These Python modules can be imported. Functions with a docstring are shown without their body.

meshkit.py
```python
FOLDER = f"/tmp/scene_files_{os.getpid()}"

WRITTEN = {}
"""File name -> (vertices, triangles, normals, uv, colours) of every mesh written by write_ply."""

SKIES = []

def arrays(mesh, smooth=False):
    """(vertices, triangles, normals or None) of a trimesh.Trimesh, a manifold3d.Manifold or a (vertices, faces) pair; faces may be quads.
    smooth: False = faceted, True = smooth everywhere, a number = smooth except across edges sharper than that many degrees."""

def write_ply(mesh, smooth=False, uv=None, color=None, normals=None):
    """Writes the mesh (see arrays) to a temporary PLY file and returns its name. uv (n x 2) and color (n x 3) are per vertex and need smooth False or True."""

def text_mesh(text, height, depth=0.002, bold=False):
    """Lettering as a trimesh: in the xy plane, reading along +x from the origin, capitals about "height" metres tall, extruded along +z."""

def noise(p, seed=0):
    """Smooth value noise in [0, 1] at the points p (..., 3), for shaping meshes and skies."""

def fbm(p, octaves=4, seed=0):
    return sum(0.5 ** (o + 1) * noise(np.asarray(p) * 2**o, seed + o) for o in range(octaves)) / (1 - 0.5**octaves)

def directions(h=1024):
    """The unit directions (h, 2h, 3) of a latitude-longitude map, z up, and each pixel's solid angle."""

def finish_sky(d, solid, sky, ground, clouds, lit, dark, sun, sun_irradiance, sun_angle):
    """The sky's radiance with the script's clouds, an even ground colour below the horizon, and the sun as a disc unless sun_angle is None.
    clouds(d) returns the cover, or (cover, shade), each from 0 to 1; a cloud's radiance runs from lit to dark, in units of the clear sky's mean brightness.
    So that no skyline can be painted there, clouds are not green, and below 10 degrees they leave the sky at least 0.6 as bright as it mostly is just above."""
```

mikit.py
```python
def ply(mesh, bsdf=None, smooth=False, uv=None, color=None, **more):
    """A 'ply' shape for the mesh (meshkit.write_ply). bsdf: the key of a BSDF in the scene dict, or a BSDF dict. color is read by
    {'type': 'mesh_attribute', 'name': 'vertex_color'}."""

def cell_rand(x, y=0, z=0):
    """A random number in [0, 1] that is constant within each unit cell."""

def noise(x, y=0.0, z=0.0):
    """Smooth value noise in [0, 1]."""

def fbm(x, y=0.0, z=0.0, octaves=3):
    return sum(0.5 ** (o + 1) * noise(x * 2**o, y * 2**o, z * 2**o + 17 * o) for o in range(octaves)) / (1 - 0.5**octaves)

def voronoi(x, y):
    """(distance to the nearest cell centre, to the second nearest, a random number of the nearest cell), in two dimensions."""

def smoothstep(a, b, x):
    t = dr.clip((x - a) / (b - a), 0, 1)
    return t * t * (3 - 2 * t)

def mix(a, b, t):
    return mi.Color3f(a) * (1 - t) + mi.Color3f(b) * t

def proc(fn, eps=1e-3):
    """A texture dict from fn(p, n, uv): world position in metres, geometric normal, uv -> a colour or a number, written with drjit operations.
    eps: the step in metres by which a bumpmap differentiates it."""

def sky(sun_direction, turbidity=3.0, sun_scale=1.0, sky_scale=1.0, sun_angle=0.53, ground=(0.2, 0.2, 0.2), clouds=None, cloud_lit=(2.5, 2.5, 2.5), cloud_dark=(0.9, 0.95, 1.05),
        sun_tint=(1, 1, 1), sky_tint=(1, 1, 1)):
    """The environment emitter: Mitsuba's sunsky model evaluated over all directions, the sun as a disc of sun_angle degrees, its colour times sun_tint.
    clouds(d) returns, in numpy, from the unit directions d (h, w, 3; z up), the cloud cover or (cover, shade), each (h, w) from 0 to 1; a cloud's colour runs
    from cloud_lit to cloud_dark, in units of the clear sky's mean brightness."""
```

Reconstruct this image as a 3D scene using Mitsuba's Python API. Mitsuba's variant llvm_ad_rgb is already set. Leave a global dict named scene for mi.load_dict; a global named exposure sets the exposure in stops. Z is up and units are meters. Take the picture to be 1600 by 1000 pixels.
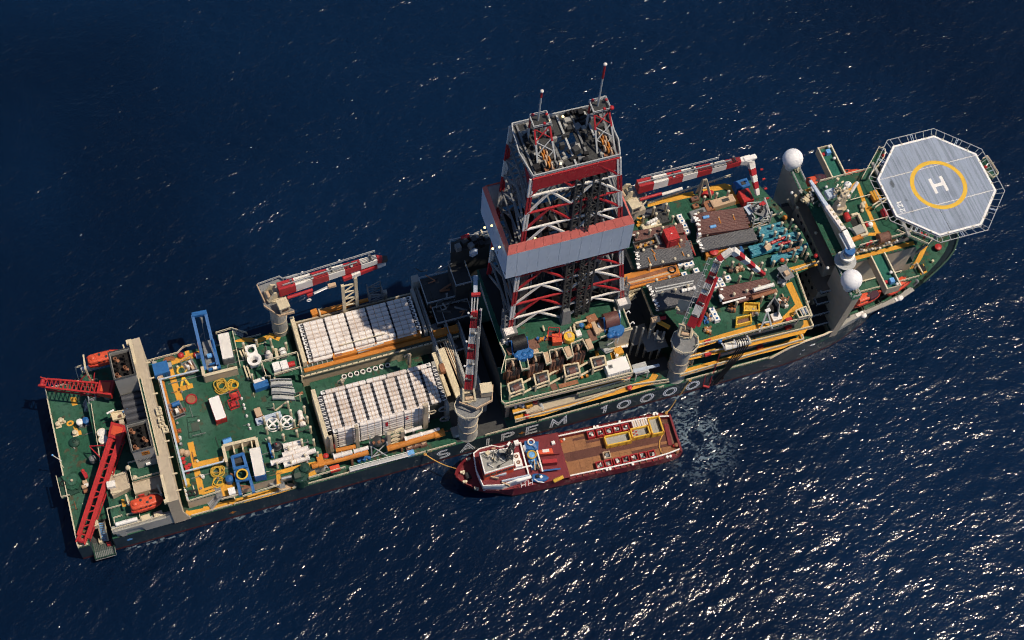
import math,random,numpy as np,trimesh,mitsuba as mi,drjit as dr,mikit,meshkit
from mikit import proc,noise,fbm,smoothstep,mix,voronoi,cell_rand
from shapely.geometry import Polygon,LineString,MultiPolygon
from shapely.ops import unary_union
XF=mi.ScalarTransform4f
scene,labels={'type':'scene'},{}
rnd=random.Random(7)
# ---------------------------------------------------------------- camera, sky, exposure
exposure=1.3
CAM=np.array([-73.826,-165.517,354.936]);YAW,PITCH,ROLL,FOC=-0.407735,1.0740075,0.10793,2466.377
_f=np.array([-math.sin(YAW)*math.cos(PITCH),math.cos(YAW)*math.cos(PITCH),-math.sin(PITCH)])
_r=np.cross(_f,[0,0,1]);_r/=np.linalg.norm(_r);_u=np.cross(_r,_f)
_up=-math.sin(ROLL)*_r+math.cos(ROLL)*_u
scene['camera']={'type':'perspective','fov':math.degrees(2*math.atan(800/FOC)),'fov_axis':'x','near_clip':1.0,'far_clip':40000.0,
                   'to_world':XF().look_at(origin=CAM.tolist(),target=(CAM+_f*100).tolist(),up=_up.tolist())}
SUN_AZ,SUN_EL=math.radians(-26.6),math.radians(64)
scene['sky']=mikit.sky([math.cos(SUN_AZ)*math.cos(SUN_EL),math.sin(SUN_AZ)*math.cos(SUN_EL),math.sin(SUN_EL)],turbidity=3,sun_tint=(0.965,0.98,1.0),sky_scale=0.85,sun_scale=1.05,ground=(0.02,0.03,0.05))
# ---------------------------------------------------------------- helpers
class MB:
    def __init__(s):s.v,s.f,s.n=[],[],0
    def add(s,v,f):
        v=np.asarray(v,float);f=np.asarray(f,int)
        if f.shape[1]==4:f=np.vstack([f[:,[0,1,2]],f[:,[0,2,3]]])
        s.v.append(v);s.f.append(f+s.n);s.n+=len(v);return s
    BF=[[0,3,2,1],[4,5,6,7],[0,1,5,4],[1,2,6,5],[2,3,7,6],[3,0,4,7]]
    def bx(s,x0,x1,y0,y1,z0,z1):
        return s.add([(x0,y0,z0),(x1,y0,z0),(x1,y1,z0),(x0,y1,z0),(x0,y0,z1),(x1,y0,z1),(x1,y1,z1),(x0,y1,z1)],MB.BF)
    def box(s,c,d,rz=0):
        a=math.radians(rz);ca,sa=math.cos(a),math.sin(a);v=[]
        for z in(0,d[2]):
            for i,j in((-1,-1),(1,-1),(1,1),(-1,1)):
                x,y=i*d[0]/2,j*d[1]/2;v.append((c[0]+ca*x-sa*y,c[1]+sa*x+ca*y,c[2]+z))
        return s.add(v,MB.BF)
    @staticmethod
    def fr(p,q):
        p,q=np.array(p,float),np.array(q,float);t=q-p;L=np.linalg.norm(t);t=t/max(L,1e-9)
        a=np.cross(t,[0,0,1.0]) if abs(t[2])<0.98 else np.array([1.0,0,0]);a-=t*(a@t);a/=np.linalg.norm(a)
        return p,q,t,a,np.cross(a,t)
    def bar(s,p,q,w,h=None,w2=None,h2=None):
        h=w if h is None else h;w2=w if w2 is None else w2;h2=h if h2 is None else h2
        p,q,t,a,b=MB.fr(p,q);v=[]
        for c,ww,hh in((p,w,h),(q,w2,h2)):
            for i,j in((-1,-1),(1,-1),(1,1),(-1,1)):v.append(c+a*i*ww/2+b*j*hh/2)
        return s.add(v,MB.BF)
    def tube(s,p,q,r,n=8,r2=None):
        r2=r if r2 is None else r2
        p,q,t,a,b=MB.fr(p,q);k=np.arange(n)*2*math.pi/n
        d=np.cos(k)[:,None]*a+np.sin(k)[:,None]*b
        v=np.vstack([p+d*r,q+d*r2,[p],[q]]);f=[]
        for i in range(n):
            j=(i+1)%n;f+=[[i,i+n,j+n],[i,j+n,j],[2*n,i,j],[2*n+1,j+n,i+n]]
        return s.add(v,f)
    def path(s,pts,r,n=6):
        for p,q in zip(pts[:-1],pts[1:]):s.tube(p,q,r,n)
        return s
    def ring(s,c,R,r,n=24,m=6,ax=2,a0=0,a1=2*math.pi):
        pts=[]
        for i in range(n+1):
            a=a0+(a1-a0)*i/n;u,w=R*math.cos(a),R*math.sin(a)
            pts.append((c[0]+u,c[1]+w,c[2]) if ax==2 else(c[0]+u,c[1],c[2]+w) if ax==1 else(c[0],c[1]+u,c[2]+w))
        return s.path(pts,r,m)
    def prism(s,poly,z0,z1):
        if not isinstance(poly,(Polygon,MultiPolygon)):poly=Polygon([p[:2] for p in poly])
        for g in getattr(poly,'geoms',[poly]):
            if g.is_empty or g.area<1e-6:continue
            m=trimesh.creation.extrude_polygon(g,z1-z0,engine='earcut');s.add(m.vertices+[0,0,z0],m.faces)
        return s
    def wall(s,pts,z0,z1,t=0.15,closed=False):
        ls=LineString([p[:2] for p in(list(pts)+[pts[0]] if closed else pts)]);return s.prism(ls.buffer(t/2,cap_style=2,join_style=2),z0,z1)
    def sph(s,c,r,n=10,sz=1.0):
        m=trimesh.creation.uv_sphere(r,count=[n,2*n]);return s.add(m.vertices*[1,1,sz]+np.array(c),m.faces)
    def lathe(s,prof,c,n=16,ax=2,cap=True):
        k=np.arange(n)*2*math.pi/n;v,f=[],[]
        for r,z in prof:
            for a in k:
                p=(r*math.cos(a),r*math.sin(a),z);v.append(p)
        for i in range(len(prof)-1):
            for j in range(n):f.append([i*n+j,i*n+(j+1)%n,(i+1)*n+(j+1)%n,(i+1)*n+j])
        v=np.array(v);f=np.array(f);ft=np.vstack([f[:,[0,1,2]],f[:,[0,2,3]]])
        if cap:
            L=len(v);v=np.vstack([v,[(0,0,prof[0][1]),(0,0,prof[-1][1])]]);o=(len(prof)-1)*n
            ft=np.vstack([ft,[[L,(j+1)%n,j] for j in range(n)],[[L+1,o+j,o+(j+1)%n] for j in range(n)]])
        if ax==0:v=v[:,[2,0,1]]
        if ax==1:v=v[:,[1,2,0]]
        return s.add(v+np.array(c),ft)
    def rail(s,pts,h=1.1,sp=2.4,r=0.11,closed=False,mid=True):
        P=[np.array(p,float) for p in pts];P=P+[P[0]] if closed else P
        for a,b in zip(P[:-1],P[1:]):
            L=np.linalg.norm(b-a);n=max(1,int(round(L/sp)))
            for i in range(n+1):
                c=a+(b-a)*i/n;s.bar(c,c+[0,0,h],r*.9)
            s.bar(a+[0,0,h],b+[0,0,h],r*1.2)
            if mid:s.bar(a+[0,0,h*.52],b+[0,0,h*.52],r*.8)
        return s
    def truss(s,p,q,w,h,n,r,w2=None,h2=None):
        w2=w if w2 is None else w2;h2=h if h2 is None else h2
        p,q,t,a,b=MB.fr(p,q);C=[]
        for i in range(n+1):
            c=p+(q-p)*i/n;W,Hh=w+(w2-w)*i/n,h+(h2-h)*i/n
            C.append([c+a*u*W/2+b*k*Hh/2 for u,k in((-1,-1),(1,-1),(1,1),(-1,1))])
        for k in range(4):s.bar(C[0][k],C[-1][k],r*1.4)
        for i in range(n):
            for k in range(4):
                kk=(k+1)%4;s.bar(C[i][k],C[i+1][kk] if i%2 else C[i+1][k]*0+C[i+1][kk],r) if i%2 else s.bar(C[i][kk],C[i+1][k],r)
                s.bar(C[i][k],C[i][kk],r)
        return s
    def stair(s,p,q,w,n=9,side=None):
        p,q=np.array(p,float),np.array(q,float);d=q-p;dh=np.array([d[0],d[1],0]);dh/=max(np.linalg.norm(dh),1e-6);sd=np.array([-dh[1],dh[0],0])
        for i in range(n):
            c=p+d*(i+.5)/n;s.bar(c-sd*w/2,c+sd*w/2,abs(np.linalg.norm(d[:2]))/n*.85,.07)
        for k in(-1,1):
            s.bar(p+sd*k*w/2,q+sd*k*w/2,.12,.3);s.bar(p+sd*k*w/2+[0,0,1],q+sd*k*w/2+[0,0,1],.1)
            for i in range(4):c=p+d*i/3+sd*k*w/2;s.bar(c,c+[0,0,1],.08)
        return s
    def mesh(s):return np.vstack(s.v),np.vstack(s.f)
used={}
ORD=['first','second','third','fourth','fifth','sixth','seventh','eighth','ninth']
def numbered(k):
    n=used.get(k,0);used[k]=n+1
    return k if n==0 else '%s_%03d'%(k,n)
def thing(name,label,cat,group=None):
    k=numbered(name);labels[k]={'label':label,'category':cat}
    if group:labels[k]['group']=group
    return k
def add(key,part,m,mat,smooth=False,label=None,kind=None):
    k=numbered(key+'__'+part) if part else key
    if not m.v:return k
    scene[k]=mikit.ply(m.mesh(),mat,smooth=smooth)
    if label:labels.setdefault(k,{})['label']=label
    if kind:labels.setdefault(k,{})['kind']=kind
    return k
def solo(name,label,cat,m,mat,group=None,smooth=False):
    k=thing(name,label,cat,group);add(k,None,m,mat,smooth);return k
def struct(name,m,mat,smooth=False,label=None):
    k=numbered(name);scene[k]=mikit.ply(m.mesh(),mat,smooth=smooth);labels[k]={'kind':'structure'}
    if label:labels[k]['label']=label
    return k
V=lambda*a:np.array(a,float)
lerp=lambda a,b,t:np.array(a,float)*(1-t)+np.array(b,float)*t
# ---------------------------------------------------------------- materials
def flat(name,c,rough=0.5,metal=0.0,spec=0.4,coat=0.0):
    d={'type':'principled','base_color':{'type':'rgb','value':list(c)},'roughness':rough,'metallic':metal,'specular':spec}
    if coat:d['clearcoat']=coat
    scene[name]={'type':'twosided','bsdf':d}
def worn(name,c,c2=None,amt=0.55,s=0.5,rough=0.55,spec=0.35,streak=0.0):
    """Paint with dirt and faded patches: c worn towards c2 in blotches and fine grain."""
    c2=[x*0.45 for x in c] if c2 is None else c2
    def fn(p,n,uv):
        a=fbm(p.x*s*0.35,p.y*s*0.35,p.z*s*0.35,3);b=fbm(p.x*s*3,p.y*s*3,p.z*s*2,2)
        t=dr.clip((a-0.45)*2.2,0,1)*0.7+dr.clip((b-0.5)*2.0,0,1)*0.6
        return mix(c,c2,dr.clip(t*amt,0,1))
    scene[name]={'type':'twosided','bsdf':{'type':'principled','base_color':proc(fn),'roughness':rough,'specular':spec}}
def deck_paint(p,n,uv):
    a=fbm(p.x*.16,p.y*.16,p.z,3);b=fbm(p.x*1.5,p.y*1.5,1.0,3);c=fbm(p.x*.55+9,p.y*.55,p.z,3);g=noise(p.x*5,p.y*5,2.0)
    k=mix((0.019,0.088,0.054),(0.044,0.118,0.084),dr.clip((a-.42)*3,0,1))
    k=mix(k,(0.010,0.042,0.027),dr.clip((b-.56)*4,0,1)*.7);k=mix(k,(0.075,0.060,0.038),smoothstep(.60,.72,c)*smoothstep(.40,.60,b)*.75)
    pl=cell_rand(dr.floor(p.x/3.2),dr.floor(p.y/5.4),dr.floor(p.z))
    return k*(.86+.22*g)*(.90+.2*pl)
scene['deck_green']={'type':'twosided','bsdf':{'type':'principled','base_color':proc(deck_paint),'roughness':.72,'specular':.22}}
worn('deck_grey_green',(0.06,0.085,0.07),(0.10,0.11,0.09),0.8,0.6,0.75,0.2)
worn('wing_green',(0.02,0.13,0.10),(0.03,0.11,0.09),0.7,0.6,0.7,0.2)
worn('walk_yellow',(0.66,0.33,0.045),(0.42,0.21,0.05),0.7,0.9,0.7,0.2)
worn('gantry_orange',(0.56,0.21,0.035),(0.26,0.10,0.03),0.8,1.0,0.6,0.3)
worn('hull_paint',(0.017,0.034,0.050),(0.036,0.052,0.062),0.9,0.5,0.5,0.4)
worn('boot_red',(0.075,0.018,0.020),(0.03,0.012,0.014),0.8,0.8,0.6,0.3)
worn('wall_beige',(0.47,0.40,0.30),(0.30,0.24,0.17),0.6,0.5,0.65,0.3)
worn('wall_grey',(0.34,0.34,0.32),(0.22,0.21,0.19),0.6,0.5,0.65,0.3)
worn('cream',(0.62,0.54,0.38),(0.42,0.34,0.22),0.6,0.8,0.6,0.3)
worn('riser_white',(0.76,0.72,0.69),(0.50,0.43,0.39),0.7,0.5,0.55,0.3)
worn('white_paint',(0.74,0.72,0.68),(0.55,0.50,0.44),0.5,0.8,0.5,0.4)
worn('crane_red',(0.40,0.022,0.030),(0.24,0.018,0.022),0.6,0.8,0.5,0.4)
worn('bright_red',(0.46,0.030,0.030),(0.26,0.02,0.022),0.7,1.0,0.45,0.4)
worn('orange_red',(0.62,0.085,0.035),(0.48,0.07,0.035),0.5,1.0,0.45,0.4)
worn('steel_grey',(0.20,0.21,0.22),(0.10,0.10,0.10),0.8,1.0,0.5,0.4)
worn('dark_steel',(0.045,0.048,0.05),(0.02,0.02,0.022),0.8,1.0,0.5,0.4)
worn('pipe_dark',(0.060,0.066,0.082),(0.035,0.034,0.038),0.9,1.2,0.45,0.5)
worn('casing_brown',(0.13,0.055,0.048),(0.07,0.03,0.028),0.9,1.0,0.55,0.4)
worn('rust',(0.30,0.13,0.07),(0.12,0.06,0.04),0.9,1.5,0.7,0.3)
worn('teal',(0.030,0.215,0.30),(0.025,0.13,0.19),0.7,0.9,0.55,0.4)
worn('blue_paint',(0.020,0.125,0.36),(0.015,0.07,0.20),0.6,1.0,0.5,0.4)
worn('riser_worn',(0.66,0.60,0.56),(0.44,0.37,0.33),0.9,0.8,0.55,0.3)
worn('windwall',(0.45,0.53,0.64),(0.33,0.40,0.49),0.5,0.4,0.6,0.3)
worn('boat_red',(0.175,0.018,0.027),(0.085,0.015,0.019),0.7,0.6,0.5,0.4)
worn('soot',(0.012,0.012,0.013),(0.05,0.038,0.036),0.9,1.0,0.8,0.2)
worn('roof_brown',(0.19,0.155,0.12),(0.11,0.09,0.07),0.8,0.8,0.7,0.2)
worn('roof_pink',(0.60,0.155,0.13),(0.46,0.115,0.095),0.6,1.2,0.6,0.3)
flat('black',(0.008,0.008,0.010),0.6);flat('rubber',(0.02,0.02,0.022),0.8);flat('glass_dark',(0.02,0.03,0.04),0.1,0,0.6)
flat('rail_cream',(0.62,0.56,0.42),0.5);flat('rail_grey',(0.40,0.42,0.43),0.5);flat('white',(0.80,0.79,0.77),0.45)
flat('yellow',(0.72,0.45,0.05),0.5);flat('rope',(0.62,0.36,0.10),0.8);flat('net_yellow',(0.55,0.36,0.06),0.9);flat('sky_blue',(0.13,0.35,0.70),0.5)
flat('radome_white',(0.84,0.85,0.87),0.5,0,0.3);flat('letter_white',(0.72,0.75,0.80),0.6);flat('tarp_purple',(0.055,0.02,0.035),0.8)
flat('green_dark',(0.012,0.05,0.035),0.6);flat('tan',(0.50,0.36,0.24),0.7);flat('brown',(0.17,0.085,0.06),0.7)
# ---------------------------------------------------------------- sea
def sea_height(p,n,uv):
    ca,sa=math.cos(math.radians(14)),math.sin(math.radians(14))
    wx=p.x+2.5*noise(p.x*0.07,p.y*0.07,3.0);wy=p.y+2.5*noise(p.x*0.07,p.y*0.07,9.0)
    u=wx*ca+wy*sa;v=-wx*sa+wy*ca
    gust=0.66+0.48*fbm(p.x*0.010+5,p.y*0.016,2.0,2)
    return 0.45*noise(u*0.05,v*0.09,1.0)+gust*(0.34*noise(u*0.22,v*0.40,4.0)+0.17*noise(u*0.60,v*1.10,7.0)+0.085*noise(u*1.45+3,v*2.35,2.0)+0.044*noise(u*3.1,v*4.4,5.0))
def sea_color(p,n,uv):
    a=fbm(p.x*0.012,p.y*0.012,0.0,3)
    deep=mix((0.0010,0.0075,0.026),(0.0016,0.0120,0.040),smoothstep(0.35,0.65,a))
    w=smoothstep(0.46,0.60,fbm(p.x*1.9+3*noise(p.x*.5,p.y*.5,1.0),p.y*2.8,3.0,4))*smoothstep(.35,.6,fbm(p.x*.22,p.y*.3,8.0,2))
    # disturbed, foaming water astern of the supply boat and along its side and the ship's
    d=dr.sqrt(dr.square((p.x-36.0)/7.0)+dr.square((p.y+34.0)/8.0));e=dr.sqrt(dr.square((p.x-18.0)/26.0)+dr.square((p.y+24.3)/2.6))
    g=smoothstep(.9,.0,dr.abs(p.y+21.5)/.8)*smoothstep(-108,-100,p.x)*smoothstep(62,50,p.x);w2=smoothstep(.52,.62,fbm(p.x*1.1,p.y*2.4,5.0,3))*smoothstep(.4,.6,noise(p.x*.12,3.0,1.0))
    f=g*w2*.5+(smoothstep(1.8,0.1,d)*0.55+smoothstep(1.2,0.3,e)*0.25)*w
    return mix(deep,(0.26,0.36,0.44),dr.clip(f,0,1))
scene['sea_water']={'type':'bumpmap','arbitrary':proc(sea_height,eps=0.08),'scale':1.0,'bsdf':{'type':'principled','base_color':proc(sea_color),'roughness':0.17,'specular':0.34}}
_m=MB();_m.add([(-9000,-9000,0),(9000,-9000,0),(9000,9000,0),(-9000,9000,0)],[[0,1,2,3]])
struct('sea',_m,'sea_water',label='deep navy blue sea with small wind waves and sun glints')
# ================================================================ the drill ship: hull, decks, houses
SHIP=thing('drill_ship','long dark hulled drill ship with green decks, lying from lower left to upper right','ship')
ST=[(-113,21,7,21,0),(-110.2,21,7,21,0),(-105,21,7,21,0),(-80,21,7,21,0),(-40,21,7,21,0),(0,21,7,21,0),(40,21,7,21,0),(59.5,20.95,7,20.9,0),(64.3,20.8,10,20.8,0),(69,20.4,10.5,20.5,0),(74,20.1,10.5,19.8,0),(78,19.4,10.8,19.2,0),
      (82,18.3,11,18.3,-.3),(90,17.2,11,15.6,-1),(95.6,16.5,11,13.0,-1.8),(100.6,15,11.2,10.2,-2.6),(104,13.9,11.4,8.0,-3.2),(107,12.6,11.6,6.0,-3.8),(110,11.2,11.8,4.2,-4.4),(113,9.6,11.9,2.6,-5),(115.4,7.9,12,1.5,-5.4),(117.1,6.1,12,.8,-5.8),(118.4,4.3,12,.4,-6),(119.3,2.0,12,.1,-6.2),(119.7,0,12,0,-6.4)]
def side_pt(s,t,sg):  # t = 0 at z = -2, 1 at the top
    x,yt,zt,yw,dx=s;z=-2+(zt+2)*t;k=max(0.0,(z-0.0)/zt)**1.6 if z>0 else 0.0
    return(x+dx*(1-k),sg*(yw+(yt-yw)*k),z)
def side(m,zlo,zhi,skip=()):
    for sg in(-1,1):
        for a,b in zip(ST[:-1],ST[1:]):
            if sg==-1 and a[0] in skip:continue
            for k in range(3):
                def tt(s,q):z=zlo+((s[2] if zhi is None else zhi)-zlo)*q;return(z+2)/(s[2]+2)
                m.add([side_pt(a,tt(a,k/3),sg),side_pt(b,tt(b,k/3),sg),side_pt(b,tt(b,(k+1)/3),sg),side_pt(a,tt(a,(k+1)/3),sg)],[[0,1,2,3]])
m=MB();side(m,0.9,None,skip=(-110.2,));m.add([(-113,-21,.9),(-113,21,.9),(-113,21,7),(-113,-21,7)],[[0,1,2,3]])
m.bx(-110.2,-105,-21,-20.8,.9,2.0);m.bx(-105.0,-104.9,-21,-15.5,2,6.9);m.bx(-110.3,-110.2,-21,-15.5,2,6.9)
HULL=add(SHIP,'hull',m,'hull_paint',smooth=30)
m=MB();side(m,-2,0.9);m.add([(-113,-21,-2),(-113,21,-2),(-113,21,.9),(-113,-21,.9)],[[0,1,2,3]]);add(SHIP,'boot_topping',m,'boot_red')
m=MB();m.bx(-110.2,-105,-15.6,-15.5,2,6.9);m.bx(-110.2,-105,-20.8,-15.6,1.9,2.0);add(SHIP,'stern_recess',m,'dark_steel')
# --- hull lettering: double stroke capitals
def arc(cx,cy,rx,ry,a0,a1,n=14):return[(cx+rx*math.cos(math.radians(a0+(a1-a0)*i/n)),cy+ry*math.sin(math.radians(a0+(a1-a0)*i/n))) for i in range(n+1)]
GL={'S':[arc(0,.73,.36,.25,50,270)+arc(0,.25,.36,.25,90,-130)[1:]],'A':[[(-.45,0),(0,1),(.45,0)],[(-.2,.33),(.25,.33)]],'I':[[(0,0),(0,1)]],
      'P':[[(-.35,0),(-.35,.98),(0,.98)]+arc(.0,.72,.36,.26,90,-90)+[(-.3,.46)]],'E':[[(.38,.98),(-.35,.98),(-.35,.02),(.38,.02)],[(-.35,.5),(.3,.5)]],
      'M':[[(-.5,0),(-.42,1),(0,.25),(.42,1),(.5,0)]],'1':[[(-.22,.8),(.08,.98),(.08,0)]],'0':[arc(0,.5,.4,.48,0,360,26)]}
def glyph(ch,h):
    st=[LineString([(x*h*.95,y*h) for x,y in l]) for l in GL[ch]]
    return unary_union([s.buffer(h*.105,cap_style=2,join_style=2) for s in st]).difference(unary_union([s.buffer(h*.022,cap_style=2) for s in st]))
for ch,cx in zip('SAIPEM10000',(-25.5,-19.4,-14.3,-9.2,-2.9,3.9,15.7,21.0,27.1,33.2,39.3)):
    g=MB().prism(glyph(ch,3.9),0,.012);v,f=g.mesh()
    q=MB();q.add(np.stack([v[:,0]+cx,-21.004-v[:,2],v[:,1]+1.75],1),f);add(HULL,'letter',q,'letter_white')
for cx in(-5.6,-77.3):
    q=MB();v,f=MB().prism(Polygon([(-.9,0),(-.3,.25),(0,.9),(.3,.25),(.9,0),(.3,-.25),(0,-.8),(-.3,-.25)]),0,.012).mesh();q.add(np.stack([v[:,0]+cx,-21.004-v[:,2],v[:,1]+3.4],1),f);add(HULL,'star_mark',q,'gantry_orange')
for i,(cx,cz) in enumerate(((62.5,3),(65.5,4.6),(68.3,3.4),(71.5,6.5),(68.9,5.2))):
    q=MB().bx(cx-.7,cx+.7,-21.02+(cx-59)*.055,-20.9+(cx-59)*.07,cz,cz+.35);add(HULL,'draught_mark',q,'letter_white')
q=MB();v,f=MB().prism(Polygon(arc(0,0,.7,.45,0,360)),0,.02).mesh();q.add(np.stack([v[:,0]-101.5,-21.004-v[:,2],v[:,1]+4.2],1),f);add(HULL,'round_mark',q,'sky_blue')
# --- main deck
outl=[(s[0],-s[1]+.05) for s in ST if s[0]<79]+[(s[0],s[1]-.05) for s in reversed(ST) if s[0]<79]
deck=Polygon(outl).difference(Polygon([(-110.2,-22),(-105,-22),(-105,-15.5),(-110.2,-15.5)])).difference(Polygon([(-12,-9),(40,-9),(40,9),(-12,9)]))
m=MB().prism(deck,6.8,7.0);add(SHIP,'main_deck',m,'deck_green')
m=MB().bx(-12,40,-9,9,.3,.4);m.wall([(-12,-9),(40,-9),(40,9),(-12,9)],.4,6.8,.2,True);add(SHIP,'moon_pool',m,'black');add(SHIP,'shaded_well_deck',MB().bx(-22,-9.3,-20.5,20.5,7.02,7.08),'dark_steel');add(SHIP,'shaded_well_deck',MB().bx(23,34,-16,20.5,7.02,7.08),'dark_steel');add(SHIP,'shaded_well_deck',MB().bx(62,76,-17.5,19,7.02,7.08),'dark_steel')  # dark strips over the green deck paint in the shade of the gaps
fore=Polygon([(76,-19.2)]+[(s[0]-.25,-s[1]+.28) for s in ST if s[0]>80]+[(s[0]-.25,s[1]-.28) for s in reversed(ST) if s[0]>80]+[(76,19.2)])
m=MB().prism(fore,9.8,10.0);FORE=add(SHIP,'foredeck',m,'deck_green')
def band_wall(m,stations,off,z0,z1,t):
    for sg in(-1,1):
        pts=[(s[0],sg*(s[1]-off)) for s in stations]
        for a,b,sa,sb in zip(pts[:-1],pts[1:],stations[:-1],stations[1:]):
            m.bar((a[0],a[1],sa[2]+z0),(b[0],b[1],sb[2]+z0),t,z1)
for sg in(-1,1):
    m=MB()
    for a,b in zip(ST[:-1],ST[1:]):
        if 77<a[0]<99:pa=[side_pt(a,(q+2)/(a[2]+2),sg) for q in(8.4,a[2])];pb=[side_pt(b,(q+2)/(b[2]+2),sg) for q in(8.4,b[2])];o=V(0,sg*.04,0);m.add([pa[0]+o,pb[0]+o,pb[1]+o,pa[1]+o],[[0,1,2,3]])
    add(SHIP,'bow_side_strake',m,'wall_grey')
m=MB();band_wall(m,[s for s in ST if 59<s[0]<79],.05,.08,.25,.5);add(SHIP,'bulwark_cap',m,'rail_cream')
m=MB();band_wall(m,[s for s in ST if s[0]>103],.15,.05,.2,.42);add(SHIP,'bow_bulwark_cap',m,'green_dark')
for sg in(1,-1):
    m=MB();ss=[s for s in ST if 77<s[0]<101]
    for a,b in zip(ss[:-1],ss[1:]):m.bar((a[0],sg*(a[1]-.35),a[2]+.25),(b[0],sg*(b[1]-.35),b[2]+.25),1.3,.5)
    BW=add(SHIP,'bow_side_wall',m,'wall_grey')
m=MB()
for x in(84.5,96.0):m.box((x,-17.6 if x<90 else-16.3,11.2),(2.2,.9,.5),8)
add(BW,'fairlead',m,'white')
for p in((85.3,-18.3,11.6),(96.2,-16.3,11.6)):add(BW,'fairlead_roller',MB().sph(p,.75,8,.8),'white',smooth=True)
m=MB()
for x in np.arange(103.5,119,1.7):
    y=np.interp(x,[s[0] for s in ST],[s[1] for s in ST])
    for sg in(-1,1):m.bar((x-.6,sg*(y-.35),10.0),(x-.9,sg*(y-1.1),10.0),.12,1.2);m.bar((x-.6,sg*(y-.4),10),(x-.6,sg*(y-.4),11.5),.15)
add(SHIP,'bulwark_stay',m,'green_dark')
# --- raised deck blocks
def block(name,poly,z0,z1,wall,deckmat,key=SHIP,cap=.12,over=.0):
    poly=poly if isinstance(poly,Polygon) else Polygon(poly)
    k=add(key,name,MB().prism(poly,z0,z1-cap),wall);add(key,name.split('_wall')[0]+'_deck',MB().prism(poly.buffer(over,join_style=2),z1-cap,z1),deckmat);return k
R4=lambda x0,x1,y0,y1:[(x0,y0),(x1,y0),(x1,y1),(x0,y1)]
block('stern_house_wall',R4(-103.8,-88.1,-20.7,20.9),7,10.8,'wall_grey','deck_green')
block('aft_cargo_wall',[(-86.6,-18.6),(-53.8,-18.6),(-53.8,18.6),(-74,18.9),(-76,19.8),(-86.6,19.6)],7,10.8,'wall_beige','deck_green')
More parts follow.
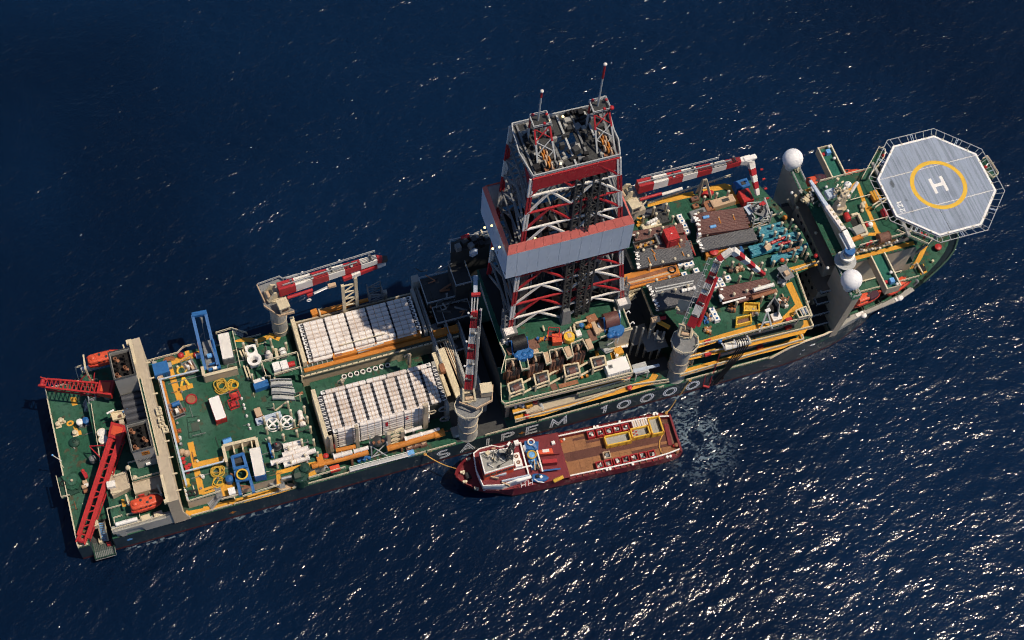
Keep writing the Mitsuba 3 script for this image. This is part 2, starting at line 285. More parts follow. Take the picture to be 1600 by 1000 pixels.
# grey side wall of the stern with its openings
def yz_wall(m,poly,y0,y1):
    v,f=MB().prism(Polygon(poly),0,y1-y0).mesh();return m.add(np.stack([v[:,0],y1-v[:,2],v[:,1]],1),f)
m=MB();yz_wall(m,[(-104.4,10.9),(-104.4,9.9),(-103.2,9.0),(-102.7,7),(-101.6,7),(-101.6,9.8),(-97.9,9.6),(-97.2,7),(-86.7,7),(-87.4,9.5),(-88.1,12),(-91,12),(-92,10.9)],-21.05,-20.75);add(SHIP,'stern_side_wall',m,'wall_grey')
m=MB().bx(-104.4,-88.2,-20.75,-19.6,10.85,11.0);add(SHIP,'stern_side_ledge',m,'wall_grey')
# transverse house with the two funnel casings
m=MB().bx(-90.6,-88.0,-21.3,21.6,7.0,20);yz_wall(m,[(-88,7),(-86.8,7),(-88,12)],-21.2,-20.9);TH=add(SHIP,'funnel_bulkhead',m,'wall_beige')
add(TH,'coping',MB().bx(-90.75,-90.1,-21.3,-14.3,20,20.12).bx(-90.75,-90.0,15,21.7,20,20.12).bx(-91.3,-90.75,20.6,21.7,19.2,20.12).bx(-91.2,-90.75,-21.3,-20.4,19.2,20.12),'cream')
add(TH,'roof_strip',MB().bx(-90.3,-89.9,-9.5,10.8,20,20.03),'deck_green');add(TH,'roof_rail',MB().rail([(-90.45,-9.5,20),(-90.45,11,20)],.8).rail([(-89.85,-9.5,20),(-89.85,11,20)],.5),'rail_cream')
m=MB()
for p,h in(((-87.6,1.6,20),1.1),((-87.6,1.1,20),1.1),((-87.6,0.4,20),.9),((-87.6,-0.9,20),.9),((-87.6,-1.6,20),1.2),((-87.6,-2.6,20),.9),((-87.2,-3.4,20),.7),((-87.1,-4.2,20),.7)):m.box((p[0],p[1],20),(1.3,.7,h)).tube((p[0]+.3,p[1],20),(p[0]+.3,p[1],20+h+.7),.22)
add(TH,'vent_fittings',m,'cream')
for i in range(9):
    y=-19+i*4.2;add(TH,'side_bracket',MB().bx(-88,-86.9,y,y+.3,19.2,19.5),'cream')
def funnel(y0,y1,x0,x1,z1,lab,sign):
    k=thing('funnel_casing',lab,'funnel')
    m=MB();t=.25
    m.bx(x0,x1,y0,y0+t,10.8,z1).bx(x0,x1,y1-t,y1,10.8,z1).bx(x0,x0+t,y0+t,y1-t,10.8,z1).bx(x1-t,x1,y0+t,y1-t,10.8,z1);add(k,'wall',m,'wall_grey')
    add(k,'floor',MB().bx(x0+t,x1-t,y0+t,y1-t,z1-1.6,z1-1.4),'soot');add(k,'rim',MB().wall(R4(x0,x1,y0,y1),z1,z1+.1,.35,True),'dark_steel')
    r=random.Random(int(y0*10)+99)
    for i in range(8):
        cx,cy=x0+1.0+(i%2)*2.0+r.uniform(-.2,.3),y0+1.1+(i//2)*1.4
        add(k,'exhaust_pipe',MB().lathe([(.42,0),(.42,1.6),(.30,1.6),(.30,.9)],(cx,cy,z1-1.4),10,cap=False).tube((cx,cy,z1-1.4),(cx+.5,cy-.4,z1-.6),.4,8),'rust' if i%3==0 else 'soot',smooth=30)
    return k
FB=funnel(-8.6,-1.6,-95.4,-90.65,23.5,'grey funnel casing carrying an orange emblem and dark lettering',1)
FA=funnel(10.4,17.6,-95.6,-90.65,23.5,'plain grey funnel casing without emblem beside the orange stern lifeboat',0)
v,f=MB().prism(Polygon(R4(-.9,.9,0,1.9)),0,.03).mesh();add(FB,'emblem',MB().add(np.stack([v[:,0]-92.6,-8.604-v[:,2],v[:,1]+20.2],1),f),'gantry_orange')
q=MB()
for dx,dz,w in((-.35,21.5,.9),(.05,21.15,1.0),(-.05,20.5,1.1)):q.bx(-92.6+dx-w/2,-92.6+dx+w/2,-8.66,-8.64,dz,dz+.22)
add(FB,'emblem_figure',q,'black')
tm=meshkit.text_mesh('Saipem',.95,.02,True);v=np.array(tm.vertices);v[:,0]*=4.0/v[:,0].max();add(FB,'lettering',MB().add(np.stack([v[:,0]-95.0,-8.604-v[:,2],v[:,1]*1.25+17.3],1),np.array(tm.faces)),'pipe_dark')
add(FB,'lamp_box',MB().bx(-93.4,-92.2,-9.1,-8.6,15.5,15.9),'white');add(FA,'lamp_box',MB().bx(-92.6,-91.6,9.8,10.4,12.2,12.6),'white')
# dark tarred casing between the funnels
block('boiler_house_wall',R4(-95.8,-90.7,-1.5,10.3),10.8,15.2,'soot','soot')
for i in range(6):add(SHIP,'boiler_house_hump',MB().lathe([(1.0,-2.3),(1.0,2.3)],(-93.2,.2+i*1.8,15.1),10,ax=0),'pipe_dark',smooth=40)
block('funnel_house_wall',R4(-97.4,-90.7,-11.4,-8.65),10.8,14,'wall_beige','deck_green');block('funnel_house_side_wall',R4(-97.4,-95.45,-8.65,-6.8),10.8,14,'wall_beige','deck_green')
add(SHIP,'railing',MB().rail([(-95.5,-6.9,14),(-97.3,-6.9,14),(-97.3,-11.3,14),(-90.8,-11.3,14)]),'rail_cream')
m=MB()
for p in((-97.6,-8,14.6),(-96.6,-10.7,14.3)):m.sph(p,.6,8)
add(SHIP,'vent_head',m,'cream',smooth=True)
block('davit_house_wall',R4(-97.5,-90.7,-14.2,-11.5),10.8,13.2,'wall_beige','wall_beige')
add(SHIP,'railing',MB().rail([(-97.4,-11.7,13.2),(-97.4,-14.1,13.2)]).rail([(-97.6,-14.2,10.8),(-97.6,-20,10.8)]),'rail_cream')
# stern house fittings
for pts in([(-102.8,12,10.8),(-103.4,-0.2,10.8),(-103.8,-5.2,10.8)],[(-101,-15.3,10.8),(-104.4,-15.3,10.8),(-104.4,-19.7,10.8)],[(-104.4,-20.6,10.8),(-88.5,-20.6,10.8)],[(-104.4,18.3,10.8),(-104.6,22.5,10.8),(-103,22.6,10.8)],[(-103.4,-19.3,10.8),(-103.3,-17.9,10.8),(-101.4,-17.8,10.8)],[(-100.4,-18,10.8),(-99.1,-18,10.8)],[(-103.3,20.8,10.8),(-99.2,20.9,10.8)],[(-104,18,10.8),(-100.2,18,10.8)]):add(SHIP,'railing',MB().rail(pts),'rail_cream')
m=MB().rail([(-112.8,-20.9,7),(-112.8,20.9,7)],1.2,2.2,.17).rail([(-112.8,20.9,7),(-104.5,20.9,7)],1.1).rail([(-112.8,-20.9,7),(-110.4,-20.9,7)],1.1);m.bx(-112.95,-112.7,-20.9,20.9,7,7.35);add(SHIP,'stern_railing',m,'rail_cream')
m=MB()
for i in range(5):m.bx(-112.8,-110.6,-20.6+i*.42,-20.35+i*.42,7.02,7.3-.05*i)
add(SHIP,'stern_step',m,'cream')
LP=add(SHIP,'landing_platform',MB().bx(-110.2,-105.3,-23.0,-18.7,1.85,2.0),'steel_grey')
m=MB()
for i in range(12):m.bx(-110.1+i*.4,-109.95+i*.4,-22.9,-18.8,2.0,2.06)
m.rail([(-110.1,-18.9,2),(-110.1,-22.9,2),(-105.4,-22.9,2),(-105.4,-18.9,2)],.9);add(LP,'grating',m,'green_dark')
gw=thing('gangway','folding gangway with cream side rails lowered to the grey landing platform at the stern','gangway')
p,q=V(*(-106.6,-16.8,8.5)),V(*(-107.1,-19.1,2.6));m=MB();sd=V(.75,0,0);m.bar(p-sd,q-sd,.25,.5).bar(p+sd,q+sd,.25,.5);add(gw,'side_rail',m,'cream');add(gw,'walkway',MB().bar(p,q,1.2,.1),'steel_grey')
for i in range(9):c=lerp(p,q,(i+.5)/9);add(gw,'rung',MB().bar(c-sd*.9+[0,0,.1],c+sd*.9+[0,0,.1],.2,.12),'sky_blue')
add(gw,'hinge',MB().box((p[0]-1.2,p[1],7.2),(1.2,1.4,1.8)).box((q[0]-.9,q[1]+.3,2.0),(1.0,1.2,1.2)),'cream');add(gw,'winch',MB().box((q[0]+.7,q[1]-.9,2.0),(.9,.8,.8)),'bright_red')
# --- fore house: full-width aft bulkhead, tower, bridge wings
bulk=[];yz=[(-19.6,7),(-21.2,29.5),(-11,29.5),(-11,7)]
for sg in(-1,1):m=MB();v,f=MB().prism(Polygon([(sg*y,z) for y,z in yz]),0,1.9).mesh();bulk=bulk+[m.add(np.stack([76.2+v[:,2],v[:,0],v[:,1]],1),f)]
FH=thing('bridge_house','beige accommodation house with green roof decks and two bridge wings behind the helicopter deck','ship superstructure')
for m in bulk:add(FH,'aft_bulkhead',m,'wall_beige')
add(FH,'bulkhead_top_deck',MB().bx(75.9,78.3,-21.3,-11,29.5,29.6),'deck_green');add(FH,'bulkhead_top_deck',MB().bx(75.9,78.3,11,21.3,29.5,29.6),'deck_green');add(FH,'railing',MB().rail([(76,-11,29.6),(76,-20.5,29.6)]).rail([(76,11,29.6),(76,20.5,29.6)]).rail([(78.2,-13,29.6),(78.2,-21,29.6),(76.2,-21,29.6)]).rail([(78.2,13,29.6),(78.2,21,29.6)]),'rail_grey')
add(FH,'tower_wall',MB().bx(79.2,97.5,-11.5,11.5,9.9,28.9),'wall_beige');add(FH,'bridge_deck',MB().bx(76.5,97.7,-11.7,11.7,28.9,29.05),'deck_green')
add(FH,'bridge_wall',MB().bx(79.6,96.5,-9.6,9.8,29.05,32.8),'wall_beige');add(FH,'roof_deck',MB().bx(79.4,97,-9.9,10.1,32.8,33),'deck_green')
for i in range(9):add(FH,'bridge_window',MB().bx(82.2+i*1.5,83.3+i*1.5,-9.68,-9.6,30.8,32.1),'glass_dark')
add(FH,'aft_tier_wall',MB().bx(73.2,79.2,-12.5,12.5,7,20),'wall_beige');add(FH,'aft_tier_roof',MB().bx(73.0,79.2,-12.7,12.7,20,20.15),'roof_brown')
add(FH,'aft_tier_upper_wall',MB().bx(75.6,79.2,-9,10,20.15,25.3),'wall_beige');add(FH,'aft_tier_upper_roof',MB().bx(75.4,79.2,-9.2,10.2,25.3,25.45),'roof_brown')
for i in range(12):
    y=-10.4+i*1.9;add(FH,'window',MB().bx(73.1,73.2,y,y+.8,17.2,18.2),'glass_dark');add(FH,'window',MB().bx(73.1,73.2,y,y+.8,13.6,14.6),'glass_dark')
for i in range(8):y=-7.5+i*2.1;add(FH,'window',MB().bx(75.5,75.6,y,y+.8,22.6,23.6),'glass_dark')
for i,z in enumerate((10.5,13.5,16.5,19.5)):
    x0=70.6+i*1.0;bk=add(FH,'aft_balcony',MB().bx(x0,76.2,-17.5+i*1.4,-12.7,z,z+.18),'dark_steel');add(bk,'railing',MB().rail([(x0,-12.7,z+.18),(x0,-17.5+i*1.4,z+.18),(76.1,-17.5+i*1.4,z+.18)]),'rail_grey')
    bk=add(FH,'aft_balcony',MB().bx(x0,76.2,12.7,17.5-i*1.2,z,z+.18),'dark_steel');add(bk,'railing',MB().rail([(x0,12.7,z+.18),(x0,17.5-i*1.2,z+.18)]),'rail_grey')
add(FH,'aft_screen_wall',MB().bx(69.2,69.5,-17.5,17,7,13.5),'wall_grey');add(FH,'lifeboat_deck',MB().bx(78.2,101,-14.5,-11.5,16.3,16.5),'deck_green');add(FH,'lifeboat_deck',MB().bx(78.2,101,11.5,15,16.3,16.5),'deck_green')
add(FH,'railing',MB().rail([(84,-11.75,16.5),(97,-11.75,16.5)],1.0,3,.22,mid=False).rail([(78.5,-14.3,16.5),(100.8,-14.3,16.5)]),'rail_cream')
for x,s in((85.4,1),):
    for sg in(-1,1):
        w=add(FH,'bridge_wing',MB().prism(Polygon([(85.2,sg*11.5),(88.6,sg*11.5),(88.6,sg*21.2),(85.2,sg*21.2)]),28.9,29.3),'wing_green')
        c=MB();c.bx(85.0,85.25,min(sg*11.6,sg*21.3),max(sg*11.6,sg*21.3),27.6,30.3).bx(88.55,88.8,min(sg*11.6,sg*21.3),max(sg*11.6,sg*21.3),27.6,30.3).bx(85.25,88.55,min(sg*21.05,sg*21.3),max(sg*21.05,sg*21.3),27.6,30.3);add(w,'parapet',c,'wall_beige')
        c=MB();c.bx(84.95,85.3,min(sg*11.6,sg*21.3),max(sg*11.6,sg*21.3),30.3,30.4).bx(88.5,88.85,min(sg*11.6,sg*21.3),max(sg*11.6,sg*21.3),30.3,30.4);add(w,'coping',c,'rail_cream')
        add(w,'console',MB().box((87.2,sg*19.4,29.3),(1.1,1.2,1.3)),'sky_blue');add(w,'lamp',MB().sph((87.9,sg*20.7,30.4),.42,8),'white',smooth=True);add(w,'lamp',MB().sph((87.9,sg*17.2,30.2),.42,8),'white',smooth=True);add(w,'horn',MB().box((85.8,sg*19.2,29.3),(.7,.7,.8)),'crane_red')
        add(w,'bracket',MB().prism(Polygon([(85.6,sg*11.6),(88.2,sg*11.6),(88.2,sg*16),(85.6,sg*16)]),27.9,28.9),'wall_beige')
# yellow walkways on the houses
def strip(key,pts,w,z,mat='walk_yellow',name='walkway_marking'):
    return add(key,name,MB().prism(LineString([p[:2] for p in pts]).buffer(w/2,cap_style=2,join_style=2),z+.004,z+.014),mat)
strip(FH,[(80,-10.6),(97.5,-10.6)],1.1,29.05);strip(FH,[(77,10.8),(85,10.8)],1.1,29.05);strip(FH,[(84.5,10.6),(97,10.6)],1.1,29.05)
strip(FH,[(89.1,7.2,33),(88.5,2.2,33),(88.2,-3.7,33),(88,-7.3,33),(88.7,-8.4,33)],1.0,33);strip(FH,[(85.1,-7,33),(87.5,-7.7,33),(90.1,-8.6,33)],.9,33);strip(FH,[(82.9,4.7,33),(89.2,7.4,33)],.9,33)
add(FH,'walkway_marking',MB().prism(Polygon([p[:2] for p in((88.4,0.4,33),(89.6,0,33),(89.6,-0.9,33),(88.1,-1,33))]),33.004,33.014),'walk_yellow')
strip(FORE,[(99,-2,10),(102.7,-1.3,10),(103.8,-0.9,10)],1.4,10);strip(FORE,[(103.4,-8.9,10),(106.8,-6.3,10),(110.1,-3.1,10)],1.2,10)
add(FORE,'walkway_marking',MB().prism(Polygon([p[:2] for p in((105.3,-8.3,10),(107.2,-8,10),(107.1,-10.6,10),(105.1,-11,10))]),10.004,10.014),'walk_yellow')
add(FORE,'walkway_marking',MB().prism(Polygon([p[:2] for p in((104,0.5,10),(105.2,0.6,10),(104.8,-0.7,10),(103.8,-0.8,10))]),10.004,10.014),'walk_yellow')
# front lower tier of the house seen under the helicopter deck
add(FH,'front_tier_wall',MB().bx(97.5,101.2,-9.6,9.6,9.9,16.5),'wall_beige');add(FH,'front_tier_deck',MB().bx(97.5,101.4,-9.8,9.8,16.5,16.6),'deck_green')
add(FH,'front_sloped_wall',MB().add([(97.5,-9.6,9.9),(104.5,-7.0,9.9),(104.0,-6.5,16.0),(97.5,-9.6,16.5),(97.5,-6,9.9),(104.5,-5,9.9),(104.0,-5,16),(97.5,-6,16.5)],MB.BF),'wall_beige')
# ================================================================ reusable builders
ZA=10.8
def dims(p,q,r):  # three corners p (origin), q, r of a rectangle -> centre, lengths, angle
    p,q,r=(np.array(a[:2],float) for a in(p,q,r));c=(q+r)/2;d=q-p;return c,np.linalg.norm(d),np.linalg.norm(r-p),math.degrees(math.atan2(d[1],d[0]))
def container(x,y,z,L,W,H,rz,roof,wall,label,group=None,name='container',doors=None):
    k=thing(name,label,'container',group);a=math.radians(rz);ex,ey=V(math.cos(a),math.sin(a),0),V(-math.sin(a),math.cos(a),0);c=V(x,y,z)
    add(k,'wall',MB().box((x,y,z),(L-.1,W-.1,H-.1),rz),wall)
    add(k,'roof',MB().box((x,y,z+H-.1),(L-.06,W-.06,.1),rz),roof)
    for i in(-1,1):
        for j in(-1,1):p=c+ex*i*(L/2-.08)+ey*j*(W/2-.08);add(k,'corner_post',MB().bar(p,p+[0,0,H+.03],.18),wall)
    m=MB()
    for j in(-1,1):
        n=max(3,int(L/.6))
        for i in range(n):p=c+ex*(-L/2+.35+i*(L-.7)/(n-1))+ey*j*(W/2-.03);m.bar(p+[0,0,.2],p+[0,0,H-.25],.22,.1)
    add(k,'corrugation',m,wall)
    if doors is not None:
        for j in(-1,1):p=c+ex*doors*(L/2)+ey*j*W*.23;add(k,'door',MB().box((p[0],p[1],z+.2),(.12,W*.42,H-.5),rz),wall)
    return k
def reel(c,R,H,mat,core,label,vertical=True,group=None,ax=2):
    k=thing('cable_reel',label,'reel',group);x,y,z=c
    if ax==2:
        for zz in(z+.1,z+H):add(k,'rim',MB().ring((x,y,zz),R,.16,24,6),mat,smooth=40)
        add(k,'hub',MB().tube((x,y,z),(x,y,z+H),R*.22,12),mat)
        for i in range(4):a=i*math.pi/2+.5;add(k,'spoke',MB().bar((x,y,z+H),(x+R*math.cos(a),y+R*math.sin(a),z+H),.42,.2),mat)
    else:
        d=V(0,1,0) if ax==1 else V(1,0,0);p=V(x,y,z+R)
        for s in(-1,1):add(k,'flange',MB().tube(p+d*s*H/2,p+d*s*(H/2-.12),R,20),mat)
        add(k,'drum',MB().tube(p-d*H*.45,p+d*H*.45,R*.8,18),core,smooth=40)
    return k
def bollard(c,mat,label,group):
    k=thing('bollard',label,'bollard',group);add(k,'post',MB().lathe([(.5,0),(.42,.1),(.42,.9),(.6,1.0),(.6,1.2),(.2,1.35)],c,12),mat,smooth=40);add(k,'base',MB().box((c[0],c[1],c[2]),(1.4,1.4,.08)),mat);return k
def post(p_top,z0,r,mat,label,group,name='stanchion'):
    k=thing(name,label,'post',group);x,y,z=p_top;add(k,'shaft',MB().tube((x,y,z0),(x,y,z-.25),r,8),mat);add(k,'cap',MB().lathe([(r*1.15,-.25),(r*1.3,-.1),(r*.6,.12)],(x,y,z),8),'rail_cream',smooth=True);return k
def skid(x,y,z,L,W,H,rz,frame,parts,label,seed=1,name='equipment_skid',cat='machine',group=None):
    k=thing(name,label,cat,group);a=math.radians(rz);ex,ey=V(math.cos(a),math.sin(a),0),V(-math.sin(a),math.cos(a),0);c=V(x,y,z);r=random.Random(seed)
    m=MB()
    C=[c+ex*i*L/2+ey*j*W/2 for i,j in((-1,-1),(1,-1),(1,1),(-1,1))]
    for i in range(4):m.bar(C[i]+[0,0,.1],C[(i+1)%4]+[0,0,.1],.2);m.bar(C[i],C[i]+[0,0,H],.14);m.bar(C[i]+[0,0,H],C[(i+1)%4]+[0,0,H],.14)
    add(k,'frame',m,frame)
    add(k,'base_plate',MB().box((x,y,z),(L-.2,W-.2,.15),rz),'dark_steel')
    for i,(kind,mat) in enumerate(parts):
        u,w=r.uniform(-.32,.32)*L,r.uniform(-.32,.32)*W;p=c+ex*u+ey*w+[0,0,.15]
        if kind=='tank':add(k,'tank',MB().tube(p+[0,0,.45]-ex*L*.2,p+[0,0,.45]+ex*L*.2,.42,12),mat,smooth=40)
        elif kind=='drum':add(k,'drum',MB().lathe([(.45,0),(.45,H*.7),(.3,H*.8)],p,12),mat,smooth=40)
        elif kind=='pipe':add(k,'pipe',MB().path([p,p+[0,0,H*.7],p+ex*L*.2+[0,0,H*.7],p+ex*L*.2+ey*W*.15+[0,0,.1]],.12),mat)
        else:add(k,'unit',MB().box(p,(r.uniform(.7,1.2),r.uniform(.6,1.0),r.uniform(.6,H*.9)),rz),mat)
    return k
def hose_pile(x,y,z,R,n,mat,label,seed=3,name='hose_coil'):
    k=thing(name,label,'hose');r=random.Random(seed)
    for i in range(n):
        rr=R*r.uniform(.55,1.0);cx,cy=x+r.uniform(-.25,.25)*R,y+r.uniform(-.25,.25)*R
        pts=[(cx+rr*math.cos(t)*(1+.15*math.sin(2*t+i)),cy+rr*math.sin(t)*(1+.12*math.cos(3*t+i)),z+.15+.14*i+.06*math.sin(4*t)) for t in np.linspace(0,2*math.pi,22)]
        add(k,'turn',MB().path(pts,.13,5),mat,smooth=True)
    return k
def loft_x(m,secs,n=16):
    """secs: (x, half width, z bottom, z top, fullness); closed rounded sections lofted along x."""
    v=[]
    for x,w,zb,zt,e in secs:
        for i in range(n):
            a=2*math.pi*i/n;ca,sa=math.cos(a),math.sin(a)
            v.append((x,w*math.copysign(abs(ca)**e,ca),(zb+zt)/2+(zt-zb)/2*math.copysign(abs(sa)**e,sa)))
    f=[[i*n+j,(i+1)*n+j,(i+1)*n+(j+1)%n,i*n+(j+1)%n] for i in range(len(secs)-1) for j in range(n)]
    f=np.array(f);ft=np.vstack([f[:,[0,1,2]],f[:,[0,2,3]]]);L=len(v);v+=[(secs[0][0],0,(secs[0][2]+secs[0][3])/2),(secs[-1][0],0,(secs[-1][2]+secs[-1][3])/2)];o=(len(secs)-1)*n
    ft=np.vstack([ft,[[L,j,(j+1)%n] for j in range(n)],[[L+1,o+(j+1)%n,o+j] for j in range(n)]])
    return m.add(v,ft)
def place(m,c,rz):
    v,f=m.mesh();a=math.radians(rz);R=np.array([[math.cos(a),-math.sin(a),0],[math.sin(a),math.cos(a),0],[0,0,1]]);return MB().add(v@R.T+np.array(c,float),f)
def lifeboat(c,L,rz,label,tarp=False,davits=1):
    k=thing('lifeboat',label,'lifeboat','enclosed lifeboats in davits');s=L/9
    hull=loft_x(MB(),[(-4.4*s,.9,.5,1.5,.8),(-4.1*s,1.35,.1,1.6,.7),(-2*s,1.6,0,1.65,.7),(1.5*s,1.55,0,1.65,.7),(3.4*s,1.1,.15,1.7,.8),(4.5*s,.25,.7,1.75,1)])
    add(k,'hull',place(hull,c,rz),'orange_red',smooth=40)
    top=loft_x(MB(),[(-4.1*s,.8,1.4,2.5,.6),(-3.6*s,1.25,1.4,2.75,.55),(-1.5*s,1.3,1.4,2.8,.55),(1.8*s,1.2,1.4,2.7,.55),(3.0*s,.9,1.4,2.45,.7),(3.9*s,.4,1.5,2.0,.9)])
    add(k,'canopy',place(top,c,rz),'orange_red',smooth=40)
    add(k,'gunwale',place(MB().path([(-4.4*s,-.95,1.55),(-4.0*s,-1.42,1.6),(-2*s,-1.68,1.62),(1.5*s,-1.6,1.62),(3.4*s,-1.12,1.68),(4.5*s,0,1.72),(3.4*s,1.12,1.68),(1.5*s,1.6,1.62),(-2*s,1.68,1.62),(-4.0*s,1.42,1.6),(-4.4*s,.95,1.55)],.09),c,rz),'bright_red')
    add(k,'steering_cupola',place(MB().lathe([(.65,2.6),(.6,3.1),(.3,3.25)],(-2.9*s,0,0),10),c,rz),'orange_red',smooth=30)
    for x,y in((-1.2,.5),(0.4,-.45),(1.5,.3)):add(k,'hatch',place(MB().lathe([(.33,2.72),(.33,2.86)],(x*s,y,0),10),c,rz),'dark_steel')
    for i in range(3):
        for sg in(-1,1):add(k,'window',place(MB().bx(-1.9*s+i*1.3*s,-1.3*s+i*1.3*s,sg*1.26-.08,sg*1.26+.08,2.1,2.45),c,rz),'glass_dark')
    if tarp:add(k,'tarpaulin',place(loft_x(MB(),[(.6*s,1.58,1.2,2.85,.6),(2.4*s,1.42,1.2,2.78,.6),(3.3*s,1.0,1.3,2.6,.7)]),c,rz),'tarp_purple',smooth=30)
    return k
def davit(base,tip,label):
    k=thing('davit',label,'davit','lifeboat davits');b,t=V(*base),V(*tip);top=V(b[0],b[1],t[2])
    add(k,'post',MB().bar(b,top,.5,.5,.4,.4),'cream');add(k,'arm',MB().bar(top+[0,0,-.1],t,.45,.5,.3,.3),'cream');add(k,'sheave',MB().tube((t[0]-.2,t[1],t[2]-.3),(t[0]+.2,t[1],t[2]-.3),.28,10),'steel_grey');return k
def canister(c,label,group,L=2.0,mat='white'):
    k=thing('life_raft',label,'life raft',group);x,y,z=c;add(k,'canister',MB().lathe([(.35,-L/2),(.5,-L/2+.15),(.5,L/2-.15),(.35,L/2)],(x,y,z+.75),12,ax=0),mat,smooth=40);add(k,'cradle',MB().box((x-L*.3,y,z),(.15,1.0,.5)).box((x+L*.3,y,z),(.15,1.0,.5)),'rail_grey');return k
def mark(pts,w,z,key=SHIP,mat='walk_yellow'):return strip(key,pts,w,z,mat)
# ================================================================ stern
def red_crane(p,q,label,solid):
    k=thing('stern_crane',label,'crane');p,q=V(*p),V(*q);t=(q-p)/np.linalg.norm(q-p);s=np.cross(t,[0,0,1]);s/=np.linalg.norm(s);up=np.cross(s,t)
    W=1.45
    if solid:
        for sg in(-1,1):add(k,'boom_girder',MB().bar(p+s*sg*W*.72,q+s*sg*W*.72,1.0,.5,1.25,.6),'bright_red');add(k,'lower_chord',MB().bar(p+s*sg*W-up*1.3,q+s*sg*W*1.15-up*1.9,.25),'crane_red')
        n=14
        for i in range(n):
            a=lerp(p,q,(i+.3)/n);add(k,'boom_tie',MB().bar(a-s*W*.5,a+s*W*.5+t*.9*(i%2),.3,.3),'bright_red')
            for sg in(-1,1):add(k,'lacing',MB().bar(a+s*sg*W,a+s*sg*W*1.05-up*1.45+t*1.0*(1 if i%2 else-1),.13),'crane_red')
    else:
        for u in(0,-2.0):
            for sg in(-1,1):add(k,'boom_chord',MB().bar(p+s*sg*1.1+up*u*.6,q+s*sg*1.3+up*u,.42 if u==0 else .25),'bright_red' if u==0 else 'crane_red')
        n=12
        for i in range(n):
            a,b=lerp(p,q,i/n),lerp(p,q,(i+1)/n)
            for sg in(-1,1):add(k,'lacing',MB().bar(a+s*sg*1.1-up*(0 if i%2 else 1.4),b+s*sg*1.15-up*(1.6 if i%2 else 0),.15),'crane_red')
            add(k,'boom_tie',MB().bar(a-s*1.1,a+s*1.1,.2),'bright_red');add(k,'lacing',MB().bar(a-s*1.1,b+s*1.1,.14),'crane_red')
    h=q+t*1.6;add(k,'machinery_house',MB().bar(q-t*.3,h+t*1.6,3.3,1.6,3.9,2.2),'bright_red');add(k,'house_panel',MB().bar(q+t*.4+up*1.02,h+t*1.0+up*1.2,2.3,.15,2.6,.15),'orange_red')
    for sg in(-1,1):add(k,'boom_tip_bracket',MB().bar(p+s*sg*.8,p-t*1.6+s*sg*1.1+up*.6,.5,1.2,.25,.4),'bright_red')
    add(k,'tip_sheave',MB().tube(p-t*.9-s*.7,p-t*.9+s*.7,.55,12),'crane_red')
    c=h-t*.2;add(k,'pedestal',MB().lathe([(1.3,0),(1.0,c[2]-9.0)],(c[0],c[1],7.8),14),'steel_grey',smooth=40)
    return k,t,s,up
k,t,s,up=red_crane((-111.6,18.8,14.5),(-99.9,13.9,14.5),'red lattice boom crane reaching out over the port stern edge',False)
for a,b in(((-104.2,17.6,13.5),(-102.1,18,15.5)),((-102.1,18,15.5),(-101.1,16.3,13.5)),((-101.1,16.3,13.5),(-100.2,18.1,15)),((-104.8,14.5,12),(-103.3,15.1,12)),((-101.7,14.9,13.5),(-99.8,13.3,12))):add(k,'stay',MB().bar(a,b,.2),'crane_red')
add(k,'mast',MB().truss((-103.2,14.2,7),(-102.1,13.7,13),1.6,1.6,5,.14),'rail_grey')
k,t,s,up=red_crane((-111.1,-19.3,9),(-98.7,-0.2,15.5),'long red plated crane boom lying across the starboard stern deck',True)
for a,b in(((-105.2,1.1,12),(-101.3,-0.5,13.5)),((-105.1,0.8,12),(-103.3,-2.7,12.5))):add(k,'stay',MB().bar(a,b,.25),'crane_red')
add(k,'boom_rest',MB().truss((-111.8,-18.8,7),(-110.7,-19,9),2.2,1.2,2,.2),'rust')
# deck gear on the stern
cp=thing('mooring_capstan','dark green capstan on a railed octagonal platform overhanging the stern','capstan');c0=V(*(-111,-4.9,8.6))
add(cp,'platform',MB().prism(Polygon([p[:2] for p in((-114.2,-2.6,7.6),(-110.1,-2.4,7.6),(-109,-4.6,7.6),(-109.7,-7.5,7.6),(-114,-8.1,7.6))]),7.4,7.6),'green_dark')
add(cp,'drum',MB().lathe([(1.9,0),(1.9,.5),(1.1,.8),(1.1,1.2),(.3,1.35)],(c0[0],c0[1],7.6),20),'deck_green',smooth=40);add(cp,'cover',MB().prism(Polygon([p[:2] for p in((-113.3,-2.8,8.5),(-110,-3,8.5),(-108.9,-5.1,8.5),(-110.1,-7.1,8.5),(-112.3,-5.5,8.5))]),8.3,8.45),'deck_green')
add(cp,'knob',MB().sph((c0[0],c0[1],9.2),.35,8),'cream',smooth=True);add(cp,'railing',MB().rail([(-114.3,-2.5,7.6),(-114.2,-5.3,7.6),(-114.1,-8,7.6),(-112.2,-8,7.6)]),'rail_cream');add(cp,'cable_ring',MB().ring((c0[0]-2.1,c0[1]+.2,8.5),.6,.1),'black')
for p in((-110.8,11.7,8),(-111.6,10.9,8),(-108.2,7.6,8)):bollard((p[0],p[1],7),'cream','cream mooring bollard standing on the open green stern deck','stern deck bollards')
SD=SHIP
add(SD,'walkway_marking',MB().prism(Polygon([p[:2] for p in((-107.7,17.5,7),(-106.3,17.2,7),(-106.3,15,7),(-107.6,15.1,7))]),7.004,7.014),'walk_yellow');add(SD,'walkway_marking',MB().prism(Polygon([p[:2] for p in((-107.9,8.2,7),(-106.8,8.2,7),(-106.8,7,7),(-107.8,7.1,7))]),7.004,7.014),'walk_yellow')
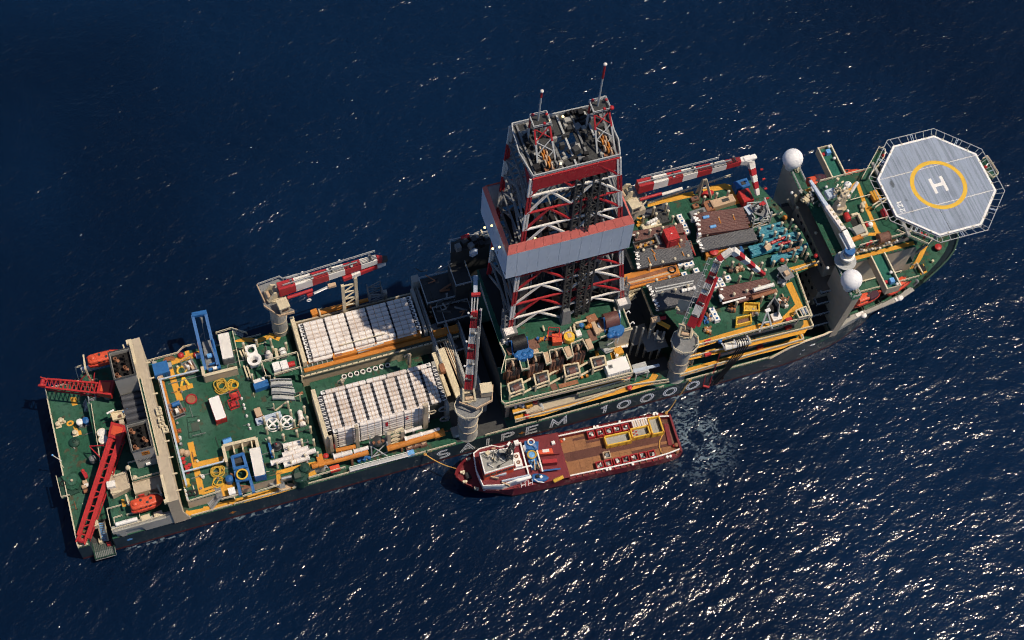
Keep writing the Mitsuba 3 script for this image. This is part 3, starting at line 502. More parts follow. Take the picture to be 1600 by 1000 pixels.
mark([(-108.1,9.8,7),(-107.8,8.3,7),(-107.5,7.6,7)],.7,7);add(SD,'walkway_marking',MB().prism(Polygon(arc(*((-108.9,10.7,7))[:2],.9,.75,0,360)).difference(Polygon(arc(*((-108.9,10.7,7))[:2],.4,.3,0,360))),7.004,7.014),'walk_yellow')
add(SD,'walkway_marking',MB().prism(Polygon([p[:2] for p in((-100.9,-13.5,10.8),(-100.3,-13.7,10.8),(-100.1,-15.6,10.8),(-101,-15.5,10.8))]),10.804,10.814),'walk_yellow')
k=thing('mushroom_ventilator','round white topped ventilator beside a blue one at the shaded edge of the stern deck','ventilator');p=(-106.5,9.3,9);add(k,'cowl',MB().lathe([(.5,-1.4),(.5,0),(.85,.1),(.8,.4),(.3,.6)],p,14),'white',smooth=40);add(k,'base',MB().box((p[0],p[1],7),(1.2,1.2,.7)),'steel_grey')
k=thing('mushroom_ventilator','round blue ventilator beside the white topped one at the shaded stern deck edge','ventilator');p=(-105.1,9.3,9);add(k,'cowl',MB().lathe([(.5,-1.4),(.5,0),(.9,.1),(.85,.4),(.3,.6)],p,14),'blue_paint',smooth=40);add(k,'base',MB().box((p[0],p[1],7),(1.2,1.2,.7)),'steel_grey')
k=thing('deck_hatch','dark rounded hatch cover on the open green stern deck','hatch');p=(-108.8,5.4,7);add(k,'cover',MB().lathe([(1.3,0),(1.3,.5),(.9,.85),(.2,1.0)],p,16),'green_dark',smooth=40);add(k,'handle',MB().ring((p[0],p[1],8.0),.35,.06,12),'black')
for i,(p,lab) in enumerate((((-101.8,3.5,12.6),'flat round cream tank top nearer the grey vent cone'),((-101.8,1.6,12.6),'flat round cream tank top nearer the long red boom'))):
    k=thing('round_tank',lab,'tank');add(k,'shell',MB().lathe([(1.05,-1.8),(1.05,-.1),(1.15,-.1),(1.15,.05)],p,20),'cream',smooth=40);add(k,'lid',MB().lathe([(1.0,.05),(.9,.12),(.1,.16)],p,20),'white_paint',smooth=40)
k=thing('crane_cab','cream operator cab platform raised above the deck between the two funnels','cab');P4=[(-98.6,6.5,15),(-95.6,6.2,15),(-95.6,4.4,15),(-98.4,4.4,15)]
add(k,'floor',MB().prism(Polygon([p[:2] for p in P4]),14.6,15),'cream');add(k,'parapet',MB().wall(P4,15,15.6,.2,True),'cream');add(k,'leg',MB().bar((-97.5,7,10.8),(-97.2,5.2,14.6),.8),'wall_beige');add(k,'roof_arm',MB().bar((-99.5,6.3,15.8),(-97.7,6.8,15.8),.4,.2),'white');add(k,'horn',MB().tube((-95.9,5.9,15.4),(-94.7,5.9,15.4),.2,10,.6),'sky_blue');add(k,'seat',MB().box((-96.7,5,15),(.7,.6,.7)),'brown')
k=thing('ventilation_cowl','slender beige ventilator trunk widening into a funnel shaped cowl beside the funnel','ventilator');add(k,'trunk',MB().bar((-97.1,3.1,11),(-96.6,3.2,16),1.6,1.6,1.1,1.1),'wall_beige');add(k,'cowl',MB().lathe([(.5,-2.4),(1.1,-.4),(1.1,0),(.6,.1)],(-95.9,2.3,13.4),14),'wall_beige',smooth=40)
k=thing('stern_store','stepped beige deckhouse with a white roof box in the shadow beside the red boom','deckhouse');add(k,'lower_house',MB().prism(Polygon([p[:2] for p in((-103.2,-8.2,10.8),(-98.3,-7.6,10.8),(-98.1,-12,10.8),(-102.5,-13,10.8))]),7,12.6),'wall_beige');add(k,'roof_box',MB().box((-102.2,-10.4,12.6),(1.9,1.5,1.1),-3),'white_paint');add(k,'ledge',MB().bar((-102.7,-12.2,12.8),(-100.4,-12.4,12.8),.5,.2),'cream');add(k,'railing',MB().rail([(-101.1,-8.6,12.6),(-98.6,-8.5,12.6)]),'rail_cream');add(k,'door',MB().bx(-100.2,-99.3,-15.1,-15.0,10.8,12.2),'dark_steel')
k=thing('mooring_winch','narrow cream perforated winch frame standing right of the red boom','winch');add(k,'frame',MB().bar((-102,-4.6,11),(-101.6,-7.6,11),1.2,.9),'cream')
for i in range(4):p=lerp((-101.9,-5.7,11.5),(-101.6,-7.5,11.5),i/3);add(k,'opening',MB().bar(p,p+[.1,.1,.05],.35),'black')
k=thing('mooring_winch','small dark winch with yellow and brown drums in the shade left of the red boom','winch')
for i,(p,mt) in enumerate((((-108.3,-5.5,7),'tan'),((-108.1,-6.4,7),'white_paint'),((-108.7,-6.6,7),'tan'),((-108.5,-7.8,7),'rust'))):add(k,'drum',MB().tube((p[0]-.5,p[1],7.7),(p[0]+.5,p[1],7.7),.5,12),mt,smooth=40)
add(k,'bed',MB().bar((-108.3,-5.4,7.1),(-108.4,-8,7.1),1.6,.2),'dark_steel')
k=thing('pink_davit_arm','small faded pink davit arm lying in the shade on the stern deck','davit');add(k,'arm',MB().bar((-108.2,-3,9),(-107.6,-5.2,9),.8,.6),'crane_red');add(k,'foot',MB().box((-107.8,-4.1,7),(.8,.8,2)),'crane_red');add(k,'tip',MB().sph((-108.1,-3.2,9.2),.4,8),'bright_red')
k=thing('flag_staff','thin white flagstaff leaning outboard over the stern rail','flagstaff');add(k,'staff',MB().tube((-112.5,1.2,8),(-113.9,1.8,11),.09,6),'white');add(k,'truck',MB().sph((-113.9,1.8,11),.25,6),'sky_blue');add(k,'stay',MB().bar((-112.3,-0.7,8),(-112.7,0.5,8.5),.1),'rail_cream')
k=thing('hydraulic_pump','silver blue machine drum in the shade between the funnels and the red boom','machine');add(k,'drum',MB().lathe([(.8,0),(.8,1.6),(.4,2)],(-105.4,-0.9,8),12),'steel_grey',smooth=40);add(k,'motor',MB().box((-104.6,-1.1,8),(.8,.8,1)),'dark_steel')
k=thing('hook_block_frame','grey lattice hook frame below the port crane boom','machine');add(k,'frame',MB().truss((-104,13.7,7),(-102.2,13.5,11),2.2,2.0,3,.14),'rail_grey');add(k,'panel',MB().box((-104,13.4,8),(1.6,2.2,.2),20),'steel_grey')
LB=lifeboat((-95.4,-17.3,12.2),7.6,2,'orange lifeboat at the starboard stern below the lettered funnel')
davit((-99.3,-14.9,10.8),(-99.2,-17.2,15.6),'cream davit at the after end of the starboard stern lifeboat');davit((-92.0,-14.6,10.8),(-91.6,-17.0,15.6),'cream davit at the forward end of the starboard stern lifeboat')
LB2=lifeboat((-97.0,20.6,14.8),8.6,0,'orange lifeboat at the port stern beside the plain funnel')
davit((-101.8,17.8,10.8),(-101.6,21.6,18.4),'cream davit at the after end of the port stern lifeboat');davit((-91.9,18.5,10.8),(-92.2,21.6,18.4),'cream davit at the forward end of the port stern lifeboat')
for p in((-102.4,-19.6,11),(-100.8,-19.6,11),(-99.2,-19.6,11)):canister((p[0],p[1],10.8),'white life raft canister in the row of three on the starboard stern deck edge','starboard stern life rafts',1.9)
for p in((-102.5,21.7,11.4),(-101,21.7,11.4),(-99.5,21.7,11.4)):canister((p[0],p[1],10.8),'white life raft canister in the row of three on the port stern deck edge','port stern life rafts',1.9)
for p,l in(((-96.4,-19.9,11),'square cream box on the stern deck edge, the after one of two'),((-93.5,-19.9,11),'square cream box on the stern deck edge, the forward one of two')):k=thing('deck_box',l,'box');add(k,'body',MB().box((p[0],p[1],10.8),(1.9,1.2,.9),2),'white_paint');add(k,'lid',MB().box((p[0],p[1],11.7),(2.0,1.3,.12),2),'cream')
k=thing('fuel_box','small orange red locker by the after davit of the starboard stern lifeboat','locker');p=(-96.2,-13.5,11);add(k,'body',MB().box((p[0],p[1],10.8),(1.3,1.8,1.2)),'orange_red');add(k,'lid',MB().box((p[0],p[1],12),(1.4,1.9,.1)),'bright_red')
k=thing('rescue_winch','cream lifeboat winch between the starboard stern davits','winch');add(k,'arm',MB().path([(-94.3,-14.4,12),(-92.6,-15.2,12.4),(-91.8,-16.1,12.4)],.2),'cream');add(k,'drum',MB().lathe([(.5,0),(.5,1),(.2,1.2)],(-93.8,-15,11),12),'wall_beige',smooth=40)
k=thing('crane_light_post','small cream lamp post at the starboard stern corner','lamp');add(k,'post',MB().tube((-109.5,-12.2,10.8),(-109.4,-12.5,12),.1,6),'rail_cream')
# ================================================================ aft cargo deck
mark([(-83.3,17.4,10.8),(-82.6,7.1,10.8)],1.5,10.8);mark([(-82.5,17.9,10.8),(-74.9,18.4,10.8)],1.5,10.8);mark([(-78.3,19.9,10.8),(-78.3,17.8,10.8)],1.1,10.8);mark([(-82.5,10.2,10.8),(-78.9,10.4,10.8)],1.3,10.8)
mark([(-82.7,-4,10.8),(-82.9,-17.6,10.8)],1.4,10.8);mark([(-82.3,-10,10.8),(-76.4,-10.3,10.8)],1.3,10.8);mark([(-83,-17.1,10.8),(-79.1,-16.9,10.8),(-75.1,-17.6,10.8)],1.5,10.8);add(SHIP,'walkway_marking',MB().prism(Polygon([p[:2] for p in((-78.4,-16.6,10.8),(-76.2,-17.3,10.8),(-77.1,-19.7,10.8),(-78.8,-19.5,10.8))]),10.806,10.816),'walk_yellow')
mark([(-65.3,-17.4,10.8),(-59.5,-17.5,10.8),(-57,-17.6,10.8),(-48.9,-18.3,10.8)],1.1,10.8);mark([(-64.9,-17.3,10.8),(-65.4,-20.5,10.8)],1.0,10.8);mark([(-58.4,-20.1,10.8),(-56.5,-19.8,10.8)],1.1,10.8);mark([(-66.6,19.6,10.8),(-63.1,18.6,10.8),(-61.4,17.7,10.8),(-58.4,18.1,10.8)],1.2,10.8);mark([(-58.4,18.7,10.8),(-56,16.7,10.8)],1.2,10.8)
mark([(-87.7,-19.4,7),(-86.9,-19.8,7),(-83.2,-20.1,7),(-79.2,-19.8,7),(-74.2,-20,7)],1.2,7);mark([(-74.2,-20.1,7),(-66,-20.2,7),(-61.8,-20,7)],1.6,7);mark([(-82.9,-19.2,7),(-83,-20.1,7)],1.2,7);mark([(-32.5,-20.3,7),(-28.3,-20.4,7)],.9,7)
# railings of the cargo deck and the main deck walk, one run each
for pts in([(-86.4,-18.8,10.8),(-78.7,-18.5,10.8)],[(-78.9,-20.5,10.8),(-74,-20.6,10.8)],[(-74.1,-21.2,10.8),(-65.2,-20.8,10.8)],[(-58.4,-21.1,10.8),(-49.6,-20.9,10.8)],[(-86.5,-18.4,10.8),(-86.4,19.3,10.8)],[(-88,19.4,10.8),(-80.5,19.5,10.8),(-78.9,20.7,10.8),(-76,20.7,10.8)],[(-66.5,21.6,10.8),(-66.9,11.7,10.8)]):add(SHIP,'railing',MB().rail(pts,1.2,2.4,.13),'rail_cream')
for x0,x1 in((-86.5,-77),(-76.5,-63),(-62.5,-45),(-44.5,-30),(-29.5,-22.5),(-15,-2),(-1.5,14),(14.5,31),(37,45),(45.5,59)):add(SHIP,'side_railing',MB().rail([(x0,-20.85,7),(x1,-20.85,7)],1.1,2.4,.13),'rail_cream')
for x0,x1 in((-87,-60),(-50,-30),(-29,-15),(37,62)):add(SHIP,'side_railing',MB().rail([(x0,20.85,7),(x1,20.85,7)],1.1,2.4,.13),'rail_cream')
# light blue service rail and orange beam along the after edge
k=thing('service_gantry','light blue pipe gantry along the after edge of the cargo deck with two arms','gantry');add(k,'rail',MB().bar((-85.9,12.6,13.2),(-85.8,-15.5,13.2),.45,.3),'windwall')
for p,q in(((-86.3,12.9,13.2),(-76.7,12.7,13.2)),((-86,-12,13.2),(-76.4,-12.1,13.2))):add(k,'arm',MB().bar(p,q,.35,.3),'windwall')
for y in(12,5,-2,-9,-15):add(k,'leg',MB().bar((-85.9,y,10.8),(-85.9,y,13.2),.2),'windwall')
add(k,'arm_end',MB().path([(-76.4,-12.1,13.2),(-76.2,-11.6,13.2),(-76.2,-11,12.2)],.2),'white')
k=thing('pipe_beam','long orange beam lying beside the light blue gantry','beam');add(k,'beam',MB().bar((-85.7,13.9,11.6),(-85.5,-3.7,11.6),1.0,.5),'gantry_orange');add(k,'end_cap',MB().box((-85.7,14.2,11),(1.1,1.0,1.3)),'tan');add(k,'clamp',MB().box((-85.6,6.1,11.1),(1.5,.6,1.0)),'rust');add(k,'clamp',MB().box((-85.6,5,11.1),(1.5,.6,1.0)),'rust')
p=(-85.2,15.9,12.2);container(p[0],p[1],ZA,3.6,3.2,2.4,1,'blue_paint','blue_paint','bright blue container in the port after corner of the cargo deck',doors=1)
for p,d,l in(((-83.2,16.7,12),(1.3,1.3,1.2),'small grey locker touching the blue container on its forward side'),((-86.3,18.1,12),(.9,1.0,1.2),'small grey locker between the blue container and the port rail')):k=thing('locker',l,'locker');add(k,'body',MB().box((p[0],p[1],ZA),d),'steel_grey');add(k,'lid',MB().box((p[0],p[1],ZA+d[2]),(d[0]+.1,d[1]+.1,.08)),'wall_grey')
c,L,W,rz=dims((-76.2,4.7,13.2),(-73.8,4.8,13.2),(-75.5,-1.4,13.2));k=container(c[0],c[1],ZA,W,2.6,2.5,-90+4,'white','bright_red','white roofed red container standing alone amid the green cargo deck',doors=1)
c,L,W,rz=dims((-70.1,20.2,14),(-67.9,20.2,14),(-70.2,13.7,14));container(c[0],c[1],ZA,7.0,2.7,3.2,87,'white_paint','steel_grey','long white roofed container beside the blue A frame at the port rail',doors=-1)
c,L,W,rz=dims((-70.1,-11.6,14),(-67.7,-11.7,14),(-70.1,-17.7,14));container(c[0],c[1],ZA,7.2,2.6,3.2,87,'white_paint','blue_paint','long white roofed blue container beside the blue launch frame at the starboard side',doors=-1)
def sling(ctr,label):
    k=thing('lifting_sling',label,'sling');return k
k=sling(0,'yellow looped lifting sling laid out like a ribbon on the deck')
p=(-80.6,14.9,11);add(k,'loop',MB().ring((p[0],p[1],11.0),1.05,.3,20,6),'yellow',smooth=True);add(k,'leg',MB().bar((-80.6,13.1,11),(-81.6,10.8,11),.55,.2),'yellow');add(k,'leg',MB().bar((-80.5,12.9,11),(-79.7,10.5,11),.55,.2),'yellow');add(k,'knot',MB().box((-80.8,13.7,10.9),(.9,.6,.4),20),'rust')
k=thing('manhole_ring','round pinkish red manhole coaming on the cargo deck','hatch');p=(-80,6.8,11.2);add(k,'coaming',MB().lathe([(1.35,-.4),(1.35,0),(1.1,0),(1.1,-.3)],p,24,cap=False),'crane_red',smooth=40);add(k,'cover',MB().lathe([(1.1,-.32),(1.1,-.22)],p,20),'rust')
skid(*((-78.6,15.2,11))[:2],ZA,3.6,2.6,1.8,-75,'steel_grey',[('unit','white_paint'),('unit','rust'),('drum','white'),('pipe','tan'),('tank','white_paint'),('unit','tan')],'grey framed pump skid with white and pink units near the port rail',4)
k=skid(*((-83.9,4.7,11))[:2],ZA,3.6,2.8,1.6,-80,'steel_grey',[('unit','rust'),('unit','white_paint'),('pipe','tan'),('unit','steel_grey')],'grey framed skid topped by a blue cylinder near the after edge',6);p=V(*(-83.8,6.1,12));add(k,'blue_tank',MB().tube(p-[.9,.1,0],p+[.9,.1,0],.6,14),'blue_paint',smooth=40)
for i,(p,l) in enumerate((((-69.9,4.6,11.5),'red boxy winch touching the yellow hose pile'),((-70.7,2.5,11.5),'red boxy winch nearer the white and red container'))):skid(p[0],p[1],ZA,2.2,2.0,1.6,8,'bright_red',[('unit','orange_red'),('unit','bright_red'),('drum','crane_red')],l,11+i,'deck_winch','winch')
hose_pile(*((-72.5,8,11))[:2],ZA,1.9,6,'net_yellow','heap of yellow hose below the port shelter wall');hose_pile(*((-69.7,7.6,11))[:2],ZA,1.3,5,'yellow','smaller heap of yellow hose beside the red winch',8);hose_pile(*((-78.4,-13.2,11))[:2],ZA,1.5,6,'net_yellow','coil of yellow hose at the starboard side by the blue frame',5);hose_pile(*((-78.6,-16,11))[:2],ZA,1.2,3,'yellow','single ring of yellow hose near the starboard rail',15)
def shelter(P,z,h,label):
    k=thing('shelter_wall',label,'wall')
    for a,b in zip(P[:-1],P[1:]):add(k,'panel',MB().wall([a,b],ZA,ZA+h,.5),'wall_beige');add(k,'coping',MB().wall([a,b],ZA+h,ZA+h+.12,.75),'cream')
    return k
shelter([(-75.7,12.9,14.2),(-75.8,10.4,14.2),(-67.7,10.3,14.2)],ZA,3.4,'beige L shaped shelter wall around the port blue A frame')
k=shelter([(-75.7,-12.6,13.6),(-75.6,-8.4,13.6),(-67.8,-8.6,13.6),(-67.9,-11.2,13.6)],ZA,2.8,'beige stall of three open bays around the starboard blue frame')
for p,q in(((-73.3,-8.3,13),(-73.4,-10.7,13)),((-71.1,-8.3,13),(-71.4,-10.6,13)),((-69,-8.3,13),(-69.1,-10.6,13))):add(k,'divider',MB().wall([p,q],ZA,13.4,.3),'cream')
# blue launch frames
k=thing('launch_frame','blue A frame launch gantry swung out over the port side','gantry')
for a,b in(((-74.8,25.7,17),(-75.1,12.7,12.5)),((-71.7,25.5,17),(-72,13.2,12.5))):add(k,'leg',MB().bar(a,b,.75,.8,.7,.7),'blue_paint')
add(k,'crossbeam',MB().bar((-74.9,25.6,17),(-71.4,25.4,17),1.1,.9),'blue_paint');add(k,'base_deck',MB().prism(Polygon([p[:2] for p in((-74.2,20.9,11.4),(-71.9,21,11.4),(-72.3,12.4,11.4),(-74.8,12.5,11.4))]),10.9,11.4),'steel_grey');add(k,'base_beam',MB().bar((-74.4,12.6,12),(-71.4,12.6,12),.6,.8),'blue_paint');add(k,'base_beam',MB().bar((-73.9,13.8,12.4),(-71.9,13.9,12.4),.4,.5),'blue_paint')
add(k,'winch_drum',MB().lathe([(.6,-.7),(.6,.7)],(-73.2,16.3,12.2),12,ax=0),'sky_blue',smooth=40);add(k,'hook_block',MB().path([(-73.1,25.6,16.6),(-72.9,24.7,15.5),(-72.9,24.3,14.6)],.35),'steel_grey');add(k,'cable',MB().tube((-73,24.5,15),(-73.4,20.7,12),.07,5),'steel_grey');add(k,'control_box',MB().box((-72.8,12.5,12.2),(1,.7,.6)),'white')
for a,b in(((-71.7,18.7,15.5),(-71.7,12.9,11.5)),):add(k,'ram',MB().tube(a,b,.3,8),'blue_paint')
k=thing('launch_frame','blue launch frame with yellow ringed sheave standing inside the starboard bays','gantry')
for a,b in(((-74.2,-11.7,13.5),(-74.5,-21,12)),((-71.6,-11.6,13.5),(-71.4,-21.2,12))):add(k,'leg',MB().bar(a,b,.7,.9),'blue_paint')
for a,b in(((-74.3,-11.9,13.7),(-71.4,-11.8,13.7)),((-74.6,-14.9,13.7),(-71.3,-15,13.7)),((-74.8,-17.6,13),(-71.3,-18,13))):add(k,'crossbeam',MB().bar(a,b,.7,.6),'blue_paint')
p=(-73,-16.7,13.8);add(k,'sheave',MB().ring(p,1.2,.22,20,6),'yellow',smooth=True);add(k,'vehicle_dock',MB().box((-72.8,-12.2,11.5),(2.6,2.4,1.6)),'dark_steel')
for a,b in(((-74.5,-18.6,12.6),(-72.3,-19.6,12.6)),((-73.9,-19.7,12.4),(-71.5,-19.7,12.4)),((-75.5,-15,12),(-74.5,-16.2,12.5))):add(k,'ram',MB().tube(a,b,.22,8),'rust')
k=thing('hydraulic_unit','dark blue hydraulic power unit left of the starboard launch frame','machine');add(k,'tank',MB().lathe([(.9,0),(.9,1.8),(.4,2.2)],(-76.1,-16.4,11),14),'blue_paint',smooth=40);add(k,'motor',MB().box((-75.2,-15.7,11),(1,1,1.2)),'dark_steel')
k=thing('tool_box','small bright blue box behind the starboard bays','box');add(k,'body',MB().box((-74.3,-6.3,11),(2.0,.9,.9),5),'blue_paint');add(k,'lid',MB().box((-74.3,-6.7,11.9),(2.1,1.0,.1),5),'sky_blue')
k=thing('control_cabin','small white cabin outboard of the starboard launch frame','cabin');p=(-76.2,-19.6,12.6);add(k,'body',MB().box((p[0],p[1],ZA),(1.5,1.6,1.9)),'white_paint');add(k,'roof',MB().box((p[0],p[1],ZA+1.9),(1.6,1.7,.12)),'white');add(k,'bracket',MB().bar((-76.1,-20,10.9),(-76,-21,10.9),.3),'cream')
k=thing('hatch_outline','flush green framed hatch outline in the middle of the cargo deck','hatch')
for a,b in((((-82.1,2.4,10.86)),((-79.4,2.1,10.86))),(((-82.1,2.4,10.86)),((-82.7,-3,10.86))),(((-82.7,-3,10.86)),((-79.6,-3.1,10.86))),(((-79.6,-3.1,10.86)),((-79.8,-1.8,10.86))),(((-82.5,-1.5,10.86)),((-79.7,-1.8,10.86))),(((-82.1,1.1,10.86)),((-79.5,0.9,10.86)))):add(k,'bar',MB().bar(a,b,.18,.14),'green_dark')
add(k,'plate',MB().bar((-81.6,-0.4,10.84),(-79.8,-0.4,10.84),2.2,.06),'deck_grey_green');add(k,'latch',MB().box((-79.6,0.8,10.85),(.5,.45,.3)),'white')
reel((*((-85.7,-14.3,11))[:2],ZA),.9,1.5,'yellow','net_yellow','yellow drum reel in the starboard after corner of the cargo deck',ax=1)
k=thing('tyre_fender','two black tyre fenders lying in the starboard after corner','fender')
for p in((-85.5,-16.7,11),(-84.4,-16.9,11)):add(k,'tyre',MB().ring((p[0],p[1],11.1),.55,.28,16,8),'rubber',smooth=True)
for i in range(3):p=lerp((-86.4,-16,11),(-86.4,-18.1,11),i/2);k=solo('gas_bottle','upright white gas bottle in the row at the after cargo deck corner','bottle',MB().lathe([(.28,0),(.28,1.3),(.1,1.55)],(p[0],p[1],ZA),10),'white','after corner gas bottles',40)
for i,(p,mt) in enumerate((((-85.2,-8,11),'bright_red'),((-85.2,-9,11),'bright_red'),((-84.9,-10.2,11),'bright_red'),((-84.1,-10,11),'bright_red'),((-84.7,-10.8,11),'bright_red'),((-84.8,-11.6,11),'bright_red'))):
    k=thing('fire_monitor','red valve stand in the cluster by the light blue gantry','valve','red valve stands');add(k,'body',MB().lathe([(.2,0),(.2,.7),(.45,.75),(.45,.95)],(p[0],p[1],ZA),10),mt,smooth=40);add(k,'arm',MB().bar((p[0]-.6,p[1],11.6),(p[0]+.6,p[1]+.2,11.6),.2),mt)
for i,(p,mt,l) in enumerate((((-84.1,-6.7,11),'tan','pink covered winch near the light blue gantry'),((-85.1,-6.1,11),'tan','pinkish bag beside the covered winch near the gantry'))):k=thing('covered_winch',l,'winch');add(k,'cover',MB().lathe([(.8,0),(.85,.6),(.5,1.1),(.1,1.2)],(p[0],p[1],ZA),12),mt,smooth=40);add(k,'foot',MB().box((p[0],p[1],ZA),(1.5,1.3,.15)),'dark_steel')
for i,(p,l) in enumerate((((-84.5,-0.6,11),'rusty valve pair on the after cargo deck edge'),((-82.3,4.4,11),'small rusty valve beside the blue topped skid'))):k=thing('valve_stand',l,'valve');add(k,'body',MB().box((p[0],p[1],ZA),(.9,.8,.7)),'rust');add(k,'wheel',MB().ring((p[0],p[1],11.7),.3,.06,12),'crane_red')
for i,(p,l) in enumerate((((-84.8,-2.5,11.3),'white drum beside the orange beam'),((-81.8,-13.6,11.2),'white drum near the yellow hose coil'),((-84.9,-4.1,11.2),'grey drum near the pink covered winch'))):k=thing('oil_drum',l,'drum');add(k,'shell',MB().lathe([(.42,-.5),(.42,.5),(.36,.52)],p,12),('white','white','steel_grey')[i],smooth=40);add(k,'lid',MB().lathe([(.36,.5),(.1,.55)],p,10),'rail_grey')
for i,p in enumerate(((-68.6,3.5,11.4),(-68.5,1.8,11.4),(-68.5,0.8,11.4),(-68.5,-1.3,11.4),(-68.6,-3.7,11.4),(-68.5,-4.7,11.4))):k=thing('lashing_point','small white lashing fitting in the line along the middle of the cargo deck','fitting','deck lashing fittings');add(k,'body',MB().lathe([(.35,-.5),(.3,.1),(.12,.4)],p,8),'white',smooth=40);add(k,'arm',MB().bar(V(*p)-[.4,.1,.3],V(*p)+[.4,.1,-.3],.15),'steel_grey')
# rigging posts and skid beams
for P,zt in(([(-64.9,-4.4,14.4),(-64.9,-7.1,14.4),(-64.9,-9.8,14.4),(-64.9,-13.3,14.4)],14.4),([(-61.6,-4.3,14.4),(-61.6,-7.1,14.4),(-61.6,-9.9,14.4)],14.4),([(-58.5,-2,14.4),(-58.4,-4.3,14.4),(-58.3,-7.1,14.4),(-58.3,-9.8,14.4),(-57.8,-12.4,14.4)],14.4),([(-55.1,-4.3,14.4),(-55.1,-7.1,14.4),(-55,-9.8,14.4),(-55.1,-13.2,14.4)],14.4),([(-64.9,16.2,14.4),(-61.7,16.3,14.4),(-58.4,15.5,14.4),(-58.4,13.3,14.4),(-55.1,13.4,14.4),(-64.9,7.4,14.4),(-65,13.4,14.4)],14.4)):
    for p in P:post(p,ZA,.3,'cream','cream pipe rack post on the forward half of the aft cargo deck','aft cargo deck posts')
for a,b,l in(((-65.7,16,11.5),(-65.4,13.6,11.5),'short pair of cream skid beams beside the white flanges'),((-65.7,11.7,11.5),(-65.5,7.7,11.5),'long pair of cream skid beams beside the white flanges')):
    k=thing('skid_beam',l,'beam')
    for d in(-.35,.35):add(k,'rail',MB().bar(V(*a)+[d,0,0],V(*b)+[d,0,0],.4,.4),'cream')
k=thing('skid_beam','cream twin beam standing between two white capsules','beam');add(k,'rail',MB().bar((-57.8,13.3,13),(-58,9.9,13),.5,.6),'cream');add(k,'rail',MB().bar((-57.5,13.2,13),(-57.7,9.8,13),.3,.6),'cream')
k=thing('flange_plate','square white flange plate with a round hole','flange');p=(-63.4,15.1,12.2);add(k,'plate',MB().prism(Polygon(R4(p[0]-1.35,p[0]+1.35,p[1]-1.35,p[1]+1.35)).difference(Polygon(arc(p[0],p[1],.85,.85,0,360,24))),11.9,12.2),'white');add(k,'collar',MB().lathe([(1.0,-.9),(1.0,-.3),(.85,-.3),(.85,-.9)],p,20,cap=False),'wall_grey')
k=thing('bell_mouth','large round white bell mouth ring standing next to the square flange plate','flange');p=(-63.3,11.9,13.2);add(k,'bell',MB().lathe([(1.2,-2.3),(1.7,-.8),(1.75,0),(1.0,-.15),(.75,-.6),(.7,-2.0)],p,28,cap=False),'white',smooth=40);add(k,'foot',MB().box((-63.5,11.1,11),(2.2,.7,.5),10),'white');add(k,'throat',MB().lathe([(.72,-1.9),(.72,-1.8)],p,16),'black')
k=thing('subsea_connector','dusty pinkish white connector capsule standing upright behind the railed platform','connector');p=(-59.7,12.2,12);add(k,'body',MB().lathe([(.9,-1.2),(1.0,.4),(.7,1.2),(.45,1.5)],p,16),'riser_white',smooth=40);add(k,'head',MB().lathe([(.55,1.5),(.6,2.2),(.25,2.5)],p,14),'riser_white',smooth=40);add(k,'arm',MB().bar(V(*p)+[-.9,.5,1],V(*p)+[-.5,.9,1.6],.3),'dark_steel')
k=thing('white_cylinder','white cylinder lying behind the railed platform near the riser bay','tank');p,q=V(*(-56.3,12.9,12.6)),V(*(-56.2,11.2,12.6));add(k,'shell',MB().tube(p,q,.85,16),'white',smooth=40);add(k,'band',MB().tube(lerp(p,q,.4),lerp(p,q,.5),.88,16),'black');add(k,'saddle',MB().box((p+q)/2-[0,0,1.8],(1.4,1.8,1.2)),'steel_grey')
for i,(p,l) in enumerate((((-63.1,-5.5,11.4),'white spoked reel lying flat, nearer the grey beams'),((-59.8,-5.9,11.4),'white spoked reel lying flat, nearer the riser bay'))):reel((p[0],p[1],ZA),1.45,1.5,'white','white',l)
for i,(a,b) in enumerate((((-66.8,-3.3,11.5),(-60.6,-3,11.5)),((-66.7,-4.1,11.5),(-60.5,-3.9,11.5)))):k=thing('steel_beam','grey steel beam lying in the pair beside the white reels','beam','grey steel beams');add(k,'web',MB().bar(a,b,.15,.8),'steel_grey');add(k,'flange',MB().bar(V(*a)+[0,0,.4],V(*b)+[0,0,.4],.8,.12),'windwall');add(k,'flange',MB().bar(V(*a)-[0,0,.4],V(*b)-[0,0,.4],.8,.12),'windwall')
p=(-65.7,-1.7,12);k=thing('rusty_tank','orange tan box tank beside the cream post','tank');add(k,'body',MB().box((p[0],p[1],ZA),(1.6,2.4,1.6),5),'rust');add(k,'lid',MB().box((p[0],p[1],12.4),(1.5,2.3,.1),5),'tan')
k=thing('xmas_tree_frame','upright pinkish white valve column by the starboard riser bay','connector');p=(-56.3,-4.8,12);add(k,'lower_body',MB().tube((-56.4,-7.9,11.6),(-56.3,-6,11.9),.8,14),'riser_white',smooth=40);add(k,'upper_body',MB().tube((-56.3,-6.2,11.9),(-56.3,-4.7,12.2),.6,14),'riser_white',smooth=40);add(k,'head',MB().sph((-56.3,-4.5,12.3),.65,8),'white_paint',smooth=True);add(k,'collar',MB().tube((-56.4,-7,11.8),(-56.4,-6.6,11.8),.95,14),'tan')
k=thing('dark_valve','dark grey blowout valve standing behind the white pipes','valve');p=(-63.5,-11.3,12);add(k,'body',MB().lathe([(.9,-1.2),(1.0,.2),(.7,.7),(.7,1.1),(.3,1.3)],p,16),'dark_steel',smooth=40);add(k,'flange',MB().lathe([(1.2,-.3),(1.2,0)],p,16),'pipe_dark');add(k,'knob',MB().sph((p[0]-.1,p[1],p[2]+1.3),.2,6),'bright_red')
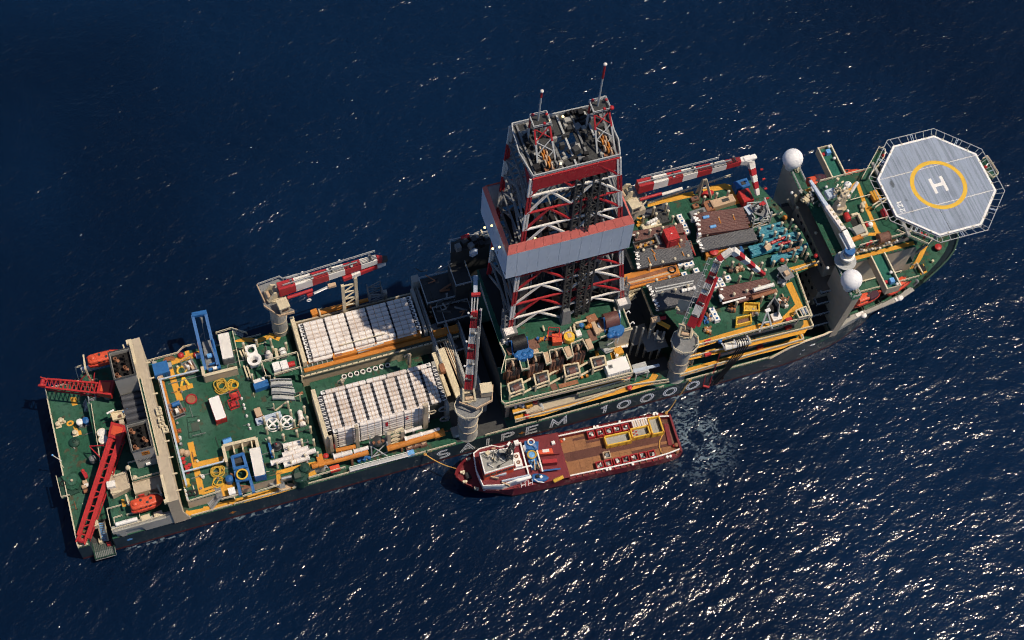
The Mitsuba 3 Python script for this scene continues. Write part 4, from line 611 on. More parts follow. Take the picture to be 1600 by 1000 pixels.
k=thing('blue_beam','bright blue upright beam left of the dark valve','beam');add(k,'beam',MB().bar((-65.1,-9.5,11.6),(-65.2,-13.7,11.6),.6,.9),'blue_paint');add(k,'clip',MB().box((-64.8,-12.1,11),(.5,.6,1.0)),'white')
for a,b,r,l in(((-62.2,-11.8,12.2),(-57.5,-12,12.2),.6,'white pipe, the rearmost of the group beside the dark valve'),((-62.2,-13,11.8),(-58.2,-13,11.8),.6,'white pipe, second from the rear of the group'),((-62.9,-14.2,12.4),(-56.7,-14.1,12.4),.7,'thick white pipe in the middle of the group'),((-66,-15.5,12.8),(-55.2,-15.3,12.8),.62,'long white pipe running past the rest of the group'),((-63.2,-16.4,12),(-57,-16.2,12),.7,'white pipe nearest the starboard rail in the group')):
    k=thing('white_pipe',l,'pipe');a,b=V(*a),V(*b);add(k,'barrel',MB().tube(a,b,r,14),'riser_white',smooth=40);add(k,'end_flange',MB().tube(a,lerp(a,b,.03),r*1.12,14),'white');add(k,'end_flange',MB().tube(lerp(a,b,.97),b,r*1.12,14),'white');add(k,'strap',MB().tube(lerp(a,b,.48),lerp(a,b,.5),r*1.04,14),'tan')
for p in((-61.2,-13.2,14),(-57.8,-12.9,14),(-64.7,-16.3,14),(-61.5,-16.7,14),(-58,-16.1,14),(-55,-16.4,14)):post(p,ZA,.25,'cream','cream post holding the group of white pipes','white pipe posts')
k=thing('spare_capstan','dark green capstan machine overhanging the starboard walkway','capstan');p=(-60.1,-19.5,11);add(k,'body',MB().lathe([(2.0,-3.5),(2.0,.2),(1.3,.8),(1.3,1.4)],p,18),'green_dark',smooth=40);add(k,'turret',MB().lathe([(1.2,-.8),(1.2,1.0),(.5,1.6)],(-58.7,-18.8,12),14),'green_dark',smooth=40);add(k,'top_box',MB().box((-60.8,-20.1,12),(1.6,1.2,.6)),'deck_grey_green');add(k,'arm',MB().bar((-64.5,-19.5,11.6),(-62.1,-19.6,11.6),.4),'rail_grey')
k=thing('orange_ramp','pinkish orange ramp leading from the walkway to the dark green capstan','ramp');add(k,'plate',MB().prism(Polygon([p[:2] for p in((-66.3,-20.1,7.4),(-63.4,-19.3,7.4),(-63.5,-18.3,7.4),(-63.2,-19.2,7.4),(-61.6,-19.7,7.4),(-61.8,-20.3,7.4),(-66.3,-20.6,7.4))]),7.1,7.4),'tan');add(k,'kerb',MB().bar((-66.3,-20.7,7.5),(-61.8,-20.5,7.5),.15,.2),'gantry_orange')
for a,b,w,l in(((-79.2,-18.4,10.8),(-82.2,-19.3,7.1),2.6,'grey stairway beside the starboard after railing'),((-64.8,-20.9,10.8),(-67.8,-17.1,7.2),1.3,'grey stairway outboard of the long blue container'),((-59.8,-20.7,10.8),(-61.9,-20,7.2),1.2,'narrow grey stairway beside the dark green capstan')):
    k=thing('stairway',l,'stairs');add(k,'flight',MB().stair(a,b,w,10),'rail_grey');add(k,'landing',MB().box((a[0],a[1],a[2]),(1.4,w,.1)),'steel_grey')
k=thing('red_box','bright red fire box against the starboard rail','box');p=(-52,-20.5,11.6);add(k,'body',MB().box((p[0],p[1],ZA),(2.2,1.3,1.0),0),'bright_red');add(k,'lid',MB().box((p[0],p[1],11.8),(2.3,1.4,.1)),'orange_red')
k=thing('trestle','light grey trestle between the red box and the orange pipe','trestle')
for a,b in(((-54,-19.2,11.8),(-54.5,-20,10.9)),((-53.8,-19.2,11.8),(-53.3,-20.2,10.9)),((-54.3,-19.5,11.3),(-53.4,-19.6,11.3))):add(k,'leg',MB().bar(a,b,.18),'rail_grey')
k=solo('red_float','small red float hanging beside the orange walkway crossing','float',MB().sph((-53.2,-16.8,11.6),.7,10,.7),'bright_red',None,True)
for p,l in(((-79.9,18.8,11.4),'red fire monitor drum on the port rail of the cargo deck'),((-76.3,17.9,11.4),'red and dark pump drum near the port launch frame')):k=thing('fire_pump',l,'pump');add(k,'drum',MB().sph(p,.75,10,.8),'bright_red',smooth=True);add(k,'base',MB().box((p[0],p[1],ZA),(1.4,.8,.3)),'dark_steel')
k=thing('small_winch','blue and white winch at the foot of the port launch frame','winch');p=(-75.8,17.2,11.4);add(k,'drum',MB().lathe([(.5,-.7),(.5,.7)],p,12,ax=0),'sky_blue',smooth=40);add(k,'cover',MB().box((p[0],p[1]+.4,11.2),(1.4,.5,.8)),'white')
k=thing('rusty_chain_pile','brown rusty heap along the port rail','chain')
for i in range(7):p=lerp((-83.8,18.7,11),(-81.9,18.7,11),i/6);add(k,'link',MB().ring((p[0],p[1]+(i%2)*.2,10.95+.1*(i%3)),.42,.14,10,5),'rust',smooth=True)
# raised railed platform with white units, and its stairs
k=thing('manifold_platform','raised railed platform carrying white cabinets and a red winch','platform');P=[(-62,9.3,14.6),(-53.1,9.5,14.6),(-53.6,3.8,14.6),(-59.9,5,14.6)]
add(k,'floor',MB().prism(Polygon([p[:2] for p in((-62,9.2,14.6),(-53.3,9.3,14.6),(-53.4,4.1,14.6),(-59.9,5.1,14.6))]),14.4,14.6),'deck_green')
for a,b in(((-61.9,9.5,14.6),(-53.2,9.6,14.6)),((-53.1,9.4,14.6),(-53.4,3.9,14.6)),((-59.8,5.3,14.6),(-53.2,5.5,14.6)),((-61.9,9.5,14.6),(-61.7,5.7,14.6))):add(k,'railing',MB().rail([a,b],1.2,2,.16),'rail_cream')
for p in P:add(k,'leg',MB().bar((p[0],p[1],ZA),(p[0],p[1],14.4),.4),'cream')
for a,l in(((-58.8,7.2,15.6),.0),((-56.9,7.1,15.6),.0)):add(k,'cabinet',MB().box((a[0],a[1],14.6),(1.9 if l==0 and a[0]<-69 else 1.7,2.2,1.3),2),'white')
add(k,'red_sill',MB().bar((-59.7,5.5,14.8),(-56.3,5.6,14.8),.3,.4),'bright_red');add(k,'winch',MB().lathe([(.7,-.8),(.7,.8)],(-55.2,6.9,15.4),12,ax=0),'bright_red',smooth=40);add(k,'winch_frame',MB().box((-55.2,6.9,14.7),(1.6,1.4,.5)),'steel_grey')
k=thing('stair_tower','grey switchback stair tower below the railed platform','stairs')
for i,(a,b) in enumerate((((-61.1,4.1,13.5),(-56.2,3.1,13.8)),((-61.3,3.1,12.2),(-56.1,1.4,12.4)),((-61.5,1.6,11.3),(-56.5,0.1,11.5)))):
    a,b=V(*a),V(*b);add(k,'flight',MB().bar(a,lerp(a,b,.4),1.2,.2).bar(lerp(a,b,.4),b-[0,0,.8],1.2,.2).rail([a+[0,-.7,0],lerp(a,b,.4)+[0,-.7,0],b+[0,-.7,-.8]],1.0,1.6,.14).rail([a+[0,.7,0],lerp(a,b,.4)+[0,.7,0],b+[0,.7,-.8]],1.0,1.6,.14),'rail_grey')
for p in((-61.8,-1.6,10.8),(-55.3,-1,10.8),(-60.8,5.8,10.8)):add(k,'post',MB().bar((p[0],p[1],ZA),(p[0],p[1],14.5),.3),'cream')
add(k,'brace',MB().bar((-61.6,-1.8,11),(-58.6,-1.1,12.5),.35),'cream')
k=thing('control_bench','dark blue control bench with white top left of the stair tower','cabinet');p=(-63.3,5.2,12.6);add(k,'body',MB().box((p[0],p[1],ZA),(3.6,1.8,1.7),5),'blue_paint');add(k,'top',MB().box((-63.5,6.3,12.6),(2.8,.9,.2),5),'white_paint');add(k,'rail',MB().rail([(-62,6.7,12.8),(-61.1,6.4,12.8)],.8),'rail_cream')
for p,l in(((-61.5,9.2,11.6),'red extinguisher under the railed platform'),((-60.2,5.5,11.8),'red and yellow buoy at the top of the stair tower')):solo('red_extinguisher',l,'extinguisher',MB().lathe([(.35,-.6),(.35,.4),(.15,.7)],p,10),'bright_red',None,40)
# side platforms at port between the cargo deck and crane
k=thing('port_platform','green side platform with beige railings outboard of the white port container','platform');add(k,'floor',MB().prism(Polygon([p[:2] for p in((-70.4,21.9,11.6),(-66.6,22.1,11.6),(-64.7,19.5,11.6),(-66.9,19.4,11.6),(-66.7,12.5,11.6),(-70.3,12.8,11.6))]),10.82,10.9),'deck_green');add(k,'railing',MB().rail([(-70.5,22.2,10.9),(-66.6,22.4,10.9),(-63.3,20.1,10.9)],1.2,1.6,.14),'rail_cream');add(k,'stair',MB().stair((-66.5,21.5,10.9),(-64.3,20.8,9),1.2,6),'rail_grey')

r=random.Random(66)
for(x0,x1,y0,y1,z,n) in((-85,-55,-18,-14,10.8,26),(-85,-55,13,18,10.8,22),(-85.5,-80,-14,12,10.8,16),(-66,-54,-10,4,10.8,22),(-112,-105,-14,18,7,10),(-103,-98,-6,14,10.8,12),(-52,-20,-20.6,-15.5,7.1,30),(-78,-68,-8,8,10.8,8)):
    for i in range(n):
        p=(r.uniform(x0,x1),r.uniform(y0,y1),z);q=r.random();mt=('steel_grey','dark_steel','rust','cream','green_dark','wall_grey')[i%6]
        if q<.4:add(SHIP,'deck_fitting',MB().box(p,(r.uniform(.25,.9),r.uniform(.25,.6),r.uniform(.2,.7)),r.uniform(0,30)),mt)
        elif q<.6:add(SHIP,'deck_fitting',MB().lathe([(.22,0),(.22,.5),(.34,.55),(.1,.8)],p,8),mt)
        else:a=r.choice((0,0,1.57))+r.uniform(-.1,.1);L=r.uniform(1,4);add(SHIP,'deck_pipe',MB().tube((p[0],p[1],z+.2),(p[0]+L*math.cos(a),p[1]+L*math.sin(a),z+.2),r.uniform(.05,.12),6),mt)
for y in(-13.2,12.2):add(SHIP,'deck_pipe',MB().path([(-84.5,y,11.05),(-70,y+.2,11.05),(-69.6,y+1.2,11.05),(-56,y+1.3,11.05)],.11,6),'steel_grey')
# ================================================================ riser bays
def riser(x0,x1,y,z,mods,r,label,group,frac=.94,seams=True,ends=True,n=14,core=.42):
    k=thing('riser_joint',label,'riser pipe',group)
    add(k,'main_pipe',MB().tube((x0-1.0,y,z),(x1+1.0,y,z),r*core,10),'rail_grey' if core<.5 else 'pipe_dark')
    L=(x1-x0)/mods
    for i in range(mods):
        a,b=x0+L*(i+.5-frac/2),x0+L*(i+.5+frac/2)
        add(k,'buoyancy_module',MB().lathe([(r*.9,a),(r,a+.08),(r,b-.08),(r*.9,b)],(0,y,z),n,ax=0),'riser_white' if rnd.random()<.72 else 'riser_worn',smooth=35)
        if seams:
            for f in(.33,.67):c=a+(b-a)*f;add(k,'strap',MB().lathe([(r+.012,c-.07),(r+.012,c+.07)],(0,y,z),n,ax=0,cap=False),'tan')
    if ends:
        for sx,xe in((-1,x0),(1,x1)):
            add(k,'end_flange',MB().tube((xe+sx*.55,y,z),(xe+sx*.95,y,z),r*.75,10),'white')
            for dy in(-.4,.4):add(k,'auxiliary_line',MB().tube((xe,y+dy,z+.3),(xe+sx*.9,y+dy,z+.3),.1,6),'white')
    return k
PX0,PX1=-50.1,-23.7
for i in range(8):riser(PX0,PX1,7.9+i*1.235,14.9,5,.6,'white riser joint on top of the port riser bay, %s from the orange catwalk'%ORD[i],'riser joints in the port bay',.915,core=.62)
for i,y in enumerate((7.3,17.1)):riser(PX0,PX1,y,13.7,5,.6,'white buoyant riser joint at the side edge below the top layer of the port bay','side riser joints below the top port layer',seams=False)
RB=thing('riser_bay','port riser bay frame with a cream end beam beside the orange gantry','rack')
add(RB,'bed',MB().bx(-51.2,-22.5,7.4,17.0,7,13.4),'dark_steel');add(RB,'end_beam',MB().bx(-52.5,-51.5,6.6,19.6,7,15.2),'cream')
add(RB,'end_frame',MB().bx(-22.2,-21.4,6.4,19.0,7,15.0),'wall_grey');add(RB,'side_beam',MB().bx(-52,-22,18.9,19.3,7,12.6),'wall_beige');add(RB,'port_deck',MB().bx(-53.5,-20,17.2,20.8,9.8,10),'deck_green')
RS=thing('riser_bay','starboard riser bay frame with a cream end beam and tall grey posts','rack')
add(RS,'bed',MB().bx(-51.0,-23.2,-13.0,-2.6,7,15.0),'dark_steel');add(RS,'end_beam',MB().bx(-52.6,-51.6,-14.6,-1.4,7,16.2),'cream');add(RS,'end_frame',MB().bx(-23.0,-22.2,-14.4,-1.8,7,15.2),'wall_grey')
SX0,SX1=-50.6,-24.2
riser(SX0+1.0,SX1-.2,-2.9,15.95,5,.57,'white riser joint with five long modules along the inner edge of the starboard bay',None)
for i in range(8):riser(SX0,SX1+.8,-4.15-i*1.16,15.9-.07*i,9,.56,'white riser joint with nine short modules, %s from the inner side of the starboard bay'%ORD[i],'short module riser joints',.78,True,core=.8)
riser(SX0+1.2,SX1-3.6,-13.3,15.95,4,.57,'white riser joint with four long modules on the outer top edge of the starboard bay',None)
for i in range(1,8):riser(SX0+1.2,SX1-3.6,-13.35-.05*(i%2),15.95-i*1.16,4,.535,'white riser joint in the stacked outer face of the starboard bay, %s layer down'%ORD[i],'stacked outer face riser joints',.955,core=.7)
for x,z in((-50.3,9),(-37.5,13.8),(-32.5,14.6)):add(RS,'red_band',MB().lathe([(.6,-.3),(.6,.3)],(x,-13.38,z),14,ax=0,cap=False).lathe([(.6,-.3),(.6,.3)],(x,-13.38,z-1.16),14,ax=0,cap=False),'crane_red')
for x,y,z1,w in((-45.0,-14.6,18.8,.8),(-28.2,-14.6,20.4,1.2),(-51.3,-14.8,17.2,.8),(-50.2,-14.9,17.2,.6),(-44.9,-1.3,17.0,.7),(-28.0,-.2,18.8,.7)):add(RS,'post',MB().bx(x-w/2,x+w/2,y-.35,y+.35,7,z1).bx(x-w*.3,x+w*.3,y-.5,y-.35,z1-4,z1-.5),'wall_beige')
for x,y,z in((-44.9,-1.0,15.6),(-28.0,.2,17.4),(-26.2,-14.6,15)):add(RS,'guide_ring',MB().ring((x-.3,y,z),.8,.18,14,6,1),'wall_beige',smooth=True)
for p in((-23.6,-14.1,14),(-23.6,-15.3,11)):add(RS,'guide_ring',MB().ring(p,1.1,.25,16,6,1),'steel_grey',smooth=True)
add(RS,'floor',MB().bx(-52,-22,-20.8,-14,7.02,7.1),'deck_green');add(RS,'inner_floor',MB().bx(-52,-30,-1.6,3.6,9.8,10),'deck_green')
for i,x in enumerate(np.linspace(-43.6,-32.7,8)):k=thing('riser_spider','white ringed riser spider in the row between the bays','ring','riser spider rings');add(k,'ring',MB().lathe([(.62,0),(.62,.55),(.42,.55),(.42,0)],(x,2.6,10),16,cap=False),'white',smooth=40);add(k,'bore',MB().lathe([(.42,.1),(.42,.15)],(x,2.6,10),12),'black')
# central gantry
k=thing('catwalk_machine','long orange pipe catwalk running along the middle of the ship between the riser bays','gantry')
add(k,'girder',MB().bx(-53.4,-14.5,4.4,6.9,7,12.7),'wall_beige');add(k,'walkway',MB().bx(-53.4,-14.0,4.0,7.4,12.7,12.9),'deck_grey_green');add(k,'rail',MB().bx(-52.6,-14,5.0,6.0,12.9,13.3),'gantry_orange');add(k,'rail',MB().bx(-52.2,-45.2,7.0,7.5,12.9,13.6),'gantry_orange')
add(k,'trolley',MB().bx(-45.2,-23.3,6.2,7.6,12.9,14.2),'gantry_orange');add(k,'trolley_end',MB().bx(-23.6,-23.2,6.0,7.7,12.9,14.5),'gantry_orange');add(k,'brown_pad',MB().bx(-44.6,-42.8,6.4,7.4,14.2,14.25),'rust');add(k,'nose',MB().bx(-20.5,-13.8,5.2,7.0,12.9,13.7),'gantry_orange');add(k,'kerb',MB().bx(-53.4,-14.2,3.95,4.3,12.7,13.1),'cream')
for i in range(26):add(k,'bolt',MB().box((-52.8+i*1.48,4.12,13.1),(.22,.22,.14)),'dark_steel')
for i in range(6):add(k,'cross_tie',MB().bx(-51.6+i*1.2,-51.4+i*1.2,6.0,7.0,12.95,13.2),'rail_grey')
k=thing('silver_tube','silver metal tube lying on the orange catwalk','pipe');a,b=V(*(-39.1,6.6,13.7)),V(*(-32.4,6.9,13.7));add(k,'barrel',MB().tube(a,b,.55,12),'rail_grey',smooth=40);add(k,'end_cap',MB().tube(a-[.15,0,0],a,.62,12),'dark_steel');add(k,'band',MB().tube(lerp(a,b,.6),lerp(a,b,.64),.58,12),'steel_grey')
k=thing('long_pole','thin cream pole lying across the port riser joints','pole');add(k,'pole',MB().tube((-42.9,8.4,15.7),(-31.6,8.5,15.7),.12,6),'rail_cream');add(k,'grip',MB().tube((-42.9,8.4,15.7),(-42.2,8.4,15.7),.18,6),'tan')
k=thing('orange_boom','orange telescopic boom lying outboard of the port riser bay','boom');a,b=V(*(-44.9,20,13)),V(*(-32.7,20.1,13));add(k,'outer_tube',MB().tube(a,lerp(a,b,.6),.7,12),'gantry_orange',smooth=40);add(k,'inner_tube',MB().tube(lerp(a,b,.6),b,.5,12),'gantry_orange',smooth=40);add(k,'head',MB().box((-46.3,20.2,12.2),(1.6,1.6,1.4),8),'gantry_orange');add(k,'yoke',MB().ring((-45.1,19.9,13.2),.9,.22,12,6,0),'cream');add(k,'stand',MB().box((-44.6,20.6,10),(1.0,1.2,2.8)),'cream')
k=thing('orange_boom','orange telescopic boom outboard of the starboard riser bay, nearer the mid crane','boom');a,b=V(*(-38.8,-18.5,10)),V(*(-27.1,-18.3,10));add(k,'outer_tube',MB().tube(a,b,.75,12),'gantry_orange',smooth=40);add(k,'head',MB().tube(b,V(*(-24.6,-18.2,10)),.95,10),'gantry_orange');add(k,'foot',MB().box((-26.3,-18,7.1),(1.2,1.0,2.2)),'rust');add(k,'saddle',MB().box(lerp(a,b,.3)-[0,0,2.9],(.5,1.4,2.2)),'rust')
k=thing('orange_boom','orange telescopic boom outboard of the starboard riser bay, nearer the white pipes','boom');a,b=V(*(-57,-18.2,11)),V(*(-43.4,-18.5,11));add(k,'outer_tube',MB().tube(a,b,.7,12),'gantry_orange',smooth=40);add(k,'head',MB().box((-54.7,-17.5,10.8),(1.5,3.0,.9),0),'gantry_orange');add(k,'elbow',MB().bar((-50.6,-16.2,11.5),(-45.9,-16.5,11.5),.9,.7),'gantry_orange');add(k,'saddle',MB().box(lerp(a,b,.7)-[0,0,3.9],(.5,1.4,3.3)),'rust')
for a,b,r,l in(((-51.6,-17.7,12),(-47.1,-17.8,12),.6,'short flanged white pipe beside the after orange boom'),((-46.7,-17.7,11.8),(-43.1,-17.7,11.8),.5,'thin white pipe behind the short flanged one'),((-34.2,-17.5,10.5),(-25.5,-17.4,10.5),.5,'long white pipe above the forward orange boom'),((-33.7,-15.7,10.5),(-29.4,-15.7,10.5),.45,'white pipe close under the outer riser face')):
    k=thing('loose_pipe',l,'pipe');a,b=V(*a),V(*b);add(k,'barrel',MB().tube(a,b,r,12),'riser_white',smooth=40);add(k,'flange',MB().tube(a,lerp(a,b,.06),r*1.35,12),'white');add(k,'flange',MB().tube(lerp(a,b,.45),lerp(a,b,.5),r*1.25,12),'white');add(k,'cradle',MB().box((a+b)/2-[0,0,2.2],(.5,1,1.8)),'steel_grey')
k=thing('access_scaffold','grey scaffold tower with a dark machine on top beside the starboard riser bay','scaffold');
for a,b in(((-42.7,-17.2,11),(-38.5,-17,11)),((-42.9,-18.7,8),(-38.8,-18.5,8)),((-42.1,-17.4,11),(-39.1,-19.5,8)),((-38.6,-17.4,11),(-42.7,-18.8,8))):add(k,'brace',MB().bar(a,b,.22),'rail_grey')
for p in((-42.5,-18,12.5),(-38.6,-17.9,12.5),(-42.1,-15.4,13),(-38.2,-15.5,13)):add(k,'leg',MB().bar((p[0],p[1],7),p,.3),'rail_grey')
add(k,'floor',MB().prism(Polygon([p[:2] for p in((-42.7,-17.4,11.4),(-38.5,-17.4,11.4),(-38.4,-16.2,11.4),(-42.6,-16.2,11.4))]),11.3,11.5),'steel_grey');add(k,'machine',MB().lathe([(1.3,0),(1.3,1.0),(.8,1.4)],(-40.6,-16.9,11.6),14),'dark_steel',smooth=40)
for p in((-41.7,-17.4,12.6),(-40.5,-17.6,12.6),(-39.5,-17.5,12.6)):add(k,'valve',MB().box(p,(.6,.6,.6),20),'rust')
k=thing('boom_rest','cream zigzag braced crane boom rest beside the starboard riser bay','boom rest')
for p in((-38,-17.4,16),(-34.5,-16.7,14)):add(k,'post',MB().bar((p[0],p[1],7),p,.8,.8),'wall_beige')
for i in range(7):z0=7.6+i*1.15;pa,pb=V(*((-38,-17.4,16))[:2],0),V(*((-34.5,-16.7,14))[:2],0);a,b=(pa,pb) if i%2 else(pb,pa);add(k,'brace',MB().bar(a+[0,0,z0],b+[0,0,z0+1.3],.35),'cream')
add(k,'saddle',MB().path([(-37.7,-17.2,15.5),(-36.7,-17.4,16),(-34.5,-16.5,15)],.35),'cream')
for p,l in(((-33.5,-18.6,8),'pink grey crate left of the pair on the starboard walkway'),((-31.7,-18.4,8),'pink grey crate in the middle on the starboard walkway'),((-30,-18.6,8),'pink grey crate nearest the mid crane on the walkway')):k=thing('stowage_crate',l,'crate');add(k,'body',MB().box((p[0],p[1],7.1),(1.7,1.7,1.2),4),'brown');add(k,'load',MB().box((p[0]+.1,p[1],8.3),(1.2,1.0,.35),20),'tan')
k=thing('blue_bundle','bundle of blue drums on the walkway below the after orange boom','drum')
for i in range(5):p=lerp((-45.8,-18.6,8),(-43.3,-18.6,8),i/4);add(k,'drum',MB().lathe([(.42,0),(.42,1)],(p[0],p[1]+(i%2)*.5,7.1),10),'blue_paint',smooth=40)
k=thing('accommodation_ladder','long silvery gangway stowed along the starboard hull edge','gangway');a,b=V(*(-48.6,-20.5,8.2)),V(*(-33.9,-20.7,8.2));add(k,'walkway',MB().bar(a,b,1.0,.25),'rail_grey');add(k,'side_rail',MB().bar(a+[0,.55,.5],b+[0,.55,.5],.12),'white');add(k,'side_rail',MB().bar(a+[0,-.55,.5],b+[0,-.55,.5],.12),'white');add(k,'winch',MB().box((-33.5,-20.3,7.2),(1.6,1.2,1.2)),'sky_blue')
k=thing('grey_cabinet','grey white cabinet at the foot of the mid starboard crane','cabinet');p=(-21.3,-18,8.4);add(k,'body',MB().box((p[0],p[1],7),(2.6,2.2,1.6),3),'wall_grey');add(k,'front_panel',MB().box((p[0]+.2,p[1]-1.15,7.2),(1.8,.1,1.1),3),'white')
# the shaded transverse frames between the riser bays and the derrick
k=thing('transfer_frame','cream pipe handling frame of leaning legs between the starboard riser bay and mid crane','frame');
for a,b,w in(((-19.6,1.5,14),(-18.5,-10.4,10),1.6),((-21.7,1,14),(-20.6,-8.9,9),.9)):add(k,'leg',MB().bar(a,b,w,1.2),'cream')
for i in range(4):add(k,'pipe',MB().tube((-18.6,2.6,15) if i==0 else lerp((-18.6,2.6,15),(-17.1,2.9,15),i/3),lerp((-17.2,-7.8,11),(-16.3,-7.4,11),i/3),.16,6),'rail_cream' if i%2 else 'tan')
add(k,'machine',MB().box((-20.6,-3.2,12),(1.2,2.2,1.4),0),'rust')
r0=random.Random(55)
k=thing('cross_deck_frame','grey green transverse frames in deep shade left of the derrick','frame')
for x,y0,y1,z in((-20.4,-2,21.3,13.5),(-16.4,-14,20.5,13.5),(-13.2,-14.5,12,12.5)):add(k,'beam',MB().bx(x-.5,x+.5,y0,y1,7,z),'wall_grey');add(k,'railing',MB().rail([(x,y0,z),(x,y1,z)],1.0,2.5,.12),'rail_grey')
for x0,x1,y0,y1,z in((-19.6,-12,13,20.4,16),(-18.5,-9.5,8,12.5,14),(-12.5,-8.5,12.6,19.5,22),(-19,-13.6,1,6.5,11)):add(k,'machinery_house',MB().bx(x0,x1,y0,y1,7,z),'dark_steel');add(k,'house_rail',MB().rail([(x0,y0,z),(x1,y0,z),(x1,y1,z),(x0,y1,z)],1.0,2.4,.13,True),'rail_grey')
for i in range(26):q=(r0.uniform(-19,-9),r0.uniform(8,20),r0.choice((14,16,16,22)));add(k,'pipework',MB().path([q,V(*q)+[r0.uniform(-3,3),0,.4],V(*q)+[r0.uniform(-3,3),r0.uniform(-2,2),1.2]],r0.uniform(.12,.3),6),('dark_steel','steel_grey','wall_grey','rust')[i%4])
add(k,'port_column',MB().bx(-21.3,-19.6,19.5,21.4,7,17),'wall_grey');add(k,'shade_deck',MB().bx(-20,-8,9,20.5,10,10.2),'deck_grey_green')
for i in range(5):add(k,'pipe_run',MB().tube((-19.5,10+i*2.2,10.9),(-8,10.4+i*2.2,10.9),.35,8),'rust' if i%2 else 'dark_steel')
r=random.Random(5)
for i in range(14):add(k,'unit',MB().box((r.uniform(-19,-10),r.uniform(-1,19),10.2 if i%2 else 7.2),(r.uniform(1,2.4),r.uniform(1,2.4),r.uniform(1,2.6)),r.uniform(0,20)),('dark_steel','steel_grey','wall_grey')[i%3])
for p in((-17.4,16.2,12),(-17.3,14.5,12),(-17.2,12.6,12),(-15.8,11.1,12),(-18.3,12,11),(-18.8,13,12)):add(k,'fitting',MB().box(p,(.5,.9,.5),20),'cream')
# ================================================================ knuckle boom cranes
def box_boom(k,p,q,w0,h0,w1,h1,cols,name='boom_section'):
    p,q=V(*p),V(*q);n=len(cols)
    for i,c in enumerate(cols):
        a,b=i/n,(i+1)/n;add(k,name,MB().bar(lerp(p,q,a),lerp(p,q,b),w0+(w1-w0)*a,h0+(h1-h0)*a,w0+(w1-w0)*b,h0+(h1-h0)*b),c)
def pedestal(k,x,y,z0,z1,r,rp):
    add(k,'pedestal',MB().lathe([(r*1.15,z0),(r,z0+.6),(r,z1-1.6),(r*1.25,z1-.2),(r*1.25,z1)],(x,y,0),20),'wall_grey',smooth=30)
    for z in(z0+(z1-z0)*.3,z0+(z1-z0)*.55):add(k,'pedestal_band',MB().lathe([(r*1.08,z),(r*1.08,z+.25)],(x,y,0),20),'wall_beige')
    add(k,'platform',MB().lathe([(rp,z1),(rp,z1+.2)],(x,y,0),10),'steel_grey');add(k,'platform_rail',MB().rail([(x+rp*math.cos(a),y+rp*math.sin(a),z1+.2) for a in np.linspace(0,2*math.pi,10)],1.1,2,.12),'rail_cream')
def turret(k,x,y,z,cab,ang):
    add(k,'slew_ring',MB().lathe([(1.9,z),(1.9,z+.8),(1.5,z+.8)],(x,y,0),20),'cream',smooth=30);a=math.radians(ang);d=V(math.cos(a),math.sin(a),0);s=V(-d[1],d[0],0);c=V(x,y,z+.8)
    for sg in(-1,1):add(k,'king_bracket',MB().bar(c+s*sg*1.3-d*.8,c+s*sg*1.15+d*.6+[0,0,2.6],.5,2.2,.4,1.4),'cream')
    add(k,'turntable',MB().box((x,y,z+.8),(3.6,3.2,.35),ang),'cream')
    for i in range(3):add(k,'winch_drum',MB().tube(c-d*(1.2-i*.8)-s*.9+[0,0,.9],c-d*(1.2-i*.8)+s*.9+[0,0,.9],.45,10),('tan','dark_steel','cream')[i],smooth=40)
    cx,cy,cz=cab;add(k,'cab',MB().box((cx,cy,cz-2.4),(2.4,2.6,2.3),ang),'wall_beige');add(k,'cab_roof',MB().box((cx,cy,cz-.1),(2.6,2.8,.2),ang),'cream');add(k,'cab_window',MB().box((cx+d[0]*1.2,cy+d[1]*1.2,cz-1.5),(.12,2.0,1.0),ang),'glass_dark');add(k,'cab_window',MB().box((cx-s[0]*1.3,cy-s[1]*1.3,cz-1.5),(1.6,.12,.9),ang),'glass_dark')
def rigging(k,p,q,up,n=5):
    p,q,up=V(*p),V(*q),V(*up);t=(q-p)/np.linalg.norm(q-p);s=np.cross(t,[0,0,1]);s/=max(np.linalg.norm(s),1e-6)
    for o in(-.35,.05,.4):add(k,'hoist_wire',MB().bar(p+up+s*o,q+up*.8+s*o,.07),'dark_steel')
    for i in range(n):
        c=lerp(p,q,(i+.7)/n);add(k,'sheave',MB().tube(c+up-s*.5,c+up+s*.5,.22,8),'dark_steel');add(k,'junction_box',MB().box(c+up*.8+s*(.6 if i%2 else-.7),(.6,.4,.35),15),'rail_grey' if i%2 else 'steel_grey');add(k,'weld_band',MB().bar(c-t*.06,c+t*.06,2.3-.5*i/n,2.6-.9*i/n),'steel_grey') if False else None
    add(k,'hydraulic_line',MB().path([lerp(p,q,f)+up*.85+s*(.9-.3*f+.1*math.sin(9*f)) for f in np.linspace(.02,.97,9)],.07,5),'black')
def ladder(k,p,q,off,up,w=.9,hr=True):
    p,q,off,up=V(*p),V(*q),V(*off),V(*up);n=int(np.linalg.norm(q-p)/1.6)
    add(k,'handrail',MB().bar(p+off+up,q+off+up,.14),'rail_grey');add(k,'handrail',MB().bar(p+off+up*.5,q+off+up*.5,.10),'rail_grey')
    for i in range(n+1):c=lerp(p,q,i/n)+off;add(k,'rail_post',MB().bar(c,c+up,.12),'rail_grey')
R_,W_='crane_red','white_paint'
